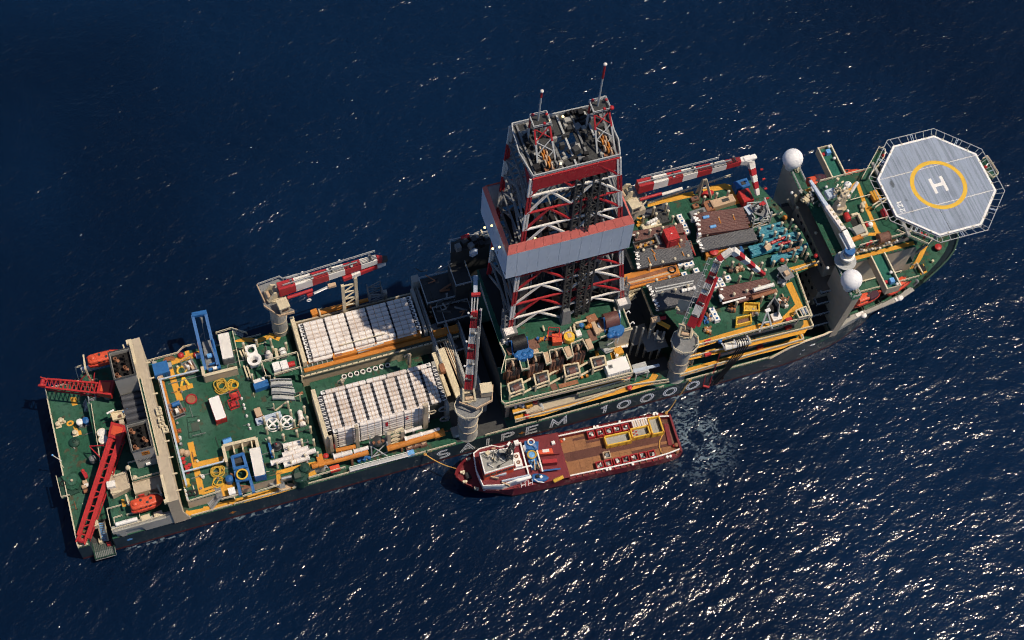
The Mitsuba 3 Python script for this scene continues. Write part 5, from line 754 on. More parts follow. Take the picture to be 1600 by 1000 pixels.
# port after crane, stowed
k=thing('deck_crane','red and white striped crane stowed horizontally over the sea at the port riser bay','crane');pedestal(k,-55.2,19.0,7,25.8,1.9,3.2)
add(k,'side_platform',MB().prism(Polygon([p[:2] for p in((-58.6,22.8,28),(-53.2,23.4,28),(-52.5,22.3,28),(-53.7,16.2,28),(-51.8,14.2,28),(-52,13.5,28),(-55.6,13.4,28),(-58.3,17,28))]),27.6,27.9),'steel_grey');add(k,'platform_edge',MB().wall([(-58.3,17,28),(-55.6,13.4,28),(-51.9,13.5,28)],27.8,28.6,.25),'tan');add(k,'platform_edge',MB().wall([(-58.6,22.8,28),(-57.9,17.9,28)],27.8,28.8,.25),'tan');add(k,'railing',MB().rail([(-58.4,22.8,28),(-53,23.4,28),(-52.4,22.6,28),(-49,22.8,28)],1.1,1.6,.12),'rail_grey')
t0=(-55.6,19,30);turret(k,t0[0],t0[1],27.9,(-54.1,14.9,31),8);a,b=V(*(-54.3,18.6,31.2)),V(*(-30.1,20.2,31.2));box_boom(k,a,b,2.2,3.2,1.6,1.8,[R_,W_,R_,W_,R_,W_]);tip=V(*(-27.6,19.9,30.6));box_boom(k,b,tip,1.5,1.6,1.1,1.2,[R_,'dark_steel']);rigging(k,a,b,(0,0,1.6));ladder(k,lerp(a,b,.1),b,(0,1.3,1.0),(0,0,1.1));ladder(k,lerp(a,b,.05),lerp(a,b,.8),(0,-.2,1.4),(0,0,.6))
box_boom(k,V(*(-28,20.1,28.8)),V(*(-38.8,18.6,28.8)),.9,1.2,1.0,1.3,[W_,R_,R_,W_,R_],'jib_section');add(k,'jib_ram',MB().tube((-52.6,17.2,29),(-46.4,17.6,29),.42,10),R_,smooth=40);add(k,'jib_end',MB().box((-47.3,17.3,27.5),(1.4,1.0,.9),10),R_);add(k,'hook',MB().ring((-47.7,16.8,26),.45,.18,12,6,1),'white');add(k,'jib_rod',MB().tube((-46.3,16.7,28.6),(-42.3,17.5,28.6),.2,8),'white');add(k,'jib_rod',MB().tube((-46.4,16.8,28.9),(-42.4,17.7,28.9),.16,8),'rail_grey');add(k,'ram_head',MB().bar((-42.7,17.5,29),(-40.8,17.5,29),.9,.8),'tan')
for p in((-47.9,20.6,33),(-38.8,21.3,33)):add(k,'lamp',MB().sph(p,.3,6),'white',smooth=True)
kr=thing('boom_rest','cream braced boom rest standing under the port after crane','boom rest');A,B=((-39.2,17.9,27)),((-35.8,18.7,28))
for p in(A,B):add(kr,'post',MB().bar((p[0],p[1],14),p,.75),'cream')
for i in range(7):z0=15.5+i*1.6;pa,pb=(A,B) if i%2 else(B,A);add(kr,'brace',MB().bar((pa[0],pa[1],z0),(pb[0],pb[1],z0+1.5),.3),'cream')
kr=thing('access_scaffold','dark shaded lattice platform outboard of the port riser bay','scaffold');P=[(-32.7,23,14),(-28.6,22.3,14),(-28.4,21.2,10),(-31.9,21.5,10)]
add(kr,'tower',MB().truss((-30.5,20.8,10),(-30.7,20.6,17),3.4,3.0,4,.2),'steel_grey');add(kr,'post',MB().bar((-28.2,20.6,10),(-28.4,19.6,16),.8),'wall_grey')
# mid starboard crane, raised 
k=thing('deck_crane','slim red and white crane with its boom raised beside the derrick','crane');pedestal(k,-18.9,-18.6,7,21.0,2.3,3.4)
add(k,'side_platform',MB().prism(Polygon([p[:2] for p in((-20.4,-17.3,23.6),(-17.6,-20.3,23.6),(-13.7,-19.6,23.6),(-12.2,-15.6,23.6),(-15.6,-15.4,23.6),(-19.7,-14.8,23.6))]),23.2,23.5),'steel_grey');add(k,'platform_edge',MB().wall([(-12.3,-15.9,23.6),(-13.6,-19.6,23.6),(-17.7,-20.6,23.6),(-21.1,-17.9,23.6)],23.4,24.2,.25),'tan')
t0=(-18.5,-16.7,24);turret(k,t0[0],t0[1],22.9,(-14.4,-17.3,26.5),82);a,b=V(*(-18.2,-15.9,26)),V(*(-15.1,-8.2,48));box_boom(k,a,b,2.1,1.3,1.5,1.0,[R_,W_,R_,W_,R_]);c=V(*(-14.6,-6.7,53));
for d in(-.7,-.1,.6):add(k,'boom_tip_tube',MB().bar(b+[d,0,0],c+[d,0,0],.28),W_)
add(k,'boom_head',MB().box(c-[.0,.3,.4],(2.0,.7,.8),-10),R_);add(k,'boom_ram',MB().tube(a+[1.1,-.6,.3],lerp(a,b,.8)+[.9,-.6,.4],.35,8),'steel_grey',smooth=40);rigging(k,a,b,(-.2,-.75,.3));ladder(k,a,b,(1.25,0,.5),(.3,-.4,.3));add(k,'jib',MB().bar(c,V(*(-11.7,1.7,45)),.9,.7),'windwall')
for f in(.3,.62,.98):
    for sg in(-1.4,1.4):add(k,'lamp',MB().sph(lerp(a,b,f)+[sg,0,.4],.28,6),'white',smooth=True)
# forward starboard crane with knuckled jib
k=thing('deck_crane','red and white crane with bent jib over the drill pipes at the starboard edge','crane');pedestal(k,34.9,-18.3,7,24,2.3,3.4)
t0=(34.3,-18.1,31);turret(k,t0[0],t0[1],29,(35.3,-13,33),60);a,b=V(*(35.7,-17.8,32)),V(*(41.6,-11.9,49.5));box_boom(k,a,b,2.0,2.4,1.5,1.5,[R_,W_,R_,W_,R_,W_]);e=V(*(44.7,-11.4,51.5));box_boom(k,b,e,1.3,1.2,1.2,1.2,[R_,W_,W_]);box_boom(k,e,V(*(52.5,-15.6,43.5)),1.3,1.7,.7,.9,[W_,R_,W_,R_,W_,R_],'jib_section')
rigging(k,a,b,(-.4,-.5,1.2));ladder(k,a,b,(-1.4,.4,.2),(-.9,.3,.5));add(k,'boom_ram',MB().tube(a+[1.4,-.6,-.4],lerp(a,b,.75)+[1.4,0,-1.2],.45,8),R_,smooth=40);add(k,'jib_ram',MB().tube(lerp(a,b,.8)+[0,0,1.2],e-[.5,0,0],.3,8),'white');add(k,'upper_cab',MB().box((34.9,-12.9,32.5),(3.0,2.0,.5),40),'cream')
for d in(-1.2,1.2):add(k,'bracket_fin',MB().bar(V(*(34.8,-17.9,30.5))+[d,0,0],V(*(34.7,-17.5,32))+[d*1.3,0,.8],.3,1.6),'cream')
add(k,'ladder_tower',MB().truss((37.9,-18.8,7),(37.7,-18.6,23),1.1,1.1,9,.12),'rail_cream');add(k,'side_cone',MB().lathe([(1.0,-.8),(.7,.6),(.2,.8)],(34.9,-19.5,21),12),'cream',smooth=40)
# forward port crane
k=thing('deck_crane','red and white striped crane stowed along the port rail beyond the pipe racks','crane');pedestal(k,34.6,19.2,7,31,2.0,3.2)
t0=(33.3,20.3,34.5);turret(k,t0[0],t0[1],31.4,(33,15.5,35.5),8);a,b=V(*(35.2,19.6,35.8)),V(*(62.1,19.7,35.8));box_boom(k,a,b,2.2,3.2,1.5,1.7,[R_,W_,R_,W_,R_,W_,R_]);rigging(k,a,b,(0,0,1.6));ladder(k,lerp(a,b,.05),lerp(a,b,.8),(0,1.3,1.0),(0,0,1.1));ladder(k,lerp(a,b,.0),lerp(a,b,.9),(0,-.2,1.4),(0,0,.6));e=V(*(64.9,19.6,35.3));box_boom(k,b,e,1.3,1.5,2.2,1.6,[W_,W_]);box_boom(k,e-[0,.4,0],V(*(65.8,13.4,28.5)),1.6,1.4,.9,.9,[W_,R_,W_,R_,W_],'jib_section')
add(k,'jib_ram',MB().tube((35.5,17.6,33),(41.3,17.8,33),.4,10),R_,smooth=40);add(k,'jib_cylinder',MB().tube((41.2,17.5,33),(46.5,17.5,33.5),.4,10),W_,smooth=40)
for i in range(4):add(k,'jib_lamp',MB().box(V(*(66.8,18.7,32.5))+[1.0,-1.0-i*2,-1.4*i],(.7,.4,.4)),'bright_red')
add(k,'head_block',MB().box((64.7,19.5,36.1),(3.2,1.2,.6),4),'white');add(k,'cab_front',MB().box((34.5,16.1,30.5),(3.0,2.8,2),8),'wall_beige')
kr=thing('boom_rest','cream A shaped boom rest under the forward port crane','boom rest')
for a,b in(((53.2,19.4,23.8),(53.2,19.4,32)),((56,18.2,23.8),(53.6,19.2,32)),((53,20.7,23.8),(53.2,19.4,32))):add(kr,'leg',MB().bar(a,b,.55),'wall_beige')
add(kr,'cross_tie',MB().bar((53.9,19.8,27),(55.6,19.7,27),.35),'cream')
# ================================================================ drill floor, reel deck, side walkways under the derrick
ZF,ZR=28.0,19.6
DF=thing('drill_floor','green drill floor with notched front edge and beige side wall under the derrick','platform')
fl=Polygon([p[:2] for p in((-8.3,-8.1,28),(-7.9,-11.4,28),(-10.3,-15.5,28),(-9.4,-15.3,28),(-8.3,-12.8,28),(-5.3,-13.2,28),(-5.5,-16.3,28),(-3.8,-16.4,28),(-3.3,-12.9,28),(0.6,-13.4,28),(0.4,-16.5,28),(1.6,-16.4,28),(2.1,-13.4,28),(5.3,-13.5,28),(5.5,-16.5,28),(7.1,-16.2,28),(7.6,-13.1,28),(11.2,-12.9,28),(11.2,-15.8,28),(12.6,-15.8,28),(12.7,-14.1,28),(14.8,-13.5,28),(22.5,-13,28),(22.6,-7,28))]+[(23.2,12.5),(-7.5,12.5)])
add(DF,'floor',MB().prism(fl,27.8,28),'deck_green');add(DF,'under_wall',MB().prism(Polygon(R4(-6.6,22.6,-9.6,12)),19.6,27.8),'wall_grey');add(DF,'side_wall',MB().bx(17.2,22.9,-13.0,-12.7,20.2,28.0),'wall_beige');add(DF,'edge_beam',MB().bx(17.0,23.1,-13.2,-12.8,27.75,28.15),'cream');add(DF,'edge_beam',MB().bx(17.2,23.0,-13.25,-12.85,20.0,20.4),'cream')
for pts in([(-8.3,-8.1,28),(-7.9,-11.4,28),(-10.3,-15.5,28)],[(-9.2,-15.2,28),(-8.3,-12.8,28),(-5.3,-13.2,28),(-5.5,-16.3,28),(-3.8,-16.4,28),(-3.3,-12.9,28),(0.6,-13.4,28),(0.4,-16.5,28),(1.6,-16.4,28)],[(1.6,-16.4,28),(2.1,-13.4,28),(5.3,-13.5,28),(5.5,-16.5,28),(7.1,-16.2,28),(7.6,-13.1,28),(10.6,-12.7,28),(10.9,-15.7,28)],[(14.8,-13.5,28),(22.5,-13,28),(22.6,-7,28)]):add(DF,'railing',MB().rail(pts,1.0,2,.15),'rail_cream')
for p in((22.6,-9.2,29),(22.6,-12.2,29)):add(DF,'lamp_bracket',MB().path([p,V(*p)+[.8,.2,.6],V(*p)+[1.0,-.3,.2]],.14),'white')
add(DF,'hand_pipe',MB().path([(21.6,-7.4,28.6),(21.2,-9.5,28.6),(20.4,-10.3,28.6),(20.4,-11.7,28.6)],.22),'windwall');add(DF,'wall_hose',MB().path([(18.1,-13.2,27),(19,-13.5,27.4),(19.4,-13.7,26.5),(19.4,-13.8,24)],.14),'white')
k=thing('stairway','grey stairway from the drill floor down to the reel deck','stairs');add(k,'flight',MB().stair((17,-15.1,27.8),(16.2,-12.1,20),2.0,12),'rail_grey');add(k,'landing',MB().box((16.1,-14.8,27),(3.6,1.8,.15),-8),'deck_grey_green');add(k,'lower_flight',MB().stair((15.8,-14.5,23),(18.8,-13,20),1.4,8),'rail_grey')
RD=thing('reel_deck','green reel deck with cream framed winches along the starboard side below the drill floor','platform')
rd=Polygon([p[:2] for p in((-9.5,-14.2,19.6),(-11,-18.9,19.6),(-10.3,-19.9,19.6),(21.4,-20.6,19.6),(21.5,-15.5,19.6),(20.9,-13.6,19.6))]+[(20,-10),(-9,-10)])
add(RD,'floor',MB().prism(rd,19.4,19.6),'deck_green');add(RD,'railing',MB().rail([(-9.7,-14.5,19.6),(-10.9,-18.7,19.6),(-10.4,-19.8,19.6)],1.1,2,.15),'rail_cream');add(RD,'railing',MB().rail([(-10.4,-19.8,19.6),(21.3,-20.6,19.6),(21.5,-15.6,19.6)],1.1,2,.16),'rail_cream');add(RD,'edge_plate',MB().wall([(-10.4,-19.9,19.6),(21.3,-20.7,19.6)],18.6,19.5,.3),'wall_beige')
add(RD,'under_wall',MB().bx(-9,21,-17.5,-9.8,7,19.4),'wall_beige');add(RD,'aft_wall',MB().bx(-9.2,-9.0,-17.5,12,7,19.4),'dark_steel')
for p in((10.6,-18.3,20),(9.3,-18.3,20)):add(RD,'yellow_valve',MB().box(p,(.6,.6,.6)),'gantry_orange')
add(RD,'red_mat',MB().bar((3.4,-18.8,19.68),(8.2,-18.8,19.68),1.1,.05),'rust');add(RD,'red_mat',MB().bar((1.5,-18.6,19.68),(3,-18.5,19.68),1.6,.05),'brown')
for i,P in enumerate((((-8.5,-16.1,22.6),(-5,-15.7,22.6),(-5.4,-18.4,22.6),(-8.9,-18.7,22.6)),((-1.9,-15.3,22.6),(1.5,-15.4,22.6),(1,-18,22.6),(-2.3,-18.3,22.6)),((5.6,-15.2,22.6),(9.1,-15.5,22.6),(8.7,-18,22.6),(5.1,-18.2,22.6)),((12.3,-15.2,22.6),(15.7,-15.5,22.6),(15.4,-17.7,22.6),(12.1,-17.9,22.6)))):
    k=thing('reel_winch',('cream framed dark red winch at the after end of the reel deck','cream framed dark winch, second from the after end of the reel deck','cream framed dark winch, third from the after end of the reel deck','cream framed dark red winch beside the white container on the reel deck')[i],'winch','cream framed reel deck winches');P=[V(*p) for p in P];c=sum(P)/4
    for p in P:add(k,'leg',MB().bar((p[0],p[1],ZR),p,.4),'cream')
    for a,b in((0,1),(1,2),(2,3),(3,0)):add(k,'beam',MB().bar(P[a],P[b],.38),'cream')
    add(k,'lower_beam',MB().bar(P[3]-[0,0,1.7],P[2]-[0,0,1.7],.4),'cream');add(k,'lower_beam',MB().bar(P[0]-[0,0,1.7],P[1]-[0,0,1.7],.4),'cream')
    add(k,'drum',MB().tube(lerp(P[0],P[3],.5)+[.4,0,-.6],lerp(P[1],P[2],.5)+[-.4,0,-.6],1.15,16),'pipe_dark',smooth=40);add(k,'hose_wrap',MB().tube(lerp(P[0],P[3],.55)+[1.0,-.1,-.6],lerp(P[1],P[2],.55)+[-1.0,-.1,-.6],1.22,16),'casing_brown',smooth=40)
    if i<3:add(k,'feed_tube',MB().tube(P[1]-[0,.6,1.2],P[1]+[4.4,.6,-1.2],.28,8),'cream');add(k,'feed_tube',MB().tube(P[2]-[0,0,2.0],P[2]+[4.6,1.2,-2.0],.28,8),'cream')
p=(17.9,-18.5,22);container(p[0],p[1],ZR,5.6,3.6,2.5,1,'white','white_paint','white roofed container at the forward end of the reel deck',name='container');k=thing('roof_plate','small blue grey plate on the white reel deck container roof','plate');add(k,'plate',MB().box((16.3,-18.4,22.14),(1.0,.9,.06)),'steel_grey');add(k,'eye',MB().box((16.3,-18.4,22.2),(.4,.3,.06)),'dark_steel')
add(RD,'walkway_marking',MB().prism(Polygon([p[:2] for p in((18.1,-13.7,19.6),(19,-13.8,19.6),(18.7,-15.9,19.6),(17.9,-16,19.6))]),19.604,19.614),'walk_yellow');add(RD,'walkway_marking',MB().prism(Polygon([p[:2] for p in((14.7,-12.2,19.6),(15.6,-12.4,19.6),(15.3,-14.1,19.6),(14.4,-14,19.6))]),19.604,19.614),'walk_yellow')
k=thing('yellow_winch','yellow winch on the reel deck below the stairway','winch');add(k,'body',MB().box((20,-14.3,19.6),(2.0,1.8,1.2),5),'walk_yellow');add(k,'drum',MB().tube((18.9,-15.2,20.6),(19.4,-15.6,20.6),.5,12),'white');add(k,'frame',MB().path([(18.8,-14.3,20.6),(18.8,-15.9,20.6),(20.5,-15.9,20.6)],.12),'cream')
k=thing('white_post','white boom end poking out by the drill floor side wall','pole');add(k,'tube',MB().tube((19.9,-13.4,20.5),(22.3,-13.5,20.5),.3,8),'white');add(k,'tip',MB().sph((22.3,-13.5,20.5),.4,6),'white',smooth=True)
# riser tensioners in the notches
r=random.Random(3)
for i,(x0,x1,y) in enumerate((((-8.5,-14.4,28),(-5.4,-14.6,28),0),((-3.5,-14.8,28),(0.4,-14.9,28),0),((1.9,-15,28),(5.3,-14.9,28),0),((7.2,-14.8,28),(10.7,-14.8,28),0))):
    k=thing('riser_tensioner',('rusty brown tensioner bank in the aftmost notch of the drill floor','rusty brown tensioner bank in the second notch from aft','rusty brown tensioner bank in the third notch from aft','dark brown tensioner bank in the forward notch by the stairway')[i],'tensioner','riser tensioner banks');a,b=V(*x0),V(*x1)
    for j in range(5):
        for row in(0,1):
            c=lerp(a,b,(j+.25+.5*row)/5)+[0,1.6-row*1.6,-1.0-.7*row+r.uniform(-.4,.5)];m_=V(c[0]+r.uniform(-.3,.1),c[1]-.2,24.2);
            add(k,'upper_cylinder',MB().tube(m_,c,.42,10),'brown' if(j+row)%3 else 'dark_steel',smooth=40);add(k,'rod',MB().tube(V(m_[0],m_[1]-.1,ZR),m_,.34,8),'rust',smooth=40)
    add(k,'head_beam',MB().bar(a+[0,1.6,-.3],b+[0,1.6,-.3],.7,.5),'dark_steel');add(k,'sheave',MB().tube(lerp(a,b,.5)+[-.2,.6,.3],lerp(a,b,.5)+[.2,.6,.3],.8,14),'tan')
# gear on the drill floor
for i,(p,l) in enumerate((((-4.3,-9.9,30),'dark drum in blue frame with blue cover at the after end of the drill floor'),((18.4,-10.2,30),'brown drum in blue frame with blue cover at the forward corner of the drill floor'))):
    k=thing('cable_drum',l,'reel','blue framed drill floor drums');c=V(p[0],p[1],ZF+1.9)
    add(k,'drum',MB().tube(c-[1.7,0,0],c+[1.7,0,0],1.8,20),'black' if i==0 else 'casing_brown',smooth=40)
    for sx in(-1.9,1.9):add(k,'side_frame',MB().bar(c+[sx,-1.9,-1.8],c+[sx,0,1.9],.28).bar(c+[sx,1.9,-1.8],c+[sx,0,1.9],.28),'blue_paint')
    q=MB().prism(Polygon(arc(0,0,2.0,1.5,0,360,16)),0,1.4);add(k,'cover',place(q,(c[0]+.5,c[1]-2.7,ZF+.05),8),'blue_paint')
    rr=random.Random(i)
    for j in range(7):add(k,'cover_fold',MB().sph((c[0]-1.4+j*.6,c[1]-3.0+rr.uniform(-.8,.5),ZF+1.1+rr.uniform(-.3,.3)),rr.uniform(.5,.9),6,.6),'blue_paint',smooth=True)
skid(*((4.5,-9.6,29))[:2],ZF,2.6,2.4,2.0,-20,'bright_red',[('drum','dark_steel'),('pipe','crane_red')],'open red winch frame on the middle of the drill floor',2,'deck_winch','winch');p=(4.7,-11.2,29.6);k=thing('red_tool_house','bright orange red box beside the open red winch frame','box');add(k,'body',MB().box((p[0],p[1],ZF),(2.2,2.2,1.8),-12),'orange_red');add(k,'lid',MB().box((p[0],p[1],ZF+1.8),(2.25,2.25,.08),-12),'orange_red');add(k,'foot',MB().box((5.1,-11.7,28),(2.0,.5,.5),-12),'white')
p=(7.7,-11.5,29.4);reel((p[0],p[1],ZF),1.15,1.5,'yellow','tan','yellow topped round reel standing on the drill floor',ax=1);k=thing('round_drum','short yellow drum standing beside the white cylinders','drum');add(k,'shell',MB().lathe([(1.3,-1.6),(1.3,0),(.2,.05)],(7.6,-11.6,29.9),18),'yellow',smooth=40);add(k,'lower_shell',MB().lathe([(1.34,-1.9),(1.34,-.5)],(7.6,-11.5,29.6),18),'tan',smooth=40)
for p in((6.5,-10,29),(7.3,-10,29),(7.9,-9.8,29)):k=thing('gas_cylinder','grey white cylinder in the row of three on the drill floor','cylinder','drill floor gas cylinders');add(k,'shell',MB().lathe([(.4,-1),(.4,.5),(.15,.8)],p,10),'white_paint',smooth=40);add(k,'valve',MB().sph((p[0],p[1],p[2]+.85),.16,6),'dark_steel')
for p,d,mt,l,nm in(((10.2,-10.9,28.6),(1.3,1.5,.9),'white_paint','small white cabinet on the open drill floor','cabinet'),((13.3,-12,28),(1.7,3.0,.12),'brown','flat brown plate on the open drill floor','plate'),((-1.1,-10.4,28),(3.2,2.6,.18),'brown','worn brown planking mat beside the after blue drum','mat'),((-6.6,-10.7,28.2),(1.4,1.8,.5),'brown','brown pallet at the after edge of the drill floor','pallet'),((-0.9,-12.4,28.3),(1.4,1.0,.5),'tan','pale tan box near the second notch','box')):
    k=thing(nm,l,nm);add(k,'body',MB().box((p[0],p[1],ZF+.01),d,2),mt);add(k,'top',MB().box((p[0],p[1],ZF+.01+d[2]),(d[0]*.9,d[1]*.9,.05),2),mt)
for p,l in(((6.4,-14.7,28.3),'pinkish pallet on the second walkway tongue from the stairway'),((11.8,-14.2,28.3),'orange pink pallet on the tongue by the stairway'),((1.1,-14.7,28.3),'dark pallet on the tongue between the after notches')):k=thing('pallet',l,'pallet');add(k,'load',MB().box((p[0],p[1],ZF+.2),(1.3,2.6,.5),2),'tan');add(k,'base',MB().box((p[0],p[1],ZF+.01),(1.4,2.7,.18),2),'brown')
k=thing('tong_rack','tangle of orange tools on the middle drill floor','tools')
for i in range(9):p=lerp((0.3,-9.8,28.4),(2.8,-10,28.4),i/8);add(k,'tool',MB().box((p[0]+r.uniform(-.4,.4),p[1]+r.uniform(-.5,.5),ZF+.05),(r.uniform(.4,1.2),r.uniform(.3,.6),r.uniform(.4,1.0)),r.uniform(0,90)),('gantry_orange','rust','blue_paint')[i%3] if i%4 else 'gantry_orange')
k=thing('orange_manifold','orange pipe manifold with a pinkish skid before the forward blue drum','manifold');
for i in range(7):p=lerp((12.5,-9.8,28.6),(14,-9.9,28.6),i/6);add(k,'valve',MB().sph((p[0],p[1]+r.uniform(-.6,.6),ZF+.6+r.uniform(0,.5)),.42,6),'gantry_orange',smooth=True)
add(k,'rail',MB().bar((14.3,-9.2,28.8),(14.5,-12.6,28.8),1.0,1.0),'tan');add(k,'rail',MB().bar((16.1,-8.8,28.8),(16.3,-11.2,28.8),.8,1.0),'rust');add(k,'rail',MB().bar((15.5,-9.6,28.6),(15.5,-11,28.6),.5,.6),'windwall');add(k,'head',MB().box((14.4,-8.3,28),(2.4,1.8,1.4),8),'rust');add(k,'foot',MB().box((16.1,-11.3,28),(2.4,1.2,.8),8),'tan')
k=thing('blue_pump','small dark blue pump on the drill floor','pump');add(k,'body',MB().lathe([(.6,0),(.6,.8),(.3,1)],(11.6,-9,28),10),'blue_paint',smooth=40);add(k,'motor',MB().box((10.9,-9,28),(1.1,.8,.8)),'dark_steel')
k=thing('standpipe','cream bent standpipes rising in front of the derrick','pipe');add(k,'pipe',MB().path([(10.3,-8,28.5),(9.8,-8.8,28.6),(9.6,-10.4,28.4)],.3),'cream');add(k,'pipe',MB().path([(8.9,-8.7,28.6),(8.8,-10.2,28.4)],.22),'cream');add(k,'pipe',MB().path([(10.3,-8.3,29),(14,-8.3,29),(14.3,-8.2,29.3)],.3),'cream');add(k,'pipe',MB().path([(20.6,-6.9,29),(20.4,-8.2,29),(19.7,-8.6,29)],.3),'cream');add(k,'pipe',MB().path([(2.7,-6.8,29),(2.7,-8,28.6)],.25),'cream')
k=thing('mud_unit','white valve cluster at the after corner of the drill floor','valve')
for i in range(8):p=((-7.3,-7.6,28.8),(-6.6,-8.3,28.6),(-5.7,-8.3,28.6),(-6.6,-8.8,28.5),(-7.2,-8.2,28.6),(-6.2,-7.6,28.8),(-5.8,-7.6,28.8),(-5.6,-8.7,28.6))[i];add(k,'valve',MB().sph(p,.42,6),'white_paint' if i%3 else 'steel_grey',smooth=True)
add(k,'bed',MB().box((-6.4,-7.8,28),(2.8,1.6,.25)),'steel_grey')
# ---- starboard side walkways, levels 12 and 18
SWK=thing('side_walkway','green side walkway with a wide yellow strip along the starboard side below the reel deck','walkway')
wk=Polygon([p[:2] for p in((-7.6,-18.1,12),(-7.9,-21.3,12),(20.8,-20.2,12),(31.6,-21.6,12),(29.7,-18.7,12),(23.9,-17,12))]+[(22,-15),(-9,-15)])
add(SWK,'floor',MB().prism(wk,11.8,12),'deck_green');add(SWK,'walkway_marking',MB().prism(LineString([p[:2] for p in((-7.7,-20.4,12),(-0.7,-21,12),(6.1,-20.6,12),(17.6,-20.7,12),(27.2,-20.5,12),(29,-18.9,12))]).buffer(.75,cap_style=2,join_style=2),12.004,12.014),'walk_yellow');add(SWK,'walkway_marking',MB().prism(Polygon([p[:2] for p in((18.7,-19.4,12),(19.5,-19.2,12),(19.8,-20.7,12),(18.3,-20.6,12))]),12.006,12.016),'walk_yellow')
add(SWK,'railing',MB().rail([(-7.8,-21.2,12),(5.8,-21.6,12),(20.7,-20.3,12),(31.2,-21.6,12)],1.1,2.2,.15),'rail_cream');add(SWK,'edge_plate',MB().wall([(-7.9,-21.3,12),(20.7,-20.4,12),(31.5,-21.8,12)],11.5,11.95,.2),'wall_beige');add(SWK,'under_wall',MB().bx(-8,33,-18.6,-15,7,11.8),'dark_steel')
add(SWK,'duct',MB().bar((-4,-19.7,12.5),(17.7,-19.8,12.5),1.9,1.0),'wall_beige');add(SWK,'duct_end',MB().box((-2.9,-19.5,12),(4.0,2.2,1.5),4),'wall_beige');add(SWK,'silver_pipe',MB().tube((-1,-19.2,14),(-0.6,-20.5,12.4),.45,10),'rail_grey',smooth=40)
add(SWK,'upper_ledge',MB().prism(Polygon([p[:2] for p in((-8,-19,14.5),(-5.7,-19.1,14.5),(-4.6,-20.2,14.5),(-8.2,-20.3,14.5))]),14.3,14.5),'walk_yellow');add(SWK,'ledge_rail',MB().bar((-8.2,-20.4,14.9),(-4.7,-20.4,14.9),.3),'rail_cream');add(SWK,'upper_strip',MB().bar((9.7,-19,15),(20.3,-19.5,15),1.0,.1),'walk_yellow');add(SWK,'upper_strip_rail',MB().rail([(8,-19.9,14.6),(21.4,-19.9,14.6)],1.1,2,.15),'rail_cream');add(SWK,'upper_strip_floor',MB().bar((8.3,-19.4,14.5),(21.6,-19.4,14.5),2.4,.12),'deck_grey_green')
for p in((-7.1,-18.9,14.6),(-6,-18.8,14.6),(-5.5,-19.4,14.8)):add(SWK,'valve',MB().lathe([(.35,0),(.35,1.2)],p,8),'windwall')
add(SWK,'yellow_block',MB().box((-4,-19.3,14.5),(1.5,1.3,1.0),5),'walk_yellow');
for p,l in(((-2.3,-19.1,15.5),'red cylinder at the after end of the duct on the starboard walkway'),((-4.8,-20.9,12.6),'flat red valve on the yellow strip near the after end'),((21.4,-20.9,12.6),'flat red valve on the yellow strip near the forward end'),((21.3,-19.3,15.5),'small red valve below the forward end of the reel deck')):k=thing('red_valve',l,'valve');add(k,'body',MB().lathe([(.6,-.5),(.6,.3),(.2,.5)],p,10),'bright_red',smooth=40);add(k,'stem',MB().bar(p,V(*p)+[.9,.1,0],.2),'dark_steel')
k=thing('grey_gangway','silver grey loading gangway at the forward end of the reel deck','gangway');a,b=V(*(22.9,-18.2,15.5)),V(*(29.6,-18.4,15.5));add(k,'walkway',MB().bar(a,b,.9,.5,.6,.4),'windwall');add(k,'wide_end',MB().bar((23.2,-17.8,15.4),(26.7,-17.8,15.4),2.6,.25),'rail_grey');add(k,'lower_rail',MB().bar((23.8,-18.6,13.6),(27.3,-18.6,13.6),.25),'rail_grey')
for p in((23.4,-19.3,15),(26.5,-19.2,15)):add(k,'leg',MB().bar((p[0],p[1],12),p,.25),'rail_grey')
add(SHIP,'blue_fender_wall',MB().bx(10,21.5,-19.2,-18.9,15.5,18.4),'blue_paint')
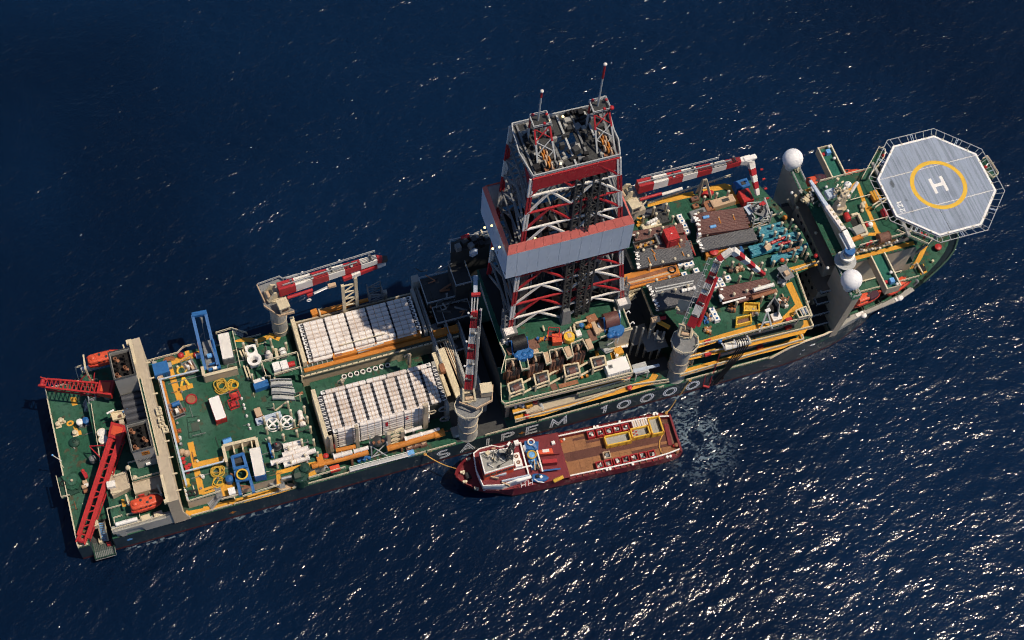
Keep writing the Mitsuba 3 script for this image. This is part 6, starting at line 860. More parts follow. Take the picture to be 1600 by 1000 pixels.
# ================================================================ the derrick
DK=thing('drilling_derrick','tall red and white lattice derrick with blue grey wind wall and dark red crown skirt','derrick')
Z0,Z1=28.0,90.0
def dx(z):t=(z-Z0)/(Z1-Z0);return-5.1+t*2.0,23.1+t*(15.5-23.1),-5.7+t*1.5,10.5-t*1.3
LV=[28+i*6.2 for i in range(11)]
def col(i):return('white_paint','crane_red')[i%2]
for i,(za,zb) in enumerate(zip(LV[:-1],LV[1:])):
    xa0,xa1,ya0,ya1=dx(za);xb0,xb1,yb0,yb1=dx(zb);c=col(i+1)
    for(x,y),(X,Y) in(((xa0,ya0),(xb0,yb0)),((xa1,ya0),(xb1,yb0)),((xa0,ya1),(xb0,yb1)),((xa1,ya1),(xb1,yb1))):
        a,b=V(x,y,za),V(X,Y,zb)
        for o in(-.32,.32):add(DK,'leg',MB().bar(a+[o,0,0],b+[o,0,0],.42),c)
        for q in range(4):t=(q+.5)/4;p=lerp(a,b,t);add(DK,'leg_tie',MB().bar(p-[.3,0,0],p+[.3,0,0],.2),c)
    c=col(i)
    for y,Y,c in((ya0,yb0,c),(ya1,yb1,'steel_grey')):  # rear and side lattice coloured grey to imitate shade inside the derrick
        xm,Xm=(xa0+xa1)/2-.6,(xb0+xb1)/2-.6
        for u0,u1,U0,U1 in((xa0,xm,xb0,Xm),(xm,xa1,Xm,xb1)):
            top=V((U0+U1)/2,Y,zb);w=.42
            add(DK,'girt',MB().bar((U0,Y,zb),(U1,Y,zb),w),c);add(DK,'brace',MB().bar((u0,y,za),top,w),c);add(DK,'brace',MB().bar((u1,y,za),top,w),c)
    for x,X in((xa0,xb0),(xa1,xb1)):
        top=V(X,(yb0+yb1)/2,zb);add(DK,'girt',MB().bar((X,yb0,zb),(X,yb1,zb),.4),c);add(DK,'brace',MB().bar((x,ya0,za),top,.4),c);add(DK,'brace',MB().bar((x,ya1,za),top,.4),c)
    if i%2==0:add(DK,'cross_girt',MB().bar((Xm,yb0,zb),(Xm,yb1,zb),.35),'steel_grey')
# feet, centre column and guide columns
for p,w in(((-5.4,-6.2,29),3.0),((22.7,-6.3,29),3.0)):add(DK,'foot_house',MB().box((p[0],p[1],ZF),(w*1.1,w,2.6)),'steel_grey');add(DK,'foot_cap',MB().box((p[0]-.3,p[1]-.6,ZF+2.6),(w*.7,w*.6,.3),2),'riser_white');add(DK,'foot_lattice',MB().truss((p[0]+.2,p[1]+1.4,ZF),(p[0]+.2,p[1]+1.8,ZF+8),2.4,2.0,4,.2),'steel_grey')
add(DK,'centre_foot',MB().bar((8.4,-6.6,ZF),(8.4,-6.2,33),2.6,2.0,1.6,1.2),'steel_grey')
for x,w in((8.4,1.6),(12.2,1.5),(13.8,1.2)):add(DK,'guide_column',MB().truss((x,-5.2,28),(x-.9,-3.6,86),w,w,26,.3),'dark_steel');add(DK,'guide_rail',MB().bar((x,-5.0,28),(x-.9,-3.4,86),w*.5,.4),'dark_steel')
for x,w in((-2.2,1.9),(20.6,2.2)):add(DK,'stand_rack',MB().bar((x,-4.3,29),(x,-3.9,55),w,1.6),'dark_steel')
add(DK,'ladder',MB().truss((11.2,-6.0,28),(10.0,-5.0,80),.7,.7,40,.1),'dark_steel')
r=random.Random(8)
for i in range(26):
    x,y,z=r.uniform(-3,20),r.uniform(-3.5,9),r.choice([28,28,28,34,40,47,53,60,66]);add(DK,'inner_machine',MB().box((x,y,z),(r.uniform(1.2,3.4),r.uniform(1,2.6),r.uniform(1,3.4)),r.uniform(0,15)),('dark_steel','dark_steel','steel_grey','rust','black')[i%5])
for i in range(30):
    x,y,z=r.uniform(-4,21),r.uniform(-2,9),r.uniform(29,66);add(DK,'hanging_pipe',MB().tube((x,y,z),(x+r.uniform(-1,1),y,z+r.uniform(4,14)),r.uniform(.1,.25),6),('dark_steel','steel_grey','rail_grey')[i%3])
add(DK,'lower_floor',MB().bx(-7.0,23.0,-3.6,12.3,28.02,28.3),'black');add(DK,'fingerboard',MB().bx(-3.5,20,1.5,9,57.0,57.2),'black')  # black sheet paints shade over the drill floor; black fingerboard darkens the interior
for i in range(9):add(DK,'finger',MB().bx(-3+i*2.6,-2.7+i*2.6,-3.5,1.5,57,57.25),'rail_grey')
for i in range(16):
    p=V(r.uniform(-3,19),r.uniform(-3.4,6),r.choice([58,60,66,67]));add(DK,'small_fitting',MB().box(p,(r.uniform(.3,1.1),.35,.3),r.uniform(-10,15)),'cream' if i%3 else 'rust')
# wind wall
wy0,wy1,wz0,wz1=-6.1,11.9,55.0,65.0;wx0,wx1=-7.65,21.4
for i in range(12):a,b=wx0+(wx1-wx0)*i/12,wx0+(wx1-wx0)*(i+1)/12;add(DK,'wind_wall_panel',MB().bx(a+.02,b-.02,wy0-.02*(i%2),wy0+.2,wz0,wz1),'windwall');add(DK,'wind_wall_panel',MB().bx(a+.02,b-.02,wy1-.2,wy1,wz0,wz1),'windwall')
for x in(wx0,wx1-.2):
    for i in range(6):a,b=wy0+.2+(wy1-wy0-.4)*i/6,wy0+.2+(wy1-wy0-.4)*(i+1)/6;add(DK,'wind_wall_panel',MB().bx(x,x+.2,a+.02,b-.02,wz0,wz1),'windwall')
O=[(wx0,wy0),(wx1,wy0),(wx1,wy1),(wx0,wy1)];I_=[(wx0+.6,wy0+1.15),(wx1-1.1,wy0+1.15),(wx1-1.1,wy1-1),(wx0+.6,wy1-1)]
for a in range(4):
    b=(a+1)%4;n=14 if a%2==0 else 8
    for i in range(n):
        p0,p1,q0,q1=(V(*lerp(O[a],O[b],i/n),wz1+.02),V(*lerp(O[a],O[b],(i+.97)/n),wz1+.02),V(*lerp(I_[a],I_[b],i/n),wz1+2.2),V(*lerp(I_[a],I_[b],(i+.97)/n),wz1+2.2))
        add(DK,'wind_wall_roof',MB().add([p0,p1,q1,q0,p0-[0,0,.1],p1-[0,0,.1],q1-[0,0,.1],q0-[0,0,.1]],[[0,1,2,3],[7,6,5,4],[0,4,5,1],[1,5,6,2],[2,6,7,3],[3,7,4,0]]),'roof_pink')
for y in(8.5,9.6,3):add(DK,'port_hole',MB().bx(wx0-.03,wx0,y-9,y-8.4,wz0+1.5,wz0+2.1),'black')
scene['lamp_glow']={'type':'diffuse','reflectance':{'type':'rgb','value':[.9,.8,.5]}}
def lamp(p,rr=.28):
    k=numbered(DK+'__flood_lamp');scene[k]=mikit.ply(MB().sph(p,rr,6).mesh(),'lamp_glow',smooth=True,emitter={'type':'area','radiance':{'type':'rgb','value':[.95,.68,.28]}})
for p in((4.5,-5.8,56),(10.2,-5.8,56),(-10.4,1.4,66),(-9.9,-3,64),(0.7,-0.8,60),(4.3,7.2,92),(7.2,7.3,92),(3.2,-3.2,91.5),(-8.6,2,65),(-8.4,-3,64)):lamp(p)
for p in((4.6,-5.4,56),(10.3,-5.4,56)):add(DK,'lamp_hood',MB().box((p[0],p[1]+.3,56.3),(.9,.8,1.0)),'steel_grey')
for a,b in(((-6.9,21.7,30),(-6.4,19.8,30)),((-6.4,19.8,30),(-4.8,19.7,30)),((-3.8,21.2,31),(-3.7,19.4,31)),((-3.7,19.4,31),(-2.6,19.2,31))):add(DK,'side_walk_rail',MB().bar(a,b,.35),'cream')
add(DF,'port_gallery',MB().prism(Polygon([p[:2] for p in((-11.6,21.1,29),(-1.8,21,29),(-2,18.1,29),(-12.3,18.3,29))]),28.6,28.9),'dark_steel');add(DF,'port_gallery_wall',MB().prism(Polygon([p[:2] for p in((-11.6,20.5,29),(-1.9,20.5,29),(-2.1,18.9,29),(-12,18.6,29))]),14,28.6),'dark_steel');add(DF,'port_gallery_rail',MB().rail([(-12.3,18.3,29),(-11.6,21.1,29),(-1.8,21,29)],1.1,2,.16),'rail_grey');add(DF,'port_gallery_duct',MB().bar((-7.5,17.1,28),(-6.3,16.8,29.5),1.4,1.0),'windwall');add(DF,'red_unit',MB().box((-7.8,21,29),(2.2,1.0,1.2),5),'crane_red')
for i in range(14):q=lerp((-11.6,19.4,29),(-2.4,19.3,29),r.random());add(DF,'port_gallery_unit',MB().box((q[0],q[1]+r.uniform(-1.5,2),28.9),(r.uniform(.6,1.8),r.uniform(.5,1.5),r.uniform(.5,2)),r.uniform(0,20)),('dark_steel','steel_grey','black')[i%3])
for gx,gy,nx,ny in((-1.5,3.2,13,6),(11.5,3.2,12,6)):
    q=MB()
    for i in range(nx):
        for j in range(ny):q.tube((gx+i*.62,gy+j*.9,29),(gx+i*.62,gy+j*.9,56.5),.2,5)
    add(DK,'setback_pipes',q,'pipe_dark',kind='stuff')
# crown
CR=Polygon([p[:2] for p in((-2.9,-4.2,90),(15.7,-4.1,90),(16.6,-0.5,90),(16.5,1.9,90),(17.5,10.4,90),(13.6,9,90),(4.7,9.1,90),(0.2,9.1,90),(-3.1,9.1,90),(-3.5,7.4,90),(-3.9,1.9,90))])
add(DK,'crown_deck',MB().prism(CR.difference(Polygon(R4(3.2,8.5,-1.5,4.5))),89.7,90),'dark_steel');cr=list(CR.exterior.coords)
add(DK,'crown_railing',MB().rail([(x,y,90) for x,y in cr[:-1]],1.1,2.2,.2,True),'rail_grey')
a,b=V(*(-3,-4.3,90)),V(*(15.7,-4.1,90))
for i in range(10):p,q=lerp(a,b,i/10),lerp(a,b,(i+.985)/10);add(DK,'crown_skirt',MB().bx(p[0],q[0],min(p[1],q[1])-.25,min(p[1],q[1])-.02*(i%2),86,90.2),'crane_red')
for x,y0,y1 in((a[0]-.2,a[1],a[1]+4),(b[0],b[1],b[1]+3.5)):add(DK,'crown_skirt',MB().bx(x,x+.2,y0,y1,86,90),'crane_red')
for i in range(7):add(DK,'crown_beam',MB().bx(-2.4+i*2.9,-2.0+i*2.9,-4.0,9.0,90.02,90.5),'rail_grey' if i%2 else 'steel_grey')
r=random.Random(21)
for i in range(90):
    x,y=r.uniform(-2,15),r.uniform(-3.4,9);add(DK,'crown_machine',MB().box((x,y,90.02),(r.uniform(.4,1.6),r.uniform(.4,1.4),r.uniform(.4,1.8)),r.uniform(-10,20)),('dark_steel','black','steel_grey','dark_steel','black','wall_grey')[i%6])
for(px,q0,lab) in((-.2,(0.8,4,97),0),(11.5,(13.5,4.1,97),1)):
    c=V(*q0);add(DK,'gin_pole_deck',MB().box((c[0],c[1],97),(3.6,3.0,.25),0),'dark_steel');add(DK,'gin_pole_rail',MB().rail([(c[0]-1.8,c[1]-1.5,97.2),(c[0]+1.8,c[1]-1.5,97.2),(c[0]+1.8,c[1]+1.5,97.2),(c[0]-1.8,c[1]+1.5,97.2)],1,1.8,.12,True),'rail_grey')
    for sx in(-1,1):
        for sy in(-1,1):a_,b_=V(c[0]+sx*1.6,c[1]+sy*1.3,97),V(c[0]+sx*1.9,c[1]+(-6.0 if sy<0 else .8),90);add(DK,'gin_pole_leg',MB().bar(a_,lerp(a_,b_,.4),.34),'crane_red');add(DK,'gin_pole_leg',MB().bar(lerp(a_,b_,.4),b_,.34),'rail_grey')
        for i in range(3):t0_,t1_=i/3,(i+1)/3;add(DK,'gin_pole_brace',MB().bar(V(c[0]-sx*1.7,c[1]-1.3-4.7*t0_,97-7*t0_),V(c[0]+sx*1.7,c[1]-1.3-4.7*t1_,97-7*t1_),.18),'rail_grey' if i else 'crane_red')
    for i in range(9):add(DK,'crown_sheave',MB().tube((c[0]-.7+(i%3)*.5,c[1]-3.0-i*.55,91.6),(c[0]-.45+(i%3)*.5,c[1]-3.0-i*.55,91.6),.75,12),'gantry_orange' if i%2 else 'tan')
    add(DK,'sheave_frame',MB().box((c[0],c[1]-5.4,90.1),(2.0,4.6,.8)),'rust')
    add(DK,'antenna',MB().tube((c[0]-.3,c[1]+.3,97),(c[0]-.1,c[1]+.6,104.5 if lab==0 else 106),.2,8),'rail_grey');add(DK,'antenna',MB().tube((c[0]-.1,c[1]+.6,104.5 if lab==0 else 106),(c[0],c[1]+.7,106 if lab==0 else 110),.24,8),'crane_red');add(DK,'beacon',MB().sph((c[0],c[1]+.7,106.3 if lab==0 else 110.2),.4,6),'riser_white',smooth=True)
    for d in((-1.2,1.2),(1.5,.6),(.4,-1.4)):add(DK,'aviation_lamp',MB().sph((c[0]+d[0],c[1]+d[1],98.3),.33,6),'crane_red',smooth=True)
add(DK,'aviation_lamp',MB().sph((15.5,2.7,98),.5,8),'crane_red',smooth=True)
# ================================================================ forward pipe deck (level 24) with its side walkways
ZP=24.0
PD=thing('pipe_deck','green pipe storage deck with yellow walkways between the derrick and the bridge house','platform')
pd=Polygon([p[:2] for p in((36.9,-20.1,24),(66.9,-20.6,24),(68,-8.3,24),(74.4,-7.2,24),(74.5,-1.5,24),(74.4,3,24))]+[(68.5,20.4),(30.5,20.4),(30.5,-9),(33.5,-9.5)]).buffer(0)
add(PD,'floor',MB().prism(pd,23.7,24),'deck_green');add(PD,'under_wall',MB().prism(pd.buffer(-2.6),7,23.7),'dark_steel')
mark([(37.2,-19.7,24),(45,-19.4,24),(60.4,-19.3,24),(65.4,-16.6,24),(65.4,-10,24)],1.7,24,PD);mark([(37.8,-17.8,24),(37.8,-20,24)],1.6,24,PD);mark([(66.7,-6.9,24),(74.3,-6.8,24)],1.5,24,PD);mark([(39.8,20.9,24),(52.3,20.6,24)],1.6,24,PD);mark([(54.8,21,24),(60.6,20.5,24),(61.8,19.6,24),(61.7,14.7,24)],1.7,24,PD);mark([(61.6,8,24),(66.4,7.4,24)],1.0,24,PD)
for pts in([(36.9,-20.1,24),(66.9,-20.6,24)],[(66.9,-20.6,24),(68,-8.3,24)],[(67.9,-7.6,24),(74.5,-7,24)],[(39.9,20.7,24),(52,21.8,24),(62.8,22.7,24)],[(67.4,8.5,24),(71.3,8.7,24)]):add(PD,'railing',MB().rail(pts,1.2,2.2,.17),'rail_cream')
for i,(z,P,ym) in enumerate(((18,((34.3,-19.9,18),(68.7,-20.6,18),(68.8,-17.8,18)),[(35.4,-19.5,18),(40.7,-19.8,18),(66,-20.7,18),(67.6,-19.5,18),(68,-18.2,18)]),(12,((34.4,-21.2,12),(67.5,-20.7,12),(67.4,-18.4,12)),[(34.8,-20.5,12),(49.8,-20.3,12),(61.7,-20.6,12),(63.4,-20.3,12),(67.2,-20.2,12),(67.6,-18.8,12)]))):
    k=thing('side_walkway',('green side walkway with yellow strip, middle level below the pipe deck','green side walkway with yellow strip, lowest level below the pipe deck')[i],'walkway');w=Polygon([p[:2] for p in P]+[(P[2][0],-15.5),(P[0][0]-.3,-15.5)]).buffer(0)
    add(k,'floor',MB().prism(w,z-.25,z),'deck_grey_green' if i==0 else 'deck_green');add(k,'walkway_marking',MB().prism(LineString([p[:2] for p in ym]).buffer(.75,cap_style=2,join_style=2),z+.004,z+.014),'walk_yellow');add(k,'railing',MB().rail(P,1.1,2.2,.17),'rail_cream');add(k,'edge_plate',MB().wall(P[:2],z-.5,z-.02,.2),'wall_beige');add(k,'back_wall',MB().wall([(P[0][0],-15.8),(P[2][0],-15.8)],z,z+5.2,.2),'wall_grey')
    add(k,'inner_wall',MB().bar(V(*lerp(P[0],P[1],.35))+[0,2.2,.8],V(*lerp(P[0],P[1],.9))+[0,2.2,.8],.6,1.6),'wall_grey')
    for p,d in((((40.2,-19.8,24.4),(43,-20.4,24.4)),((41,-20.3,18.5),(41,-19.2,18.5)),((55.8,-19.7,12.8),(54.7,-19.4,12.6)))[min(i+1,2)],):pass
k=thing('buffer_tank','yellow white hose bundle slung on cream brackets outside the pipe deck rail','hose');a,b=V(*(44.9,-20.5,20.5)),V(*(51.4,-20.6,20.5));add(k,'tank',MB().tube(a,b,.95,14),'white_paint',smooth=40)
for t in(.28,.48,.55,.66,.74,.84,.92,1.0):c=lerp(a,b,t);add(k,'strap',MB().tube(c-[.12,0,0],c+[.12,0,0],1.0,14),'black' if .4<t<.95 else 'cream')
for p,q in(((43.5,-21,24),(44.7,-21,21)),((46.7,-20.9,24),(47.8,-20.9,21)),((50.1,-20.8,24),(51.2,-20.9,21))):add(k,'bracket',MB().bar(p,q,.3),'white')
for i in range(5):c=lerp(a,b,.5+.1*i);add(k,'hanging_hose',MB().path([c+[0,-1,0],V(c[0]-.6,-21.4,15),V(c[0]-2.4-i*.2,-21.6,8),V(c[0]-4.0-i*.25,-21.5,2+(i%2))],.16,6),'rubber',smooth=True)
for p,l in(((40.2,-19.8,24.5),'red valve beside the forward starboard crane on the pipe deck edge'),((41,-20.3,18.5),'red valve on the middle side walkway beside the crane pedestal'),((56.2,-19.6,12.6),'red box on the lowest side walkway'),((61.2,-19.7,24.5),'red valve inside the yellow bend of the pipe deck walkway'),((62.8,-19,18.5),'dark red valve under the pipe deck corner')):k=thing('red_valve',l,'valve');add(k,'body',MB().box((p[0],p[1],p[2]-.4),(1.6,.8,.8),5),'bright_red');add(k,'stem',MB().bar(V(*p)-[1.4,.1,.1],V(*p)-[.6,0,.1],.3),'dark_steel')
k=solo('blue_drum','small blue drum on the yellow walkway edge near the hose bundle','drum',MB().lathe([(.5,-.5),(.5,.4),(.2,.5)],(43.1,-20.4,24.5),10),'blue_paint',None,40)
k=thing('rope_net','red rope ladder hanging down the dark hull side below the hose bundle','ladder');add(k,'rail',MB().bar(((42.1,-20.9,8)),((42.4,-21,1.6)),.16),'crane_red');add(k,'rail',MB().bar(((44.2,-20.6,8)),((43.8,-21.6,1.6)),.16),'crane_red');add(k,'foot',MB().bar((42.3,-20.9,1.6),(43.8,-21.8,1.4),.5),'crane_red');add(k,'upper_rope',MB().tube((43.7,-21.3,19),(44,-21.2,8),.12,6),'crane_red')
k=thing('mooring_rope','pale brown mooring rope slanting down the hull by the last zero','rope');add(k,'rope',MB().tube((38,-20.9,7.2),(35.9,-21.7,1.2),.13,6),'rope');add(k,'eye',MB().ring((38,-21,7.3),.3,.1,10,5),'rope')
k=thing('grey_chute','brown hose mouth hanging at the hull edge below the hose bundle','hose');add(k,'mouth',MB().lathe([(.5,-.8),(.7,.4)],(46.8,-21.1,3.6),10,cap=False),'rust');add(k,'pipe',MB().tube((47,-21.3,6),(46.7,-21.1,4),.3,8),'rubber')
# ---- racks
def rack(P,z,n,r,mat,label,grp,layers=3,jitter=.25,ends='white',name='drill_pipe',cat='pipe'):
    """P: three corners (after back, forward back, after front); n pipes side by side, laid along the ship."""
    p0,p1,p2=(V(*q) for q in P);rr=random.Random(int(abs(p0[0]*7)+n));
    for L in range(layers):
        for i in range(n):
            if L and 1<i<n-2:continue
            t=(i+.5)/n;o=(p2-p0)*t;a=p0+o+[rr.uniform(-jitter,jitter),0,-L*r*1.9];b=p1+o+[rr.uniform(-jitter,jitter),0,-L*r*1.9]
            k=thing(name,label,cat,grp);add(k,'tube',MB().tube(a,b,r,8),mat,smooth=60);d=(b-a)/np.linalg.norm(b-a)
            add(k,'tool_joint',MB().tube(a-d*.35,a+d*.35,r*1.18,8),ends if rr.random()<.5 else mat)
    lo=p0[2]-layers*r*1.9
    return Polygon([q[:2] for q in(p0,p1,p1+p2-p0,p2)]),lo
def stand(P,lab,grp,z0=ZP):
    for i,p in enumerate(sorted(P,key=lambda q:q[0])):post(p,z0,.32,'wall_beige',lab,grp)
RF=thing('pipe_rack_bed','dark steel bed carrying the rows of stored pipes on the pipe deck','rack')
def bed(poly,z1):add(RF,'bed',MB().prism(poly.buffer(-.3),24.0,z1-.1),'dark_steel')
q=rack(((32.8,12.7,27),(45.2,11.6,27),(32.5,10.1,27)),27,9,.26,'casing_brown','brown pipe in the rows behind the red box by the wind wall','brown pipes behind the red box',3);bed(q[0],q[1])
q=rack(((31.6,7.7,27),(45.3,6.6,27),(30.6,2.6,27)),27,26,.17,'pipe_dark','dark drill pipe in the broad rack below the red box','dark drill pipes below the red box',3);bed(q[0],q[1])
q=rack(((38.2,9.6,27),(45.1,8.2,27),(36.5,6.3,27)),26.8,12,.2,'casing_brown','brown pipe in the short rows around the red box','short brown pipes by the red box',1);bed(q[0],26.2)
q=rack(((48.8,12.7,28),(61.1,11.1,28),(48.1,6.8,28)),28,15,.36,'casing_brown','thick brown casing pipe in the raised port rack','brown casing pipes in the port rack',4,.5);bed(q[0],q[1])
q=rack(((47.1,6.1,27.5),(61.3,5.2,27.5),(47.1,2.6,27.5)),27.5,17,.18,'pipe_dark','dark drill pipe in the rack in front of the raised brown casing','dark drill pipes before the brown casing',3);bed(q[0],q[1])
q=rack(((31.1,-2.1,27),(45,-2.6,27),(31.2,-9.2,27)),27,30,.19,'pipe_dark','dark drill pipe in the starboard rack beside the bent crane','dark drill pipes in the starboard rack',4);bed(q[0],q[1])
q=rack(((47.4,-8.1,27),(59.8,-8.8,27),(47.2,-11.5,27)),27,9,.36,'casing_brown','thick brown casing pipe in the starboard rack right of the bent crane','brown casing pipes in the starboard rack',3,.5);bed(q[0],q[1])
for a,b,mt,l in(((54,-13,27.4),(60.1,-12.8,27.4),'rust','orange rusty pipe in front of the starboard brown casing'),((54.7,-11.6,28.4),(59.7,-11.5,28.4),'white_paint','thick white pipe on top of the starboard brown casing'),((46.6,-12.3,27.2),(52.3,-12.3,27.2),'white','thin white pipe along the front of the starboard brown casing'),((50.1,-12.4,26.2),(54.5,-12.4,26.2),'casing_brown','short dark brown pipe below the thin white pipe')):
    k=thing('loose_pipe',l,'pipe');a,b=V(*a),V(*b);rr_=.5 if mt!='white' else .24;add(k,'barrel',MB().tube(a,b,rr_,12),mt,smooth=40);add(k,'end',MB().tube(b,b+(b-a)*.03,rr_*1.15,12),'tan' if mt=='rust' else mt);add(k,'end',MB().tube(a-(b-a)*.03,a,rr_*1.15,12),mt)
for a,b,l in(((32.3,-4,27.3),(42,-4.6,27.3),'white edged tube on the starboard dark rack, the rear one of two'),((32,-4.8,27.3),(41.6,-5.2,27.3),'white edged tube on the starboard dark rack, the front one of two')):k=thing('loose_pipe',l,'pipe');add(k,'barrel',MB().tube(a,b,.2,8),'rail_grey',smooth=40);add(k,'end',MB().tube(a,lerp(a,b,.02),.26,8),'white')
k=thing('white_sub','lumpy white tool lying on the starboard dark rack','tool');a,b=V(*(38.1,-6.5,27.6)),V(*(41.7,-6.6,27.6))
for i,rr_ in enumerate((.5,.42,.5,.35,.55)):add(k,'section',MB().tube(lerp(a,b,i/5),lerp(a,b,(i+.8)/5),rr_,10),'white',smooth=40)
for p,l in(((51.7,7.9,28.3),'light blue cap on the port casing rack'),((51,10.9,28.4),'pale blue cap near the after end of the port casing rack')):solo('pipe_protector',l,'cap',MB().lathe([(.38,-.8),(.42,-.6),(.42,.6),(.38,.8)],p,10,ax=0),'sky_blue',None,40)
for a,b in(((54,9.9,28.4),(53.9,8.2,28.4)),((57.7,9.6,28.4),(57.6,8.1,28.4)),((42.1,7,27.3),(42.2,5,27.3)),((42.2,3.7,27.3),(42.2,2.6,27.3)),((35.2,6.5,27.3),(35.7,5,27.3)),((35.3,5,27.3),(35.2,3.3,27.3)),((33.6,4.5,27.3),(33.6,2.5,27.3))):k=thing('timber_batten','thin orange brown batten lying across the stored pipes','batten','battens across the stored pipes');add(k,'bar',MB().bar(a,b,.22,.15),'gantry_orange');add(k,'end',MB().box(a,(.3,.3,.2)),'tan')
k=thing('red_edge_bar','red edge bar along the forward end of the rack below the red box','bar');add(k,'bar',MB().path([(44.8,10.6,27),(44.7,6.8,27),(45.1,2.1,27)],.16),'crane_red');add(k,'foot',MB().bar((45.4,6.3,26.8),(45.1,2.2,26.8),.3),'rust')
stand(((32.9,10.7,29.5),(36.1,10.7,29.5),(39.4,10.6,29.5),(42.7,10.6,29.5)),'thin white capped post in the brown pipes behind the red box','posts in the brown pipe rows');stand(((33.4,2.5,27.5),(36.6,2.5,27.5),(39.8,2.5,27.5),(43.2,2.4,27.5),(33.1,6.7,28),(36.3,6.7,28),(39.6,6.7,28),(42.9,6.7,28),(39,9.9,28)),'stout cream post standing around the broad dark rack below the red box','posts around the dark rack');stand(((43.1,15.8,27.5),(43.8,14.2,27),(36.7,16.1,27),(40.1,16.1,27),(39.7,17.1,28.5),(43,17.2,28.5)),'cream post at the port deck edge behind the brown pipes','port edge deck posts')
stand(((49.9,6.7,27.6),(53.3,6.8,27.6),(56.6,6.8,27.6),(59.8,6.8,27.6)),'cream post in the row between the raised casing and the dark rack','posts between casing and dark rack');stand(((49.8,2.9,27.5),(53.1,2.8,27.5),(56.3,2.8,27.5),(59.7,2.9,27.5)),'cream post in the row before the dark port rack','posts before the dark port rack');stand(((53.1,16.8,28),(56.4,16.9,28),(59.5,16.7,28),(49.7,12.7,28.3)),'thin post behind the raised brown casing','posts behind the raised casing')
stand(((50,-4.6,27.5),(53.3,-6.6,27.5),(56.5,-6.6,27.5),(53,-11.2,28.6),(49.7,-11.2,28.6),(56.3,-11,28.6),(59.9,-4.6,27.5),(53.1,-2.4,27.5),(59.9,-6.6,27.5)),'cream post among the starboard brown casing','posts in the starboard casing rack');stand(((56.4,-13.4,27.6),(59.7,-13.6,27.6),(49.9,-13.1,27.6)),'stout post in front of the orange rusty pipe','posts before the rusty pipe');stand(((33.2,-6.1,28.6),(36.5,-6.1,28.6),(39.8,-5.9,28.6),(33.3,-2,28),(36.5,-2.1,28)),'thin post rising out of the starboard dark rack','posts in the starboard dark rack')
# teal tube racks
TR=[(((63.5,5.3,26.5),(69.2,5.4,26.5),(63.2,3.5,26.5)),6),(((63,3.7,26.2),(69.7,3.7,26.2),(62.9,2.4,26.2)),6),(((59.5,1.2,26),(72.3,1.5,26),(59.6,0.2,26)),4),(((59.7,0.3,25.6),(72.7,0.5,25.6),(59.5,-1.2,25.6)),6),(((64.3,-2.6,25.6),(73.6,-1.7,25.6),(63,-4.4,25.6)),8),(((63.6,1.6,26.2),(71.8,1.9,26.2),(63.5,1.1,26.2)),3)]
for P,n in TR:q=rack(P,26,n,.3,'teal','teal coated tube in the blue green racks at the forward end of the pipe deck','teal coated tubes',2,.4,'teal','teal_tube');bed(q[0],q[1])
stand(((62.6,4.2,28.6),(66,4,28.6),(68.6,4.1,28.6),(71.4,4.2,28.6),(62.6,2.1,28.6),(66,2.1,28.6),(68.7,2.1,28.6),(71.4,2.1,28.6),(62.7,0,28.6),(66.6,0.8,28.2),(68.7,0.1,28.6),(71.4,0.1,28.6),(68.6,-1.9,28.6),(71.4,-1.9,28.6),(66,-1.9,28.6),(71.4,-3.9,28.6),(68.8,-3.8,28.2)),'thin white capped post rising from the teal tubes','posts among the teal tubes');stand(((63.2,-4.7,26.8),(66.4,-5.2,26.8),(69.1,-5,26.8),(72,-5,26.8)),'stout beige post along the starboard edge of the teal racks','posts at the teal rack edge')
for p,q_,mt,l in(((62.8,-0.1,27.2),(68.5,0.7,27.2),'bright_red','red tool string lying across the teal tubes'),((65.8,-2.9,27),(70.8,-2.9,27),'rust','orange pipe lying on the teal tubes'),((65.9,-0.6,26.8),(69.4,-0.6,26.8),'crane_red','dark red rod lying on the teal tubes'),((69.1,-1.1,26.8),(71.9,-1.2,26.8),'black','black tool lying on the teal tubes')):
    k=thing('tool_string',l,'tool');a,b=V(*p),V(*q_)
    for i in range(4):add(k,'section',MB().tube(lerp(a,b,i/4),lerp(a,b,(i+.85)/4),(.3,.42,.26,.36)[i],8),mt,smooth=40)
k=thing('small_crate','small cream crate on the teal tubes','crate');add(k,'body',MB().box((63.2,-0.6,26.6),(1.3,1.3,.9),10),'cream');add(k,'lid',MB().box((62.8,-1.1,27.5),(1.35,1.35,.1),10),'tan')
solo('orange_buoy','orange red buoy at the front of the teal racks','buoy',MB().sph((65.2,-4.9,26.6),.6,8),'orange_red',None,True);solo('orange_buoy','orange yellow buoy at the far end of the teal racks','buoy',MB().sph((71.3,7.1,25),.65,8),'gantry_orange',None,True);solo('pink_buoy','magenta buoy at the forward tip of the pipe deck','buoy',MB().sph((74.4,-5.3,25),.55,8),'crane_red',None,True)
# boxes, tanks and clutter
p=(40.4,7.7,30.5);k=thing('red_tool_house','red box container on top of the dark pipes beside the wind wall','container');add(k,'body',MB().box(((40.4,7.7,30.5))[:2]+(27.1,),(3.0,3.4,3.3),2),'bright_red');add(k,'roof',MB().box(((40.4,7.7,30.5))[:2]+(30.4,),(3.1,3.5,.12),2),'bright_red');add(k,'door',MB().box((p[0],p[1]-1.76,27.3),(1.6,.1,2.5),2),'crane_red');add(k,'roof_eye',MB().box((p[0],p[1],30.52),(.4,.25,.1)),'riser_white')
k=thing('open_basket','long open dark basket filled with yellow tools beside the red box','basket');P=[(31.4,9.1,27.6),(37.1,9.4,27.6),(37.1,7.3,27.6),(31.3,7.2,27.6)];add(k,'wall',MB().wall(P,26.6,28.0,.2,True),'dark_steel');add(k,'floor',MB().prism(Polygon([p[:2] for p in P]),26.55,26.7),'brown');r=random.Random(4)
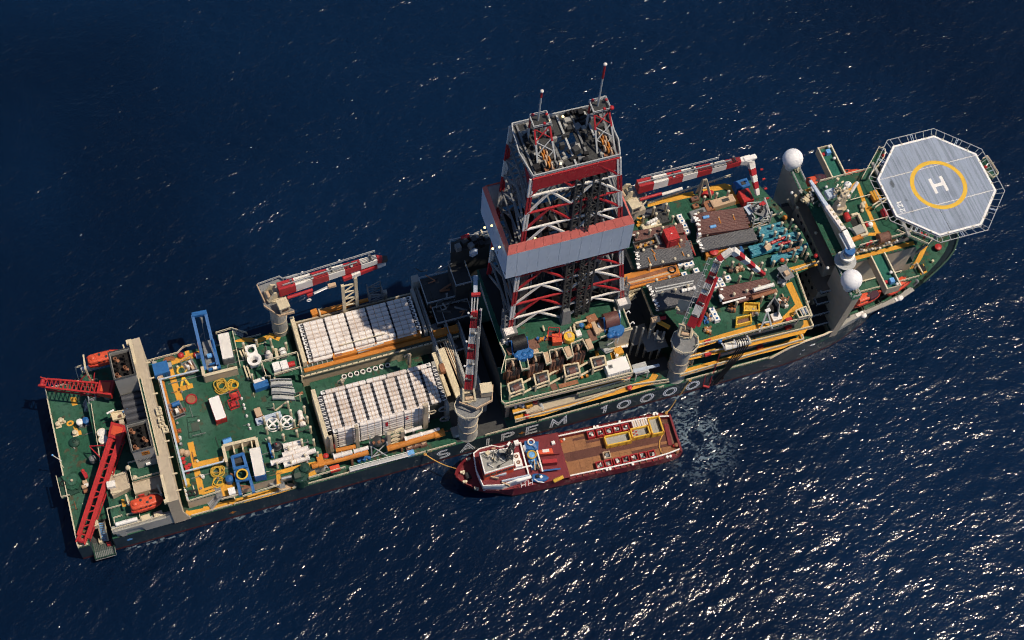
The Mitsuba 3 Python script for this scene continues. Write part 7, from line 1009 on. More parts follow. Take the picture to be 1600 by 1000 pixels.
for i in range(8):c=lerp((32.1,8.3,27),(36.7,8.5,27),i/7);add(k,'tool',MB().tube((c[0],c[1]+r.uniform(-.4,.4),27),(c[0]+r.uniform(.4,.9),c[1]+r.uniform(-.5,.5),27.3),r.uniform(.25,.42),8),('walk_yellow','tan','steel_grey')[i%3])
p=(37.6,8.7,27.6);add(k,'end_box',MB().box((p[0],p[1],26.9),(.9,3.0,.9),3),'steel_grey')
def cube_tank(p,z,label,grp):
    k=thing('cube_tank',label,'tank',grp);x,y=p[:2];add(k,'bladder',MB().box((x,y,z+.15),(1.25,1.25,1.1),2),'white');add(k,'lid',MB().lathe([(.28,0),(.28,.1)],(x,y,z+1.26),10),'blue_paint')
    m=MB()
    for i in(-.66,.66):
        for j in(-.66,.66):m.bar((x+i,y+j,z),(x+i,y+j,z+1.2),.08)
    for zz in(.1,.65,1.2):
        for a,b in(((-.66,-.66),(.66,-.66)),((.66,-.66),(.66,.66)),((.66,.66),(-.66,.66)),((-.66,.66),(-.66,-.66))):m.bar((x+a[0],y+a[1],z+zz),(x+b[0],y+b[1],z+zz),.07)
    add(k,'cage',m,'rail_grey');add(k,'pallet',MB().box((x,y,z),(1.4,1.4,.12)),'steel_grey')
for p in((46,14.6,25.4),(46.1,13.2,25.4),(46.3,11.8,25.4),(46.3,10.1,25.4)):cube_tank(p,ZP,'white cube tank in the row of four beside the brown pipes','row of four cube tanks')
for p in((41.3,1.9,25.4),(42.7,1.2,25.4),(43.9,1.2,25.4)):cube_tank(p,ZP,'white cube tank in the group of three by the orange catwalk end','three cube tanks by the catwalk')
for p in((44.4,-1,25.4),(41.2,-1.2,25.4),(44.4,-1,25.4)):cube_tank(p,27.2 if p[1]>99 else ZP,'white cube tank at the head of the starboard dark rack','cube tanks by the dark rack')
for p in((49,-5,25.4),(51.1,-5.1,25.4),(49.1,-6.5,25.4),(47.5,-6.3,25.4)):cube_tank(p,ZP,'white cube tank in the group beside the bent crane boom','cube tanks beside the crane boom')
for p in((44.2,-12.3,25.4),(44.3,-13.6,25.4),(44.4,-14.8,25.4)):cube_tank(p,ZP,'white cube tank in the line right of the crane turret','cube tanks by the crane turret')
k=thing('catwalk_ramp','orange catwalk ramp leading from the derrick onto the pipe deck','gantry');add(k,'deck',MB().bar((24.9,0.9,24.6),(40.5,1.2,24.6),4.2,.5),'gantry_orange');add(k,'girder',MB().bar((24.1,-0.8,23),(30.8,-0.7,23),.6,.8),'cream');add(k,'groove',MB().bar((24.8,0.9,24.9),(40.1,1.6,24.9),.9,.12),'rust');add(k,'groove',MB().bar((24.7,0.5,24.9),(39.6,0.4,24.9),.5,.12),'tan');add(k,'kerb',MB().bar((24.3,-0.2,24.9),(40,-0.7,24.9),.4,.5),'rust');add(k,'end_frame',MB().ring((38.8,0.9,25.2),.9,.14,12,5),'black');add(k,'bracing',MB().truss((26.3,-1.5,21),(29.2,-0.7,21),1.2,2.4,3,.2),'cream')
add(PD,'aft_beam',MB().bar((31.2,-0.5,22),(31.1,-7.8,22),1.0,1.2),'cream');add(PD,'aft_beam',MB().bar((30.8,11.2,22),(30.9,5.5,22),.9,1.0),'wall_beige');add(PD,'aft_post',MB().bar((31.0,-9,7),(31.0,-9,23.6),1.0),'wall_grey')
k=thing('orange_crane_hook','tan and orange capped boom end on a beam left of the forward crane pedestal','boom');add(k,'tube',MB().tube((30.9,-10.9,25),(32.7,-11,25),.45,10),'crane_red',smooth=40);add(k,'cap',MB().tube((29.1,-10.8,25),(31.1,-10.9,25),.75,12),'tan',smooth=40);add(k,'yellow_arm',MB().bar((30.8,-11,24),(32.9,-13.4,24),.9,.6),'walk_yellow')
k=thing('shaded_platform','dark shaded steel platforms in the gap between the derrick and the forward crane','platform');add(k,'platform',MB().bx(25.5,30.5,-11,-6,14,14.2),'steel_grey');add(k,'platform',MB().bx(27.5,33,-15,-10.5,17,17.2),'steel_grey')
for i in range(5):add(k,'post',MB().bar((26+i*1.5,-10-i*.8,7),(26+i*1.5,-10-i*.8,22),.4),'wall_grey')
# yellow skips and clutter at the starboard corner
def skip(P,z0,h,mt,label,fill=None):
    k=thing('skip',label,'skip');add(k,'wall',MB().wall([p[:2] for p in P],z0,z0+h,.28,True),mt);pl=Polygon([p[:2] for p in P]);add(k,'floor',MB().prism(pl,z0,z0+.15),'rust');
    if fill:add(k,'contents',MB().prism(pl.buffer(-.35),z0+.15,z0+h*.55),fill)
    for p in P:add(k,'corner',MB().box((p[0],p[1],z0),(.36,.36,h+.08)),mt)
    return k
skip([(52.3,-12.8,25.6),(55.6,-14,25.6),(54.9,-15.8,25.6),(51.4,-14.9,25.6)],24.02,1.6,'yellow','dirty yellow skip with an empty pan, nearer the brown casing','net_yellow');skip([(48.2,-17.9,25.6),(52,-18,25.6),(52.5,-16.3,25.6),(49,-16.1,25.6)],24.02,1.5,'yellow','yellow skip filled with brown waste, nearer the yellow walkway','brown')
k=thing('grey_tank','grey open box with a curved side at the starboard corner of the pipe deck','tank');add(k,'side',MB().wall([(56.6,-16.1,27),(59.3,-14.2,27),(59.7,-16.4,27),(58.5,-18.6,27)],24,27,.25),'steel_grey');add(k,'dark_inside',MB().prism(Polygon([p[:2] for p in((57.4,-15.2,25),(60,-13.3,25),(60.3,-15.5,25),(58.1,-17.2,25))]),24.02,25.2),'black')
k=thing('tan_cabinet','pale tan cabinet by the yellow walkway at the starboard corner','cabinet');p=(58.4,-18.4,25.2);add(k,'body',MB().box((p[0],p[1],ZP),(2.3,1.9,1.2),2),'tan');add(k,'lid',MB().box((p[0],p[1],ZP+1.2),(2.4,2.0,.08),2),'riser_white')
k=thing('a_frame','white A shaped frame standing at the starboard rail of the pipe deck','frame')
for a,b in(((55.5,-18,28.5),(53.3,-20.7,24.2)),((55.5,-18,28.5),(56.5,-20.7,24.2)),((54.4,-19.5,26),(56.2,-19.6,26))):add(k,'leg',MB().bar(a,b,.4),'rail_grey')
add(k,'head',MB().box((55.7,-17.8,28.3),(1.3,.8,.5),10),'white')
k=thing('tube_frame','white tubular frame around a blue unit at the corner of the pipe deck','frame');P=[(63.2,-18.6,26),(66,-18.2,26),(66,-20.7,26),(63.3,-20.6,26)]
for i in range(4):add(k,'bar',MB().bar(P[i],P[(i+1)%4],.28),'rail_cream');add(k,'bar',MB().bar((P[i][0],P[i][1],24),P[i],.22),'rail_cream')
for t in(.35,.65):add(k,'bar',MB().bar(lerp(P[0],P[1],t),lerp(P[3],P[2],t),.22),'rail_cream')
add(k,'unit',MB().box((65.5,-18.7,24.2),(1.3,1.6,1.2),5),'windwall')
r=random.Random(12)
def clutter(pts,n,mats,label,name,cat):
    k=thing(name,label,cat)
    for i in range(n):
        a=[r.random() for _ in pts];s_=sum(a);c=sum(V(*p)*w for p,w in zip(pts,a))/s_;kind=r.randrange(3);mt=mats[i%len(mats)]
        if kind==0:add(k,'piece',MB().box((c[0],c[1],c[2]),(r.uniform(.4,1.2),r.uniform(.4,1.0),r.uniform(.3,1.2)),r.uniform(0,90)),mt)
        elif kind==1:a_=r.uniform(0,3);add(k,'piece',MB().tube((c[0],c[1],c[2]+.3),(c[0]+math.cos(a_)*1.2,c[1]+math.sin(a_)*1.2,c[2]+r.uniform(.2,.9)),r.uniform(.12,.35),8),mt)
        else:add(k,'piece',MB().lathe([(.4,0),(.42,r.uniform(.4,1)),(.2,1.1)],c,8),mt)
    return k
clutter(((48.2,-12.1,24),(50.7,-12.8,24),(49.8,-14.4,24),(47.7,-13.7,24)),22,['gantry_orange','rust','brown','dark_steel'],'orange and rusty tool pile left of the yellow skip','tool_pile','tools');clutter(((50.8,-14.1,24),(52.5,-15.7,24),(55.2,-16.5,24),(56,-15.5,24),(53.5,-16.5,24)),30,['dark_steel','tan','rust','black','steel_grey'],'jumble of dark and rusty scrap between the two yellow skips','scrap_pile','tools');clutter(((60.6,-12.4,24),(64.1,-13.4,24),(62.7,-16.8,24),(60.6,-16.6,24)),30,['black','dark_steel','rust','tan','white_paint'],'dark heap of gear inside the bend of the yellow walkway','gear_heap','tools');clutter(((63.3,-6.3,24),(65.5,-7.3,24),(64.1,-11.7,24),(62.5,-11.5,24)),36,['rail_grey','dark_steel','steel_grey','white_paint'],'grey pipework cluster at the after corner of the pipe deck notch','manifold','manifold')
clutter(((42.5,-11.6,24),(45.2,-12.4,24),(43.9,-15.8,24),(40.3,-15.1,24)),26,['white_paint','blue_paint','tan','rust'],'blue framed basket with white gear right of the crane turret','cargo_basket','basket');clutter(((40.4,-16,24),(42.4,-16.6,24),(41.3,-18.3,24)),12,['gantry_orange','tan','rust'],'small orange tool pile near the crane turret','tool_pile','tools');clutter(((53.9,-2.4,24),(56.7,-2.6,24),(55.8,-4.4,24),(53.8,-3.8,24)),18,['tan','rust','brown','tan'],'tan and rusty crate load behind the starboard casing rack','crate_load','crate');clutter(((51.8,-2.1,24),(53.6,-2.5,24),(52.8,-4.1,24)),14,['dark_steel','brown','black'],'dark brown gear beside the tan crate load','gear_heap','tools');clutter(((57.1,-3.5,24),(60.1,-3.4,24),(59.8,-5.4,24),(57,-4.6,24)),22,['dark_steel','steel_grey','tan','walk_yellow','white_paint'],'jumbled fittings under the bent crane jib','gear_heap','tools');clutter(((35.7,18.4,24),(37.2,18,24),(36.2,15.2,24),(34.4,14.9,24)),14,['walk_yellow','green_dark','walk_yellow'],'yellow and green gear close to the wind wall','gear_heap','tools')
k=thing('grey_service_tower','grey frame tower with a flat top at the after corner of the pipe deck notch','frame');add(k,'top',MB().box((64.7,-8.4,26.5),(2.6,4.0,.3),12),'steel_grey');add(k,'cap_unit',MB().box((64.6,-8.9,26.8),(1.2,1.2,.8),12),'tan');add(k,'legs',MB().truss(((65.8,-7.2,24))[:2]+(24,),((64.7,-8.4,26.5))[:2]+(26.5,),3,2.4,1,.2),'rail_grey')
k=thing('shade_lattice','grey cluttered lattice platform beside the port casing rack','scaffold');add(k,'tower',MB().truss((64.9,9.2,24),(64.7,9.5,29),4.6,4.4,3,.24),'rail_grey');add(k,'floor',MB().prism(Polygon([p[:2] for p in((62.2,10.6,29),(66.5,11.1,29),(66.2,7.9,29),(64.9,6.4,29),(62.9,8.1,29))]),28.8,29),'steel_grey');add(k,'railing',MB().rail([(66.5,11.1,29),(66.2,7.9,29),(65.1,6.5,29)],1,1.5,.14),'rail_grey');add(k,'red_unit',MB().box((65.3,9.8,29),(1.6,1.0,1.0),20),'crane_red');add(k,'blue_panel',MB().box((62.4,10.1,28),(2.0,2.6,.2),10),'windwall')
clutter(((62.4,10.2,29),(66,10.7,29),(65.6,7.7,29),(63.3,8.2,29)),24,['dark_steel','steel_grey','rail_grey','black'],'grey machines crowding the lattice platform by the casing rack','machine_cluster','machine')
for p,d,z,mt,l,nm in(((63.8,15.1,26.6),(2.8,3.6),2.6,'crane_red','dark red cabin with open top hatch at the port corner of the pipe deck','cabin'),((64.1,18.7,29),(3.8,2.4),2.4,'blue_paint','blue container standing high under the port crane jib','container'),((57.9,15.6,26),(6.2,2.2),1.8,'tan','long pale tan crate behind the raised casing','crate'),((54.2,15.6,25.6),(2.2,3.0),1.2,'rust','rusty brown tank beside the tan crate','tank'),((56.2,1.8,26),(2.8,2.4),1.6,'blue_paint','dark blue box in front of the dark port rack','box'),((51.7,18.8,25),(2.0,1.2),.8,'brown','brown bundle at the port yellow walkway','bundle'),((51.2,16.8,25),(1.6,1.2),.7,'rust','rusty red pallet left of the boom rest','pallet'),((38.3,14.2,25.8),(5.0,1.6),1.4,'cream','cream tray with white bottles near the wind wall','tray'),((40.9,18.3,25.4),(7.4,2.2),1.0,'pipe_dark','dark blue flat container at the port edge near the wind wall','container'),((41.4,15.3,25.6),(3.4,3.0),1.4,'dark_steel','dark round topped tank at the port side behind the brown pipes','tank'),((51.2,14.7,25),(4.6,1.8),.9,'steel_grey','low grey box behind the raised casing','box')):
    k=thing(nm,l,nm);add(k,'body',MB().box((p[0],p[1],ZP+.01),(d[0],d[1],z),3),mt);add(k,'top',MB().box((p[0],p[1],ZP+.01+z),(d[0]*.94,d[1]*.94,.08),3),mt if mt!='crane_red' else 'bright_red');add(k,'fitting',MB().box((p[0]+d[0]*.1,p[1],ZP+.09+z),(d[0]*.3,d[1]*.4,.12),3),'dark_steel' if mt!='cream' else 'white')
p=(55.4,19.4,25);k=thing('red_tarpaulin','bright red covered bundle under the port crane','bundle');add(k,'cover',loft_x(MB(),[(p[0]-1.6,.4,0,.5,.8),(p[0]-.9,.8,0,1.1,.8),(p[0]+.6,.9,0,1.2,.8),(p[0]+1.7,.4,0,.6,.8)]),'bright_red',40);v,f=MB().bx(0,1,0,1,0,1).mesh();scene.pop(k+'__cover');used.pop(k+'__cover');c_=place(loft_x(MB(),[(-1.6,.4,0,.5,.8),(-.9,.8,0,1.1,.8),(.6,.9,0,1.2,.8),(1.7,.4,0,.6,.8)]),(p[0],p[1],ZP),6);add(k,'cover',c_,'bright_red',40);add(k,'pallet',MB().box((p[0],p[1],ZP+.005),(3.0,1.6,.1),6),'brown')
for i in range(4):p=lerp((37.4,14.4,26.4),(39.6,14.9,26.4),i/3);k=thing('gas_bottle','white gas bottle standing in the cream tray near the wind wall','bottle','tray gas bottles');add(k,'shell',MB().lathe([(.45,0),(.45,1.1),(.15,1.4)],(p[0],p[1],25.5),10),'white',smooth=40)
p=(50.1,2.2,26);k=thing('round_hatch','red painted round top on an orange flat box before the dark port rack','tank');add(k,'tray',MB().prism(Polygon([p_[:2] for p_ in((48.2,3.2,26),(54.2,3.1,26),(54.3,2.2,26),(47.9,1.5,26))]),24.1,25.9),'gantry_orange');add(k,'lid',MB().lathe([(1.1,0),(1.1,.6),(.3,.8)],(p[0],p[1],25.9),18),'bright_red',smooth=40)
# ================================================================ helicopter deck
ZH=35.2
def heli(p,n,uv):
    s=fbm(p.x*3.2,p.y*0.12,1.0,3);b=fbm(p.x*.16,p.y*.16,2.0,3);sp=noise(p.x*6,p.y*2.5,1.0)
    t=dr.clip((s-.40)*2.6,0,1)*.75+dr.clip((b-.5)*2.2,0,1)*.5
    d1=smoothstep(.75,.25,dr.sqrt(dr.square((p.x-96.2)/1.0)+dr.square((p.y-3.2)/3.4)));d2=smoothstep(.85,.2,dr.sqrt(dr.square((p.x-97.6)/.9)+dr.square((p.y+3.6)/3.6)))
    sm=(d1+d2)*smoothstep(.42,.62,noise(p.x*1.5,p.y*1.1,4.0))*.9
    return mix(mix((.31,.37,.47),(.185,.22,.28),dr.clip(t,0,1)),(.10,.12,.14),dr.clip(sm,0,1))*(0.94+.12*sp)
scene['heli_grey']={'type':'twosided','bsdf':{'type':'principled','base_color':proc(heli),'roughness':.75,'specular':.2}}
HD=thing('helicopter_deck','grey octagonal helicopter deck with white edge, yellow circle and letter H over the bow','helideck')
HC,HR=(106.8,.12),14.75
def octo(r):return[(HC[0]+r*math.cos(math.radians(22.5+45*i)),HC[1]+r*math.sin(math.radians(22.5+45*i))) for i in range(8)]
add(HD,'deck',MB().prism(octo(HR),34.6,ZH),'heli_grey');add(HD,'edge_line',MB().prism(Polygon(octo(HR)).difference(Polygon(octo(HR-.55))),ZH+.004,ZH+.05),'white')
cc=HC[0]+.45,HC[1]-.1
add(HD,'circle_marking',MB().prism(Polygon(arc(cc[0],cc[1],7.1,7.1,0,360,64)).difference(Polygon(arc(cc[0],cc[1],6.05,6.05,0,360,64))),ZH+.004,ZH+.014),'yellow')
m=MB();x,y=cc
m.prism(unary_union([Polygon(R4(x-1.85,x-1.05,y-2.2,y+2.2)),Polygon(R4(x+1.05,x+1.85,y-2.2,y+2.2)),Polygon(R4(x-1.1,x+1.1,y-.45,y+.45))]),ZH+.004,ZH+.014);add(HD,'letter_marking',m,'white')
for y in(-5.2,5.4):add(HD,'line_marking',MB().bx(HC[0]-13.4,HC[0]+13.4,y-.09,y+.09,ZH+.002,ZH+.010),'riser_white')
add(HD,'seam',MB().bx(104.4,104.5,-13.3,-6.2,ZH+.002,ZH+.008),'dark_steel')
tm=meshkit.text_mesh('22t',1.0,.01,True);v=np.array(tm.vertices);add(HD,'weight_marking',MB().add(np.stack([96.1-v[:,1]*1.3,-5.0+v[:,0]*1.5,ZH+.004+v[:,2]],1),np.array(tm.faces)),'white')
# perimeter safety net frames, sloping out and up
In,Out=octo(HR+.1),octo(HR+2.0)
for i in range(8):
    a,b,A,B=In[i],In[(i+1)%8],Out[i],Out[(i+1)%8]
    add(HD,'net_rail',MB().bar((*A,ZH+.15),(*B,ZH+.15),.16),'rail_grey');add(HD,'net_inner_rail',MB().bar((*a,ZH-.5),(*b,ZH-.5),.14),'rail_grey')
    for j in range(6):add(HD,'net_arm',MB().bar((*lerp(a,b,(j+.3)/5.6),ZH-.5),(*lerp(A,B,(j+.3)/5.6),ZH+.15),.11),'rail_grey')
    for d in(-.25,.25):c0_,c1_=lerp(a,b,.5),lerp(A,B,.5);add(HD,'net_bracket',MB().bar((c0_[0]+d,c0_[1],ZH-.3),(c1_[0]+d,c1_[1],ZH+.2),.14),'windwall')
    for t in(.2,.8):c=lerp(a,b,t);add(HD,'edge_light',MB().sph((c[0]*.985+HC[0]*.015,c[1]*.985,ZH+.15),.2,6),'rail_cream')
for i in range(5):
    x=94.5+i*5.2;add(HD,'under_beam',MB().bar((x,-11,34.2),(x,11,34.2),.7,.8),'wall_grey')
for sg in(-1,1):
    for x0,x1,y in((101,104,6),(104,113,8),(98,96,9)):add(HD,'support_strut',MB().bar((x0,sg*y*.7,10 if x0>100 else 28.9),(x1,sg*y,34.2),.55),'wall_grey')
for sg in(-1,1):add(HD,'support_brace',MB().bar((104,sg*4.2,12),(113,sg*-5.6,33.8),.4),'wall_grey')
# access platforms around the deck
def gangplat(P,z,lab,rails=True):
    k=thing('access_platform',lab,'platform');add(k,'floor',MB().prism(Polygon([p[:2] for p in P]),z-.2,z),'deck_green')
    for a,b in zip(P,P[1:]):add(k,'railing',MB().rail([a,b],1.1,1.6,.13),'rail_cream')
    return k
gangplat([(90,7.4,34),(97.7,14.5,34),(99,13.4,34),(97.8,11.5,34),(91.6,7,34)],34,'green access walkway along the port after edge of the helicopter deck');k=gangplat([(121.5,4.2,34),(123,4.6,34),(123.4,-0.9,34),(121.6,-1.7,34),(120.5,0.7,34)],34,'small green platform at the forward port corner of the helicopter deck');gangplat([(92.5,-8.4,33),(98.2,-14.2,33),(99.9,-13.2,33),(93.6,-8.1,33)],33,'long green access walkway along the starboard after edge of the helicopter deck');gangplat([(89.1,-0.8,34),(92.8,0.4,34),(93.1,-0.2,34),(89.5,-1.5,34)],34,'narrow green gangway from the roof to the helicopter deck edge')
for p,l in(((97.9,12,34.6),'red fire monitor on the port after walkway of the helicopter deck'),((121.2,1.8,34.6),'red fire monitor on the forward port platform of the helicopter deck'),((97.9,-10.8,33.6),'red and white fire monitor on the starboard walkway, the after one'),((98.6,-11.7,33.6),'red and white fire monitor on the starboard walkway, the forward one')):k=thing('fire_monitor',l,'fire monitor');add(k,'body',MB().lathe([(.4,-.6),(.4,.3),(.15,.5)],p,10),'bright_red',smooth=40);add(k,'nozzle',MB().tube(V(*p)+[0,0,.3],V(*p)+[.8,.5,.6],.16,8),'white')
# ================================================================ on the bridge house
for p,l,g in(((76.2,-18,33.6),'large white radome ball on the starboard corner of the bridge house',0),((76.1,18,33.6),'large white radome ball on the port corner of the bridge house',1)):
    k=thing('radome',l,'radome');m=MB().sph((p[0],p[1],33.6),2.55,18);add(k,'dome',m,'radome_white',smooth=True);add(k,'pedestal',MB().lathe([(1.1,29.6),(1.0,31.6)],(p[0],p[1],0),14),'white_paint',smooth=40);add(k,'lattice',MB().truss((p[0]+1.6,p[1]-1.6,29.6),(p[0]+1.0,p[1]-.8,31.4),.8,.8,2,.1),'rail_cream')
p=(84.8,5.5,36.5);k=thing('radome','small white radome ball among the mast antennas','radome');add(k,'dome',MB().sph(p,.95,12),'radome_white',smooth=True);add(k,'stalk',MB().tube((p[0],p[1],33),p,.25,8),'white_paint')
k=thing('signal_mast','cream signal mast crowded with antennas and platforms on the roof of the bridge house','mast');c=V(*(81.1,1.3,40));B0=V(*(80.5,0.8,33));
add(k,'column',MB().bar((B0[0],B0[1],33),c,2.6,2.2,1.2,1.2),'wall_beige');add(k,'platform',MB().prism(Polygon([q[:2] for q in((81.3,3.5,39),(83.2,2.9,39),(82.7,0.4,39),(80.6,1.2,39))]),38.8,39),'cream');add(k,'platform',MB().prism(Polygon([q[:2] for q in((80.1,2,36),(82.3,1.3,36),(81.3,-0.6,36),(79.6,-0.2,36))]),35.8,36),'wall_beige')
r=random.Random(31)
for i in range(40):
    a=V(*(81.1,2.2,39)) if i%3 else V(*(81.9,4.8,39));q=a+[r.uniform(-2.2,2.2),r.uniform(-2.4,2.4),r.uniform(-2,1.8)]
    if i%2:add(k,'antenna',MB().tube(q,q+[r.uniform(-.3,.3),r.uniform(-.3,.3),r.uniform(.6,2.4)],.09,5),'cream')
    else:add(k,'fitting',MB().box(q,(r.uniform(.3,1.0),r.uniform(.3,.8),r.uniform(.2,.7)),r.uniform(0,60)),('cream','white_paint','wall_beige')[i%3])
for a,b in(((80.7,4.7,38),(83.3,1.3,38)),((80.7,1.6,38),(85.1,3.4,38)),((79.4,-0,37),(82.7,1.2,37))):add(k,'yard',MB().bar(a,b,.22),'cream')
add(k,'radar_scanner',MB().bar((78.1,4.1,38),(80.2,3.5,38),.9,.5),'windwall');add(k,'radar_housing',MB().box((79.2,3.7,37),(2.4,2.2,1.2),5),'windwall');add(k,'white_mast_tube',MB().tube((84.5,3.1,37),(86.3,4.3,39),.42,10),'white',smooth=40);add(k,'lower_dish',MB().lathe([(.3,0),(1.0,.4),(1.1,.5)],(81.5,0.5,35),14,cap=False),'cream',smooth=40)
k=thing('provision_crane','white slender crane with its boom laid across the after edge of the bridge house','crane');c=V(*(77.8,-11.8,36));add(k,'pedestal',MB().lathe([(1.6,24),(1.5,32),(1.15,33),(1.15,35.5)],(c[0],c[1],0),18),'wall_grey',smooth=30);add(k,'collar',MB().lathe([(1.75,33.8),(1.75,34.3)],(c[0],c[1],0),18),'white',smooth=30);add(k,'gallery',MB().lathe([(2.7,31.6),(2.7,31.8)],(c[0],c[1],0),18),'rail_grey');add(k,'slew_head',MB().lathe([(1.2,35.5),(1.3,36.6)],(c[0],c[1],0),16),'blue_paint',smooth=30)
a=V(*(78.4,-11.7,37));b=V(*(78.1,-6.9,37.5));e=V(*(76.6,0.4,38));f_=V(*(75.4,8.1,38.5));add(k,'boom_section',MB().bar(a,b,1.3,1.2),'white');add(k,'boom_section',MB().bar(b+(e-b)*.02,e,1.25,1.1),'riser_white');add(k,'boom_section',MB().bar(e,f_,1.0,.8,.7,.6),'windwall');add(k,'boom_joint',MB().bar(b-(e-b)*.01,b+(e-b)*.02,1.4,1.3),'black');add(k,'boom_ram',MB().tube(a+[-1.0,.4,-.6],b+[-1.0,0,-.8],.3,8),'white',smooth=40)
for t in(.2,.45,.62,.8):q=lerp(b,e,t);add(k,'boom_fitting',MB().box(q+[.2,0,.5],(.6,.6,.3)),'cream')
# roof fittings
RFK=FH
k=thing('roof_well','dark open well on the roof with cream coaming beside the mast','hatch');P=[(83.4,-1.4,33),(85.2,-1.4,33),(85.1,-7.4,33),(83.3,-7.4,33)]
for a,b in zip(P,P[1:]):add(k,'coaming',MB().bar(V(*a)+[0,0,.5],V(*b)+[0,0,.5],.6,1.0),'cream')
add(k,'dark_floor',MB().prism(Polygon([q[:2] for q in((82.8,-2.2,33),(84.7,-2,33),(84.7,-4.2,33),(82.8,-4.8,33))]),33.005,33.02),'black');add(k,'machine',MB().box((83.4,-5.8,33),(2.6,2.2,1.2),10),'wall_grey');add(k,'tan_unit',MB().bar((80.7,-7.8,33.3),(83.8,-7.4,33.3),1.0,.8),'gantry_orange');add(k,'pipe',MB().path([(81.5,-4.4,33.5),(82.2,-5.7,34),(83.6,-5.6,33.6)],.2),'rail_grey')
for p,l,mt in(((82.1,-1.7,34),'red rounded cabinet on the roof beside the dark well','bright_red'),((91.4,-3.2,34),'dark red drum on the roof beneath the helicopter deck edge','crane_red')):k=thing('roof_drum',l,'drum');add(k,'body',MB().lathe([(.7,-1.0),(.8,-.8),(.8,.8),(.7,1.0)],p,14,ax=1),mt,smooth=40);add(k,'cradle',MB().box((p[0],p[1],33),(1.2,1.2,.4)),'steel_grey')
k=thing('roof_locker','yellow orange locker on the roof at the helicopter deck edge','locker');p=(91.3,2,34);add(k,'body',MB().box((p[0],p[1],33),(1.8,2.6,1.4),5),'gantry_orange');add(k,'lid',MB().box((p[0],p[1],34.4),(1.9,2.7,.1),5),'walk_yellow')
k=thing('roof_searchlight','cream searchlight cluster standing on the yellow roof walkway','lamp')
for p in((87.2,0.7,34),(88,1.1,33.6),(86.9,0.3,33.6),(87.2,0,34),(86.7,-0.7,33.4)):add(k,'lamp',MB().sph(p,.5,8),'cream',smooth=True)
add(k,'stand',MB().tube((87.6,0.7,33),(87.1,0.3,34.4),.3,8),'cream')
k=thing('foam_monitor','red and white foam monitor on the roof walkway near the dark well','fire monitor');add(k,'barrel',MB().tube((86.2,-4,33.6),(86,-5.4,33.6),.35,8),'bright_red');add(k,'base',MB().lathe([(.7,0),(.6,.9),(.3,1.1)],(87,-5,33),10),'white',smooth=40)
k=thing('wire_drum','large brown wire drum at the forward starboard corner of the roof','drum');p=V(*(88.4,-9.5,34));add(k,'drum',MB().tube(p-[1.3,0,0],p+[1.3,0,0],1.2,16),'brown',smooth=40)
for d in(-1.35,1.35):add(k,'flange',MB().tube(p+[d,0,0],p+[d*1.05,0,0],1.35,16),'rust')
for p,l in(((83.9,-10,33.6),'small red valve at the starboard roof edge, the after one'),((85,-9.7,33.6),'small red valve at the starboard roof edge, the forward one')):k=thing('red_valve',l,'valve');add(k,'body',MB().lathe([(.3,-.6),(.3,.3)],p,8),'bright_red');add(k,'wheel',MB().ring((p[0],p[1],p[2]+.4),.35,.09,10,5),'bright_red')
for a,b in(((84.8,2.5,34.3),(90,2.6,34.3)),((84.6,-4.5,34.3),(91.5,-4.5,34.3))):k=thing('roof_pole','thin cream pole lying across the roof towards the helicopter deck','pole','cream roof poles');add(k,'pole',MB().bar(a,b,.18),'rail_cream');add(k,'foot',MB().box((b[0],b[1],33),(.3,.3,1.3)),'rail_cream')
add(FH,'railing',MB().rail([(82,-9.8,33),(96.8,-9.8,33),(96.8,10,33)],1.0,1.8,.15),'rail_cream');add(FH,'railing',MB().rail([(80,10,33),(96,10,33)],1.0,1.8,.15),'rail_cream');r=random.Random(41)
for i in range(16):x=82+i*.75;add(FH,'wall_fitting',MB().box((x,-10.0-r.uniform(0,.5),30+r.uniform(0,1.6)),(.5,.5,.5),10),('cream','steel_grey','white_paint')[i%3])
for p in((73.4,10.5,30.4),(77.4,8.8,33.5),(80.8,7.9,33.8),(83,-0.1,34),(73.4,-11.9,30.5),(73.4,10.5,30.5),(77.3,8,33.6)):add(FH,'roof_lamp',MB().sph(p,.38,8),'white',smooth=True)
for i in range(20):
    q=V(*lerp((75.7,9.3,29.5),(79.2,7.7,29.5),r.random()))+[0,r.uniform(-3,1.5),0];add(FH,'aft_deck_unit',MB().box((q[0],q[1],29.1),(r.uniform(.4,1.4),r.uniform(.4,1.3),r.uniform(.4,1.3)),r.uniform(0,30)),('wall_grey','green_dark','steel_grey','cream')[i%4])
add(FH,'aft_pole',MB().bar((74.7,10.3,29),(76.1,10.7,24),.6),'cream');add(FH,'aft_pole',MB().bar((73.7,11.2,26),(75.5,11.4,22),.6,.5),'wall_beige')
for p in((76.8,0.5,25.6),(75.1,8.4,26),(76.4,-8.7,24)):add(FH,'aft_lamp',MB().sph(p,.4,8),'rail_cream',smooth=True)
add(FH,'aft_landing',MB().bar((77.4,-8.4,22),(79.3,-8.2,22),.4),'rail_cream');add(FH,'tan_unit',MB().box((79.5,-6.2,23),(2.4,1.4,.6),30),'gantry_orange')
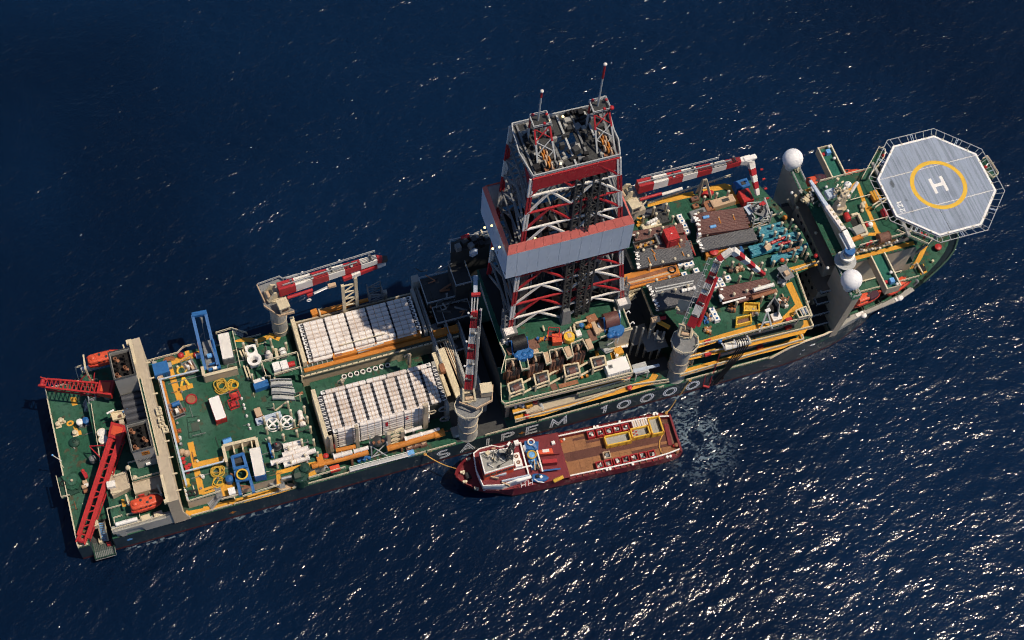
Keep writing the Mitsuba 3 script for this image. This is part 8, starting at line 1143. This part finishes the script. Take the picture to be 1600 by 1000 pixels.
# bow lifeboats
LFT=[((86.0,-15.1,13.6),9.4,6,'orange lifeboat half covered by a purple tarpaulin below the starboard radome',True),((96.2,-13.8,13.8),9.2,18,'orange lifeboat under the outer end of the starboard bridge wing',False),((86.2,19.2,15.6),9.4,0,'orange lifeboat with dark forward half below the port radome',True),((96.4,18.4,15.8),9.4,-10,'orange lifeboat forward of the port bridge wing',False)]
for c,L,rz,lab,tp in LFT:lifeboat(c,L,rz,lab,tp)
for p,l in(((81.2,-12.9,10),'grey davit at the after end of the tarpaulin lifeboat'),((90.9,-12.6,10),'grey davit between the two starboard bow lifeboats'),((101.4,-11.2,10),'grey davit at the forward end of the starboard bow lifeboats'),((81.6,15.6,10),'grey davit at the after end of the port bow lifeboats'),((91.6,15.6,10),'grey davit between the two port bow lifeboats')):sg=-1 if p[1]<0 else 1;davit(p,(p[0]+.2,p[1]+sg*3.0,18.2),l)
for a,b in(((91.6,-14.5,17),(91.2,-14.9,15)),((100.5,-13.4,15),(101.5,-14.2,14)),((101.5,-14.2,14),(100.8,-14.3,12.5))):add(FORE,'davit_hose',MB().path([a,b],.35),'steel_grey')
k=thing('bow_tank_row','green open tanks along the starboard bow bulwark','tank');P=[(81.5,-17.2),(86,-16.9),(91,-16.3),(96,-15.4),(99,-14.6)]
for i,((x,y),(X,Y)) in enumerate(zip(P,P[1:])):add(k,'tank',MB().wall([(x+.3,y),(X-.3,Y),(X-.3,Y+1.6),(x+.3,y+1.6)],10,11.6,.2,True),'deck_grey_green');add(k,'tank_floor',MB().prism(Polygon([(x+.3,y),(X-.3,Y),(X-.3,Y+1.6),(x+.3,y+1.6)]),10.0,10.3),'deck_green')
k=thing('mooring_bollard','small red vent head on the green foredeck','ventilator');p=(112.5,-5,10.8);add(k,'head',MB().lathe([(.5,-.8),(.5,0),(.95,.1),(.9,.5),(.2,.7)],p,14),'bright_red',smooth=40);add(k,'base',MB().box((p[0],p[1],10),(1.2,1.2,.15)),'dark_steel')
k=thing('windlass','black anchor windlass standing on the yellow foredeck square','windlass')
for p in((105.6,-8.9,10.6),(105.9,-9.6,10.6),(105.8,-10.1,10.6)):add(k,'drum',MB().tube(V(*p)-[.7,0,-.3],V(*p)+[.7,0,.3],.45,10),'black')
add(k,'axle',MB().bar((105.4,-9,10.8),(105.8,-10.3,10.8),.3),'dark_steel')
for p,l in(((103.7,-0.8,11),'dark winch on the shaded yellow foredeck square beneath the helicopter deck'),):k=thing('windlass',l,'windlass');add(k,'drum',MB().tube(V(*p)-[.6,0,.2],V(*p)+[.6,0,-.2],.5,10),'black');add(k,'frame',MB().box((p[0],p[1],10.02),(1.3,.5,.8)),'dark_steel')
k=thing('deck_pipe_bundle','beige inclined chutes leaning on the front of the house under the helicopter deck','chute')
for i in range(4):add(k,'chute',MB().bar(lerp((102.6,-5.6,15),(104.6,-5.4,15),i/3),lerp((100.3,-7.3,10.6),(101.9,-7.6,10.6),i/3),.7,.5),'wall_beige')
k=thing('rope_post','small cream post with an arm above the starboard bow lifeboat','post');add(k,'post',MB().tube((102.8,-8.3,10),(102.1,-8.4,12.5),.3,8),'cream');add(k,'arm',MB().bar((102,-8.3,12.4),(104.2,-8.9,12.4),.3),'wall_beige')
k=solo('deck_cleat','tiny cream post on the open green foredeck','cleat',MB().lathe([(.25,0),(.25,.9),(.35,1.0)],(109.5,-8.3,10),8),'cream',None,40)
# ================================================================ red supply boat alongside
SB=thing('supply_boat','dark red supply boat with wooden cargo deck moored alongside the drill ship','boat')
BA,BB=V(-25.0,-28.2,0),V(30.8,-31.9,0);bd=(BB-BA)/np.linalg.norm(BB-BA);bs=V(-bd[1],bd[0],0);BRZ=math.degrees(math.atan2(bd[1],bd[0]));BL=np.linalg.norm(BB-BA)
HW=[(0,0.05,6.9),(.8,1.5,6.8),(2,2.7,6.6),(4,4.1,6.3),(6.5,5.2,6.0),(9.5,5.9,5.8),(13,6.15,5.6),(20,6.2,5.4),(24,6.2,5.0),(27,6.2,4.2),(40,6.2,4.0),(50,6.15,4.0),(53.5,5.9,4.0),(BL,5.2,4.0)]
def bp(u,s,z):return BA+bd*u+bs*s+[0,0,z]
def bw(u):return np.interp(u,[h[0] for h in HW],[h[1] for h in HW])
m=MB();lo=MB()
for(u,w,z),(U,W,Z) in zip(HW[:-1],HW[1:]):
    for sg in(-1,1):
        f=lambda w_,q,u_:(u_+(1-q)*max(0,3.0-u_*.3),w_*(.72+.28*q) if u_<12 else w_*(.96+.04*q))
        for q0,q1 in((.12,.45),(.45,1.0)):
            a,b,c,d=f(w,q0,u),f(W,q0,U),f(W,q1,U),f(w,q1,u);m.add([bp(a[0],sg*a[1],z*q0),bp(b[0],sg*b[1],Z*q0),bp(c[0],sg*c[1],Z*q1),bp(d[0],sg*d[1],z*q1)],[[0,1,2,3]])
        a,b,c,d=f(w,0,u),f(W,0,U),f(W,.12,U),f(w,.12,u);lo.add([bp(a[0],sg*a[1],-.6),bp(b[0],sg*b[1],-.6),bp(c[0],sg*c[1],Z*.12),bp(d[0],sg*d[1],z*.12)],[[0,1,2,3]])
m.add([bp(BL,-5.2,.4),bp(BL,5.2,.4),bp(BL,5.2,3.2),bp(BL,-5.2,3.2)],[[0,1,2,3]])
BH=add(SB,'hull',m,'boat_red',smooth=30);add(SB,'boot_topping',lo,'black',smooth=30)
def bdeck(u0,u1,z,inset=.2,n=16):us=np.linspace(u0,u1,n);return Polygon([bp(u,bw(u)-inset,0)[:2] for u in us]+[bp(u,-bw(u)+inset,0)[:2] for u in us[::-1]])
add(SB,'fore_deck',MB().prism(bdeck(.4,27,5),4.9,5.0),'boat_red');add(SB,'work_deck',MB().prism(bdeck(27,BL-.3,2.5),2.3,2.4),'brown');add(SB,'break_wall',MB().bar(bp(27,-6,3.6),bp(27,6,3.6),.25,2.8),'boat_red')
worn('wood_deck',(0.31,0.150,0.075),(0.17,0.085,0.050),0.9,1.6,0.8,0.2);worn('wood_dark',(0.125,0.055,0.045),(0.08,0.038,0.032),0.8,1.2,0.8,0.2)
r=random.Random(77)
for side_ in(0,1):
    u=27.4
    while u<53.6:
        w=r.choice((3.0,3.4,3.8));v0,v1=((-5.5,-1.1),(1.3,5.3))[side_];n=6
        for j in range(n):a,b=v0+(v1-v0)*j/n,v0+(v1-v0)*(j+.96)/n;add(SB,'deck_plank',MB().prism(Polygon([bp(u,a,0)[:2],bp(min(u+w-.1,54.3),a,0)[:2],bp(min(u+w-.1,54.3),b,0)[:2],bp(u,b,0)[:2]]),2.41,2.48+r.uniform(0,.02)),'wood_deck' if r.random()<.86 else 'wood_dark')
        u+=w
for j in range(4):
    for i in range(5):a,b=-1.05+j*.58,-1.05+(j+.96)*.58;u0=27.4+i*5.3;add(SB,'deck_plank',MB().prism(Polygon([bp(u0,a,0)[:2],bp(u0+5.25,a,0)[:2],bp(u0+5.25,b,0)[:2],bp(u0,b,0)[:2]]),2.41,2.46),'wood_dark')
for sg in(-1,1):
    pts=[(27.3,5.35,4.15),(40,5.4,4.1),(48,5.35,4.1),(52.5,5.0,4.1),(55.3,4.5,4.1)]
    for(u,s_,z),(U,S,Z) in zip(pts,pts[1:]):add(SB,'cargo_rail',MB().bar(bp(u,sg*s_,z),bp(U,sg*S,Z),.3),'white');add(SB,'cargo_rail_wall',MB().bar(bp(u,sg*s_,z-.9),bp(U,sg*S,Z-.9),.16,1.5),'boat_red')
    add(SB,'side_deck',MB().bar(bp(27,sg*5.8,3.4),bp(54,sg*5.6,3.4),.9,.12),'boat_red')
    for i in range(16):add(SB,'bulwark_stay',MB().box(bp(29+i*1.6,sg*5.75,3.45),(.2,.5,.45),BRZ),'rust' if i%3 else 'crane_red')
    for u in(36.5,37.3,43,51.8,52.6):add(SB,'bitt',MB().lathe([(.28,0),(.28,.6),(.34,.7)],bp(u,sg*5.8,3.45),8),'white')
for p in((30,-26.4,3.2),(29.7,-34.8,3.2),(29.2,-36.5,3.6)):add(SB,'stern_fitting',MB().sph(p,.6,8,.8),'rust',smooth=True)
add(SB,'stern_rail',MB().bar(bp(BL-.2,-5,3.4),bp(BL-.2,5,3.4),.5,.5),'boat_red');add(SB,'stern_gate',MB().bar(bp(BL-2.2,-2.5,2.7),bp(BL-1.6,3.2,2.7),1.0,.3),'boat_red')
# superstructure
t1=[(-19.3,-25,8.6),(-17.7,-24.3,8.6),(-14.6,-24.3,8.6),(-13,-25.2,8.6),(-7.7,-25.6,8.6),(-8.4,-34.2,8.6),(-15.3,-34.7,8.6),(-19.6,-33.6,8.6),(-20,-29.2,8.6)];tp=Polygon([q[:2] for q in t1])
SH=add(SB,'deckhouse',MB().prism(tp.buffer(-.25),5.0,8.4),'white_paint');add(SB,'house_deck',MB().prism(tp,8.4,8.55),'boat_red');add(SB,'house_edge',MB().wall([q for q in t1],8.0,9.0,.22,True),'white')
wh=Polygon([q[:2] for q in((-18.5,-26.9,12.6),(-10.7,-27.8,12.6),(-11.7,-32,12.6),(-18.9,-32.2,12.6))]);add(SB,'wheelhouse',MB().prism(wh.buffer(.15),8.55,12.2),'orange_red');add(SB,'wheelhouse_roof',MB().prism(wh.buffer(.1),12.2,12.6),'wall_grey');add(SB,'roof_edge',MB().wall(list(wh.exterior.coords)[:-1],12.3,12.8,.25,True),'white')
whc=list(wh.exterior.coords)[:-1]
for a,b in zip(whc,whc[1:]+whc[:1]):
    d=np.linalg.norm(V(*b)-V(*a));n=max(2,int(d/1.4))
    for i in range(n):p0,p1=lerp(a,b,(i+.12)/n),lerp(a,b,(i+.88)/n);add(SB,'wheelhouse_window',MB().bar((p0[0],p0[1],11.2),(p1[0],p1[1],11.2),.5,1.0),'glass_dark')
r=random.Random(90)
for i in range(22):
    q=lerp(lerp(whc[0],whc[1],r.uniform(.12,.9)),lerp(whc[3],whc[2],r.uniform(.12,.9)),r.uniform(.1,.9));L_=r.uniform(.6,2.6);a_=r.uniform(0,3.1)
    if i%4==0:add(SB,'roof_box',MB().box((q[0],q[1],12.62),(r.uniform(.4,1.0),r.uniform(.4,.9),r.uniform(.3,.8)),r.uniform(0,60)),('steel_grey','cream','dark_steel')[i%3])
    else:add(SB,'roof_antenna',MB().tube((q[0],q[1],13.0),(q[0]+L_*math.cos(a_),q[1]+L_*math.sin(a_),13.0+r.uniform(0,1.6)),.09,5),('dark_steel','black','white_paint')[i%3])
mp=V(*(-12.3,-29.9,12.6));add(SB,'mast',MB().truss(mp,mp+[.6,0,7.5],1.5,1.5,5,.14,.6,.6),'dark_steel');add(SB,'mast_yard',MB().bar(mp+[.3,-1.6,5],mp+[.3,1.6,5],.2),'white');add(SB,'mast_radar',MB().bar(mp+[.2,-1,3.6],mp+[1.4,.8,3.6],.3,.25),'white')
for p,l in(((-10.1,-29.4,10.4),'x'),((-10.1,-31,10.4),'y')):f_=add(SB,'funnel',MB().box((p[0],p[1],8.55),(1.7,1.9,2.0),BRZ),'white');add(f_,'exhaust',MB().lathe([(.42,0),(.42,.35),(.28,.35),(.28,.1)],(p[0],p[1],10.55),10,cap=False),'rust')
for a,b in(((-7.9,-26,9.2),(-8.5,-34.4,9.2)),((-12.2,-31.9,9.2),(-7.2,-32.1,9.2)),((-4,-26.3,6.4),(-4.5,-33.3,6.4))):add(SB,'white_beam',MB().bar(a,b,.35,.35),'white')
add(SB,'curved_rail',MB().path([(-7.9,-32,9.2),(-7.2,-32.2,9.2),(-7.2,-32.7,9.2)],.16),'white')
for P in([(-10.9,-25.3,9.6),(-10.5,-25.8,9.6)],[(-9.4,-25.7,9.6),(-8.3,-25.7,9.6)]):add(SB,'liferaft_rack',MB().bar(P[0],P[1],1.1,1.0),'white')
add(SB,'side_wall',MB().bar((-15.1,-33.9,8.9),(-8.4,-34.3,8.9),.3,1.2),'windwall');add(SB,'name_board',MB().bar((-15.2,-34.1,8.6),(-13.6,-35.4,8.6),.3,1.0),'tan');add(SB,'name_board',MB().bar((-17.4,-32.3,9.6),(-15.7,-33.2,9.6),.3,.8),'tan');add(SB,'name_board',MB().bar((-14.9,-25.3,9),(-14,-25.4,9),.3,.8),'tan')
for P in(((-10.8,-34.5,8.6)),((-9,-34.5,8.6))):add(SB,'liferaft',MB().lathe([(.4,-1),(.5,-.8),(.5,.8),(.4,1)],P,10,ax=0),'white',smooth=40);q=V(*P);add(SB,'liferaft_frame',MB().bar(q+[0,-.8,0],q+[0,-1.6,-1.4],.14).bar(q+[1.0,-.8,0],q+[1.0,-1.6,-1.4],.14).bar(q+[0,-1.2,-.9],q+[1.0,-1.2,-.9],.14),'white')
add(SB,'wheelhouse_wing',MB().bar((-18.5,-31.9,9.2),(-13.5,-32.3,9.2),.5,.8),'windwall')
# gear on the boat: winch deck and boats
k=thing('rescue_boat','blue rescue boat with white stripe on the starboard side of the supply boat','boat');c=(-5.5,-34.5,6);v,f=loft_x(MB(),[(-2.0,.15,.5,1.3,1),(-1.2,.8,.1,1.3,.8),(.2,1.1,0,1.2,.7),(1.6,1.0,.1,1.2,.7),(1.9,.7,.2,1.2,.8)]).mesh();add(k,'hull',place(MB().add(v,f),(c[0],c[1],5.2),160),'blue_paint',smooth=40);add(k,'stripe',MB().path([(-7,-34.5,6.3),(-6.4,-35.3,6.2),(-5,-36,6.2)],.14),'white');add(k,'seat',MB().box((c[0]+.2,c[1],6.4),(.7,.6,.25),20),'white');add(k,'console',MB().box((c[0]-.6,c[1]+.3,6.3),(.8,.7,.7)),'black')
k=thing('towing_winch','blue towing winch with a yellow green wheel amidships on the supply boat','winch');c=(-5.7,-28.5,6.6);add(k,'wheel',MB().ring((c[0],c[1],6.8),1.0,.2,20,6),'net_yellow',smooth=True);add(k,'drum',MB().lathe([(.85,-.8),(.85,.1),(.3,.2)],(c[0],c[1],6.6),16),'sky_blue',smooth=40);add(k,'bed',MB().bar((-5.5,-26.1,5.4),(-5.5,-31.7,5.4),2.4,.8),'blue_paint')
for i in range(10):q=lerp((-6.4,-29.5,6),(-5.1,-31.7,6),r.random());add(k,'machinery',MB().box((q[0]+r.uniform(-.6,.6),q[1]+r.uniform(-.6,.6),5.8),(r.uniform(.4,1.0),r.uniform(.4,.8),r.uniform(.4,.9)),r.uniform(0,50)),('blue_paint','sky_blue','dark_steel')[i%3])
for a,b in(((-5.6,-30.1,6.8),(-6.2,-32.6,6.8)),((-5,-30.5,6.8),(-5,-32.3,6.8))):add(k,'lever',MB().bar(a,b,.28),'tan')
k=thing('deck_crane','small blue crane head with white ring at the inboard side of the supply boat','crane');add(k,'housing',MB().box((-5,-26.1,5),(3.4,2.2,1.6),-20),'blue_paint');add(k,'ring',MB().ring((-4.9,-25.4,7),.75,.2,14,6),'white',smooth=True);add(k,'arm',MB().bar((-4.6,-26,7),(-4.1,-27.2,6.6),.6,.5),'blue_paint');add(k,'post',MB().box((-6.7,-26.1,5),(.6,1.2,1.6)),'white')
k=thing('hatch_house','red casing topped with a pinkish red cover aft of the towing winch','casing');P=[(-4,-27.8,6.6),(-0.5,-28.1,6.6),(-0.5,-29.6,6.6),(-3.8,-28.8,6.6)];add(k,'casing',MB().prism(Polygon([q[:2] for q in((-3.7,-26.2,6),(1.6,-26.5,6),(1,-29.8,6),(-4.1,-28.9,6))]),5.0,5.9),'boat_red');add(k,'cover',MB().prism(Polygon([q[:2] for q in P]),5.9,6.5),'orange_red');add(k,'cover_patch',MB().box((-2.1,-28.4,6.52),(1.6,.8,.06),-10),'riser_white');add(k,'white_box',MB().box((0.3,-26.9,5.95),(.8,.8,.7)),'white')
k=thing('casing_box','long red rounded casing beside a blue pole on the supply boat','casing');add(k,'casing',MB().bar((-3.7,-30.8,5.9),(-0.3,-31.5,5.9),1.4,1.8),'boat_red');add(k,'top',MB().bar((-3.9,-31,6.85),(-0.4,-31.7,6.85),1.0,.1),'crane_red');add(k,'blue_pole',MB().bar((-4.4,-33.1,6.4),(-0.2,-33.8,6.4),.35,.2),'blue_paint')
k=thing('yellow_ladder','yellow boarding ladder stowed on the starboard side of the supply boat','ladder');a,b=V(*(-2.6,-36,5.3)),V(*(-0,-35.6,5.3));add(k,'frame',MB().bar(a,b,.7,.2),'yellow')
for i in range(6):c=lerp(a,b,(i+.5)/6);add(k,'rung',MB().bar(c+bs*.5+[0,0,.15],c-bs*.5+[0,0,.15],.18),'net_yellow')
k=thing('yellow_drum','small yellow drum at the forward edge of the wooden deck','drum');c=(1.8,-31.3,3.2);add(k,'shell',MB().lathe([(.55,-.7),(.55,.5)],c,12),'yellow',smooth=40);add(k,'lid',MB().lathe([(.5,.5),(.1,.58)],c,12),'walk_yellow')
k=thing('bow_winch','cream and dark mooring winch on the bow of the supply boat','winch')
for p in((-23.1,-27.6,5.6),(-22.5,-27.6,5.6),(-22.6,-28,5.5),(-22.7,-30.2,5.6),(-23.2,-30.1,5.6),(-21.1,-32.4,5.5),(-20.6,-32.7,5.5),(-20.7,-24.8,5.6),(-20.2,-24.7,5.6)):add(k,'bitt',MB().lathe([(.26,-.6),(.26,.2),(.34,.3)],p,8),'rail_cream',smooth=40)
add(k,'drum',MB().tube((-22,-28.2,5.6),(-21.9,-29.6,5.6),.6,12),'dark_steel');add(k,'bed',MB().bar((-22,-27.8,5.1),(-21.7,-29.7,5.1),1.4,.2),'black')
def obin(u,s,i,lab,grp,red=True,filled=True):
    k=thing('cargo_bin',lab,'bin',grp);c=bp(u,s,2.5);add(k,'wall',MB().wall([bp(u-.8,s-.8,0),bp(u+.8,s-.8,0),bp(u+.8,s+.8,0),bp(u-.8,s+.8,0)],2.5,3.8,.2,True),'crane_red' if red else 'tan');add(k,'floor',MB().box((c[0],c[1],2.5),(1.4,1.4,.3),BRZ),'dark_steel')
    rr=random.Random(i)
    for j in range(4 if filled else 1):add(k,'contents',MB().box((c[0]+rr.uniform(-.5,.5),c[1]+rr.uniform(-.5,.5),2.8),(rr.uniform(.3,.8),rr.uniform(.3,.8),rr.uniform(.3,.8)),rr.uniform(0,60)),('steel_grey','white_paint','rail_grey')[j%3])
for i in range(5):obin(35.5+i*2.15 if i else 35.3,4.25,i,('red cargo bin at the forward end of the inboard row','red cargo bin with bright fittings, second in the inboard row','red cargo bin with grey contents, third in the inboard row','red cargo bin with pale contents, fourth in the inboard row','red cargo bin with a brown load, next to the grey white packs')[i],'red cargo bins on the supply boat')
for i in range(7):obin(35.2+i*2.2,-4.0,20+i,('red cargo bin nearest the bow in the outboard row','red cargo bin with white fittings, second in the outboard row','red cargo bin, third from the bow in the outboard row','red cargo bin in the middle of the outboard row','red cargo bin, fifth from the bow in the outboard row','red cargo bin, sixth from the bow in the outboard row','red cargo bin nearest the stern in the outboard row')[i],'red cargo bins on the supply boat')
obin(37.6,-1.9,50,'brown cargo bin standing alone inside the outboard row',None,False)
for i in range(4):k=thing('wrapped_pack','greyish white wrapped pack in the row of four on the supply boat','pack','wrapped packs on the supply boat');c=bp(46.3+i*1.15,4.45,2.5);add(k,'body',MB().box(c,(.95,1.9,1.5),BRZ),'riser_white');add(k,'band',MB().box(c+[0,0,1.5],(.2,1.92,.03),BRZ),'tan')
def ybasket(u0,u1,s0,s1,lab,dark=1):
    k=thing('cargo_basket',lab,'basket');P=[bp(u0,s0,0),bp(u1,s0,0),bp(u1,s1,0),bp(u0,s1,0)];add(k,'wall',MB().wall(P,2.5,4.3,.3,True),'yellow');pl=Polygon([q[:2] for q in P]);add(k,'contents',MB().prism(pl.buffer(-.2),2.5,3.5),'wall_grey');add(k,'end_gap',MB().prism(Polygon([q[:2] for q in(bp(u1-.9,s0+.3,0),bp(u1-.3,s0+.3,0),bp(u1-.3,s1-.3,0),bp(u1-.9,s1-.3,0))]),3.5,3.52),'black')
    for q in P:add(k,'corner_eye',MB().box((q[0],q[1],4.3),(.3,.3,.2)),'gantry_orange')
    n=int((u1-u0)/1.6)
    for i in range(n):q=bp(u0+(i+.5)*(u1-u0)/n,s0-.2,2.6);add(k,'rib',MB().box(q,(.18,.12,1.7),BRZ),'walk_yellow')
    return k
ybasket(38.2,44.4,.3,2.7,'long yellow cargo basket with grey contents on the supply boat');k=ybasket(45.0,49.4,.9,3.2,'shorter yellow cargo basket with red fittings on its end');ybasket(50.0,52.8,.7,5.0,'yellow cargo basket set crosswise nearest the stern')
for i in range(5):add(k,'red_fitting',MB().box(bp(45.6+(i%2)*.7,1.2+i*.4,3.52),(.35,.3,.3)),'bright_red')
k=thing('deck_hose','thin tan hose lying across the stern of the wooden deck','hose');add(k,'hose',MB().path([(28.3,-26.5,2.7),(27.6,-28.2,2.7),(27.7,-29.5,2.7),(27.8,-30.9,2.7),(26.4,-32.3,2.7),(25.7,-33.8,2.7),(25.6,-35.6,2.7)],.12,6),'rope',smooth=True);add(k,'end',MB().sph((25.6,-35.6,2.7),.2,6),'dark_steel')
k=thing('timber_pile','dark timber planks lying on the deck behind the crosswise yellow basket','timber')
for i in range(4):add(k,'plank',MB().bar(bp(53.2-.4,2.2+i*.7,2.62),bp(55.0,2.1+i*.7,2.62),.5,.16),'wood_dark')
for p,l in(((2.9,-25.9,3.4),'cluster of small red and white floats by the inboard rail'),((29.8,-34.9,3),'orange fender at the stern corner of the supply boat')):k=thing('floats',l,'float');add(k,'float',MB().sph(p,.4,8),'orange_red',smooth=True);add(k,'float',MB().sph(V(*p)+[.8,.3,.1],.36,8),'white' if 'white' in l else 'rust',smooth=True);add(k,'float',MB().sph(V(*p)+[-.7,.1,0],.36,8),'bright_red',smooth=True)
for a,b,l in(((-30.2,-21.2,7),(-24.1,-26.7,6.6),'orange mooring rope from the drill ship to the bow of the supply boat'),((30.2,-26.3,4),(32.8,-24.9,7),'pale mooring rope from the supply boat stern up to the drill ship')):
    k=thing('mooring_rope',l,'rope');a,b=V(*a),V(*b);pts=[lerp(a,b,t)-[0,0,1.2*math.sin(math.pi*t)] for t in np.linspace(0,1,12)];add(k,'rope',MB().path(pts,.13,6),'rope',smooth=True);add(k,'eye',MB().ring(a,.3,.1,10,5),'rope')
# ---- things alike in a short row are told apart by their place in it
groups={}
for key,d in labels.items():
    if 'group' in d:groups.setdefault((d['group'],d['label']),[]).append(key)
for(gname,text),keys in groups.items():
    if not 1<len(keys)<10 or len(text.split())>13:continue
    pos={}
    for key in keys:
        part=next(s for s in scene if s==key or s.startswith(key+'__'));v=meshkit.WRITTEN[scene[part]['filename']][0];pos[key]=(v.min(0)+v.max(0))/2
    P=np.array(list(pos.values()));ax=0 if np.ptp(P[:,0])>np.ptp(P[:,1]) else 1
    for i,key in enumerate(sorted(keys,key=lambda q:pos[q][ax]*(1 if ax==0 else-1))):labels[key]['label']=text+', %s from %s'%(ORD[i],'aft' if ax==0 else 'port')
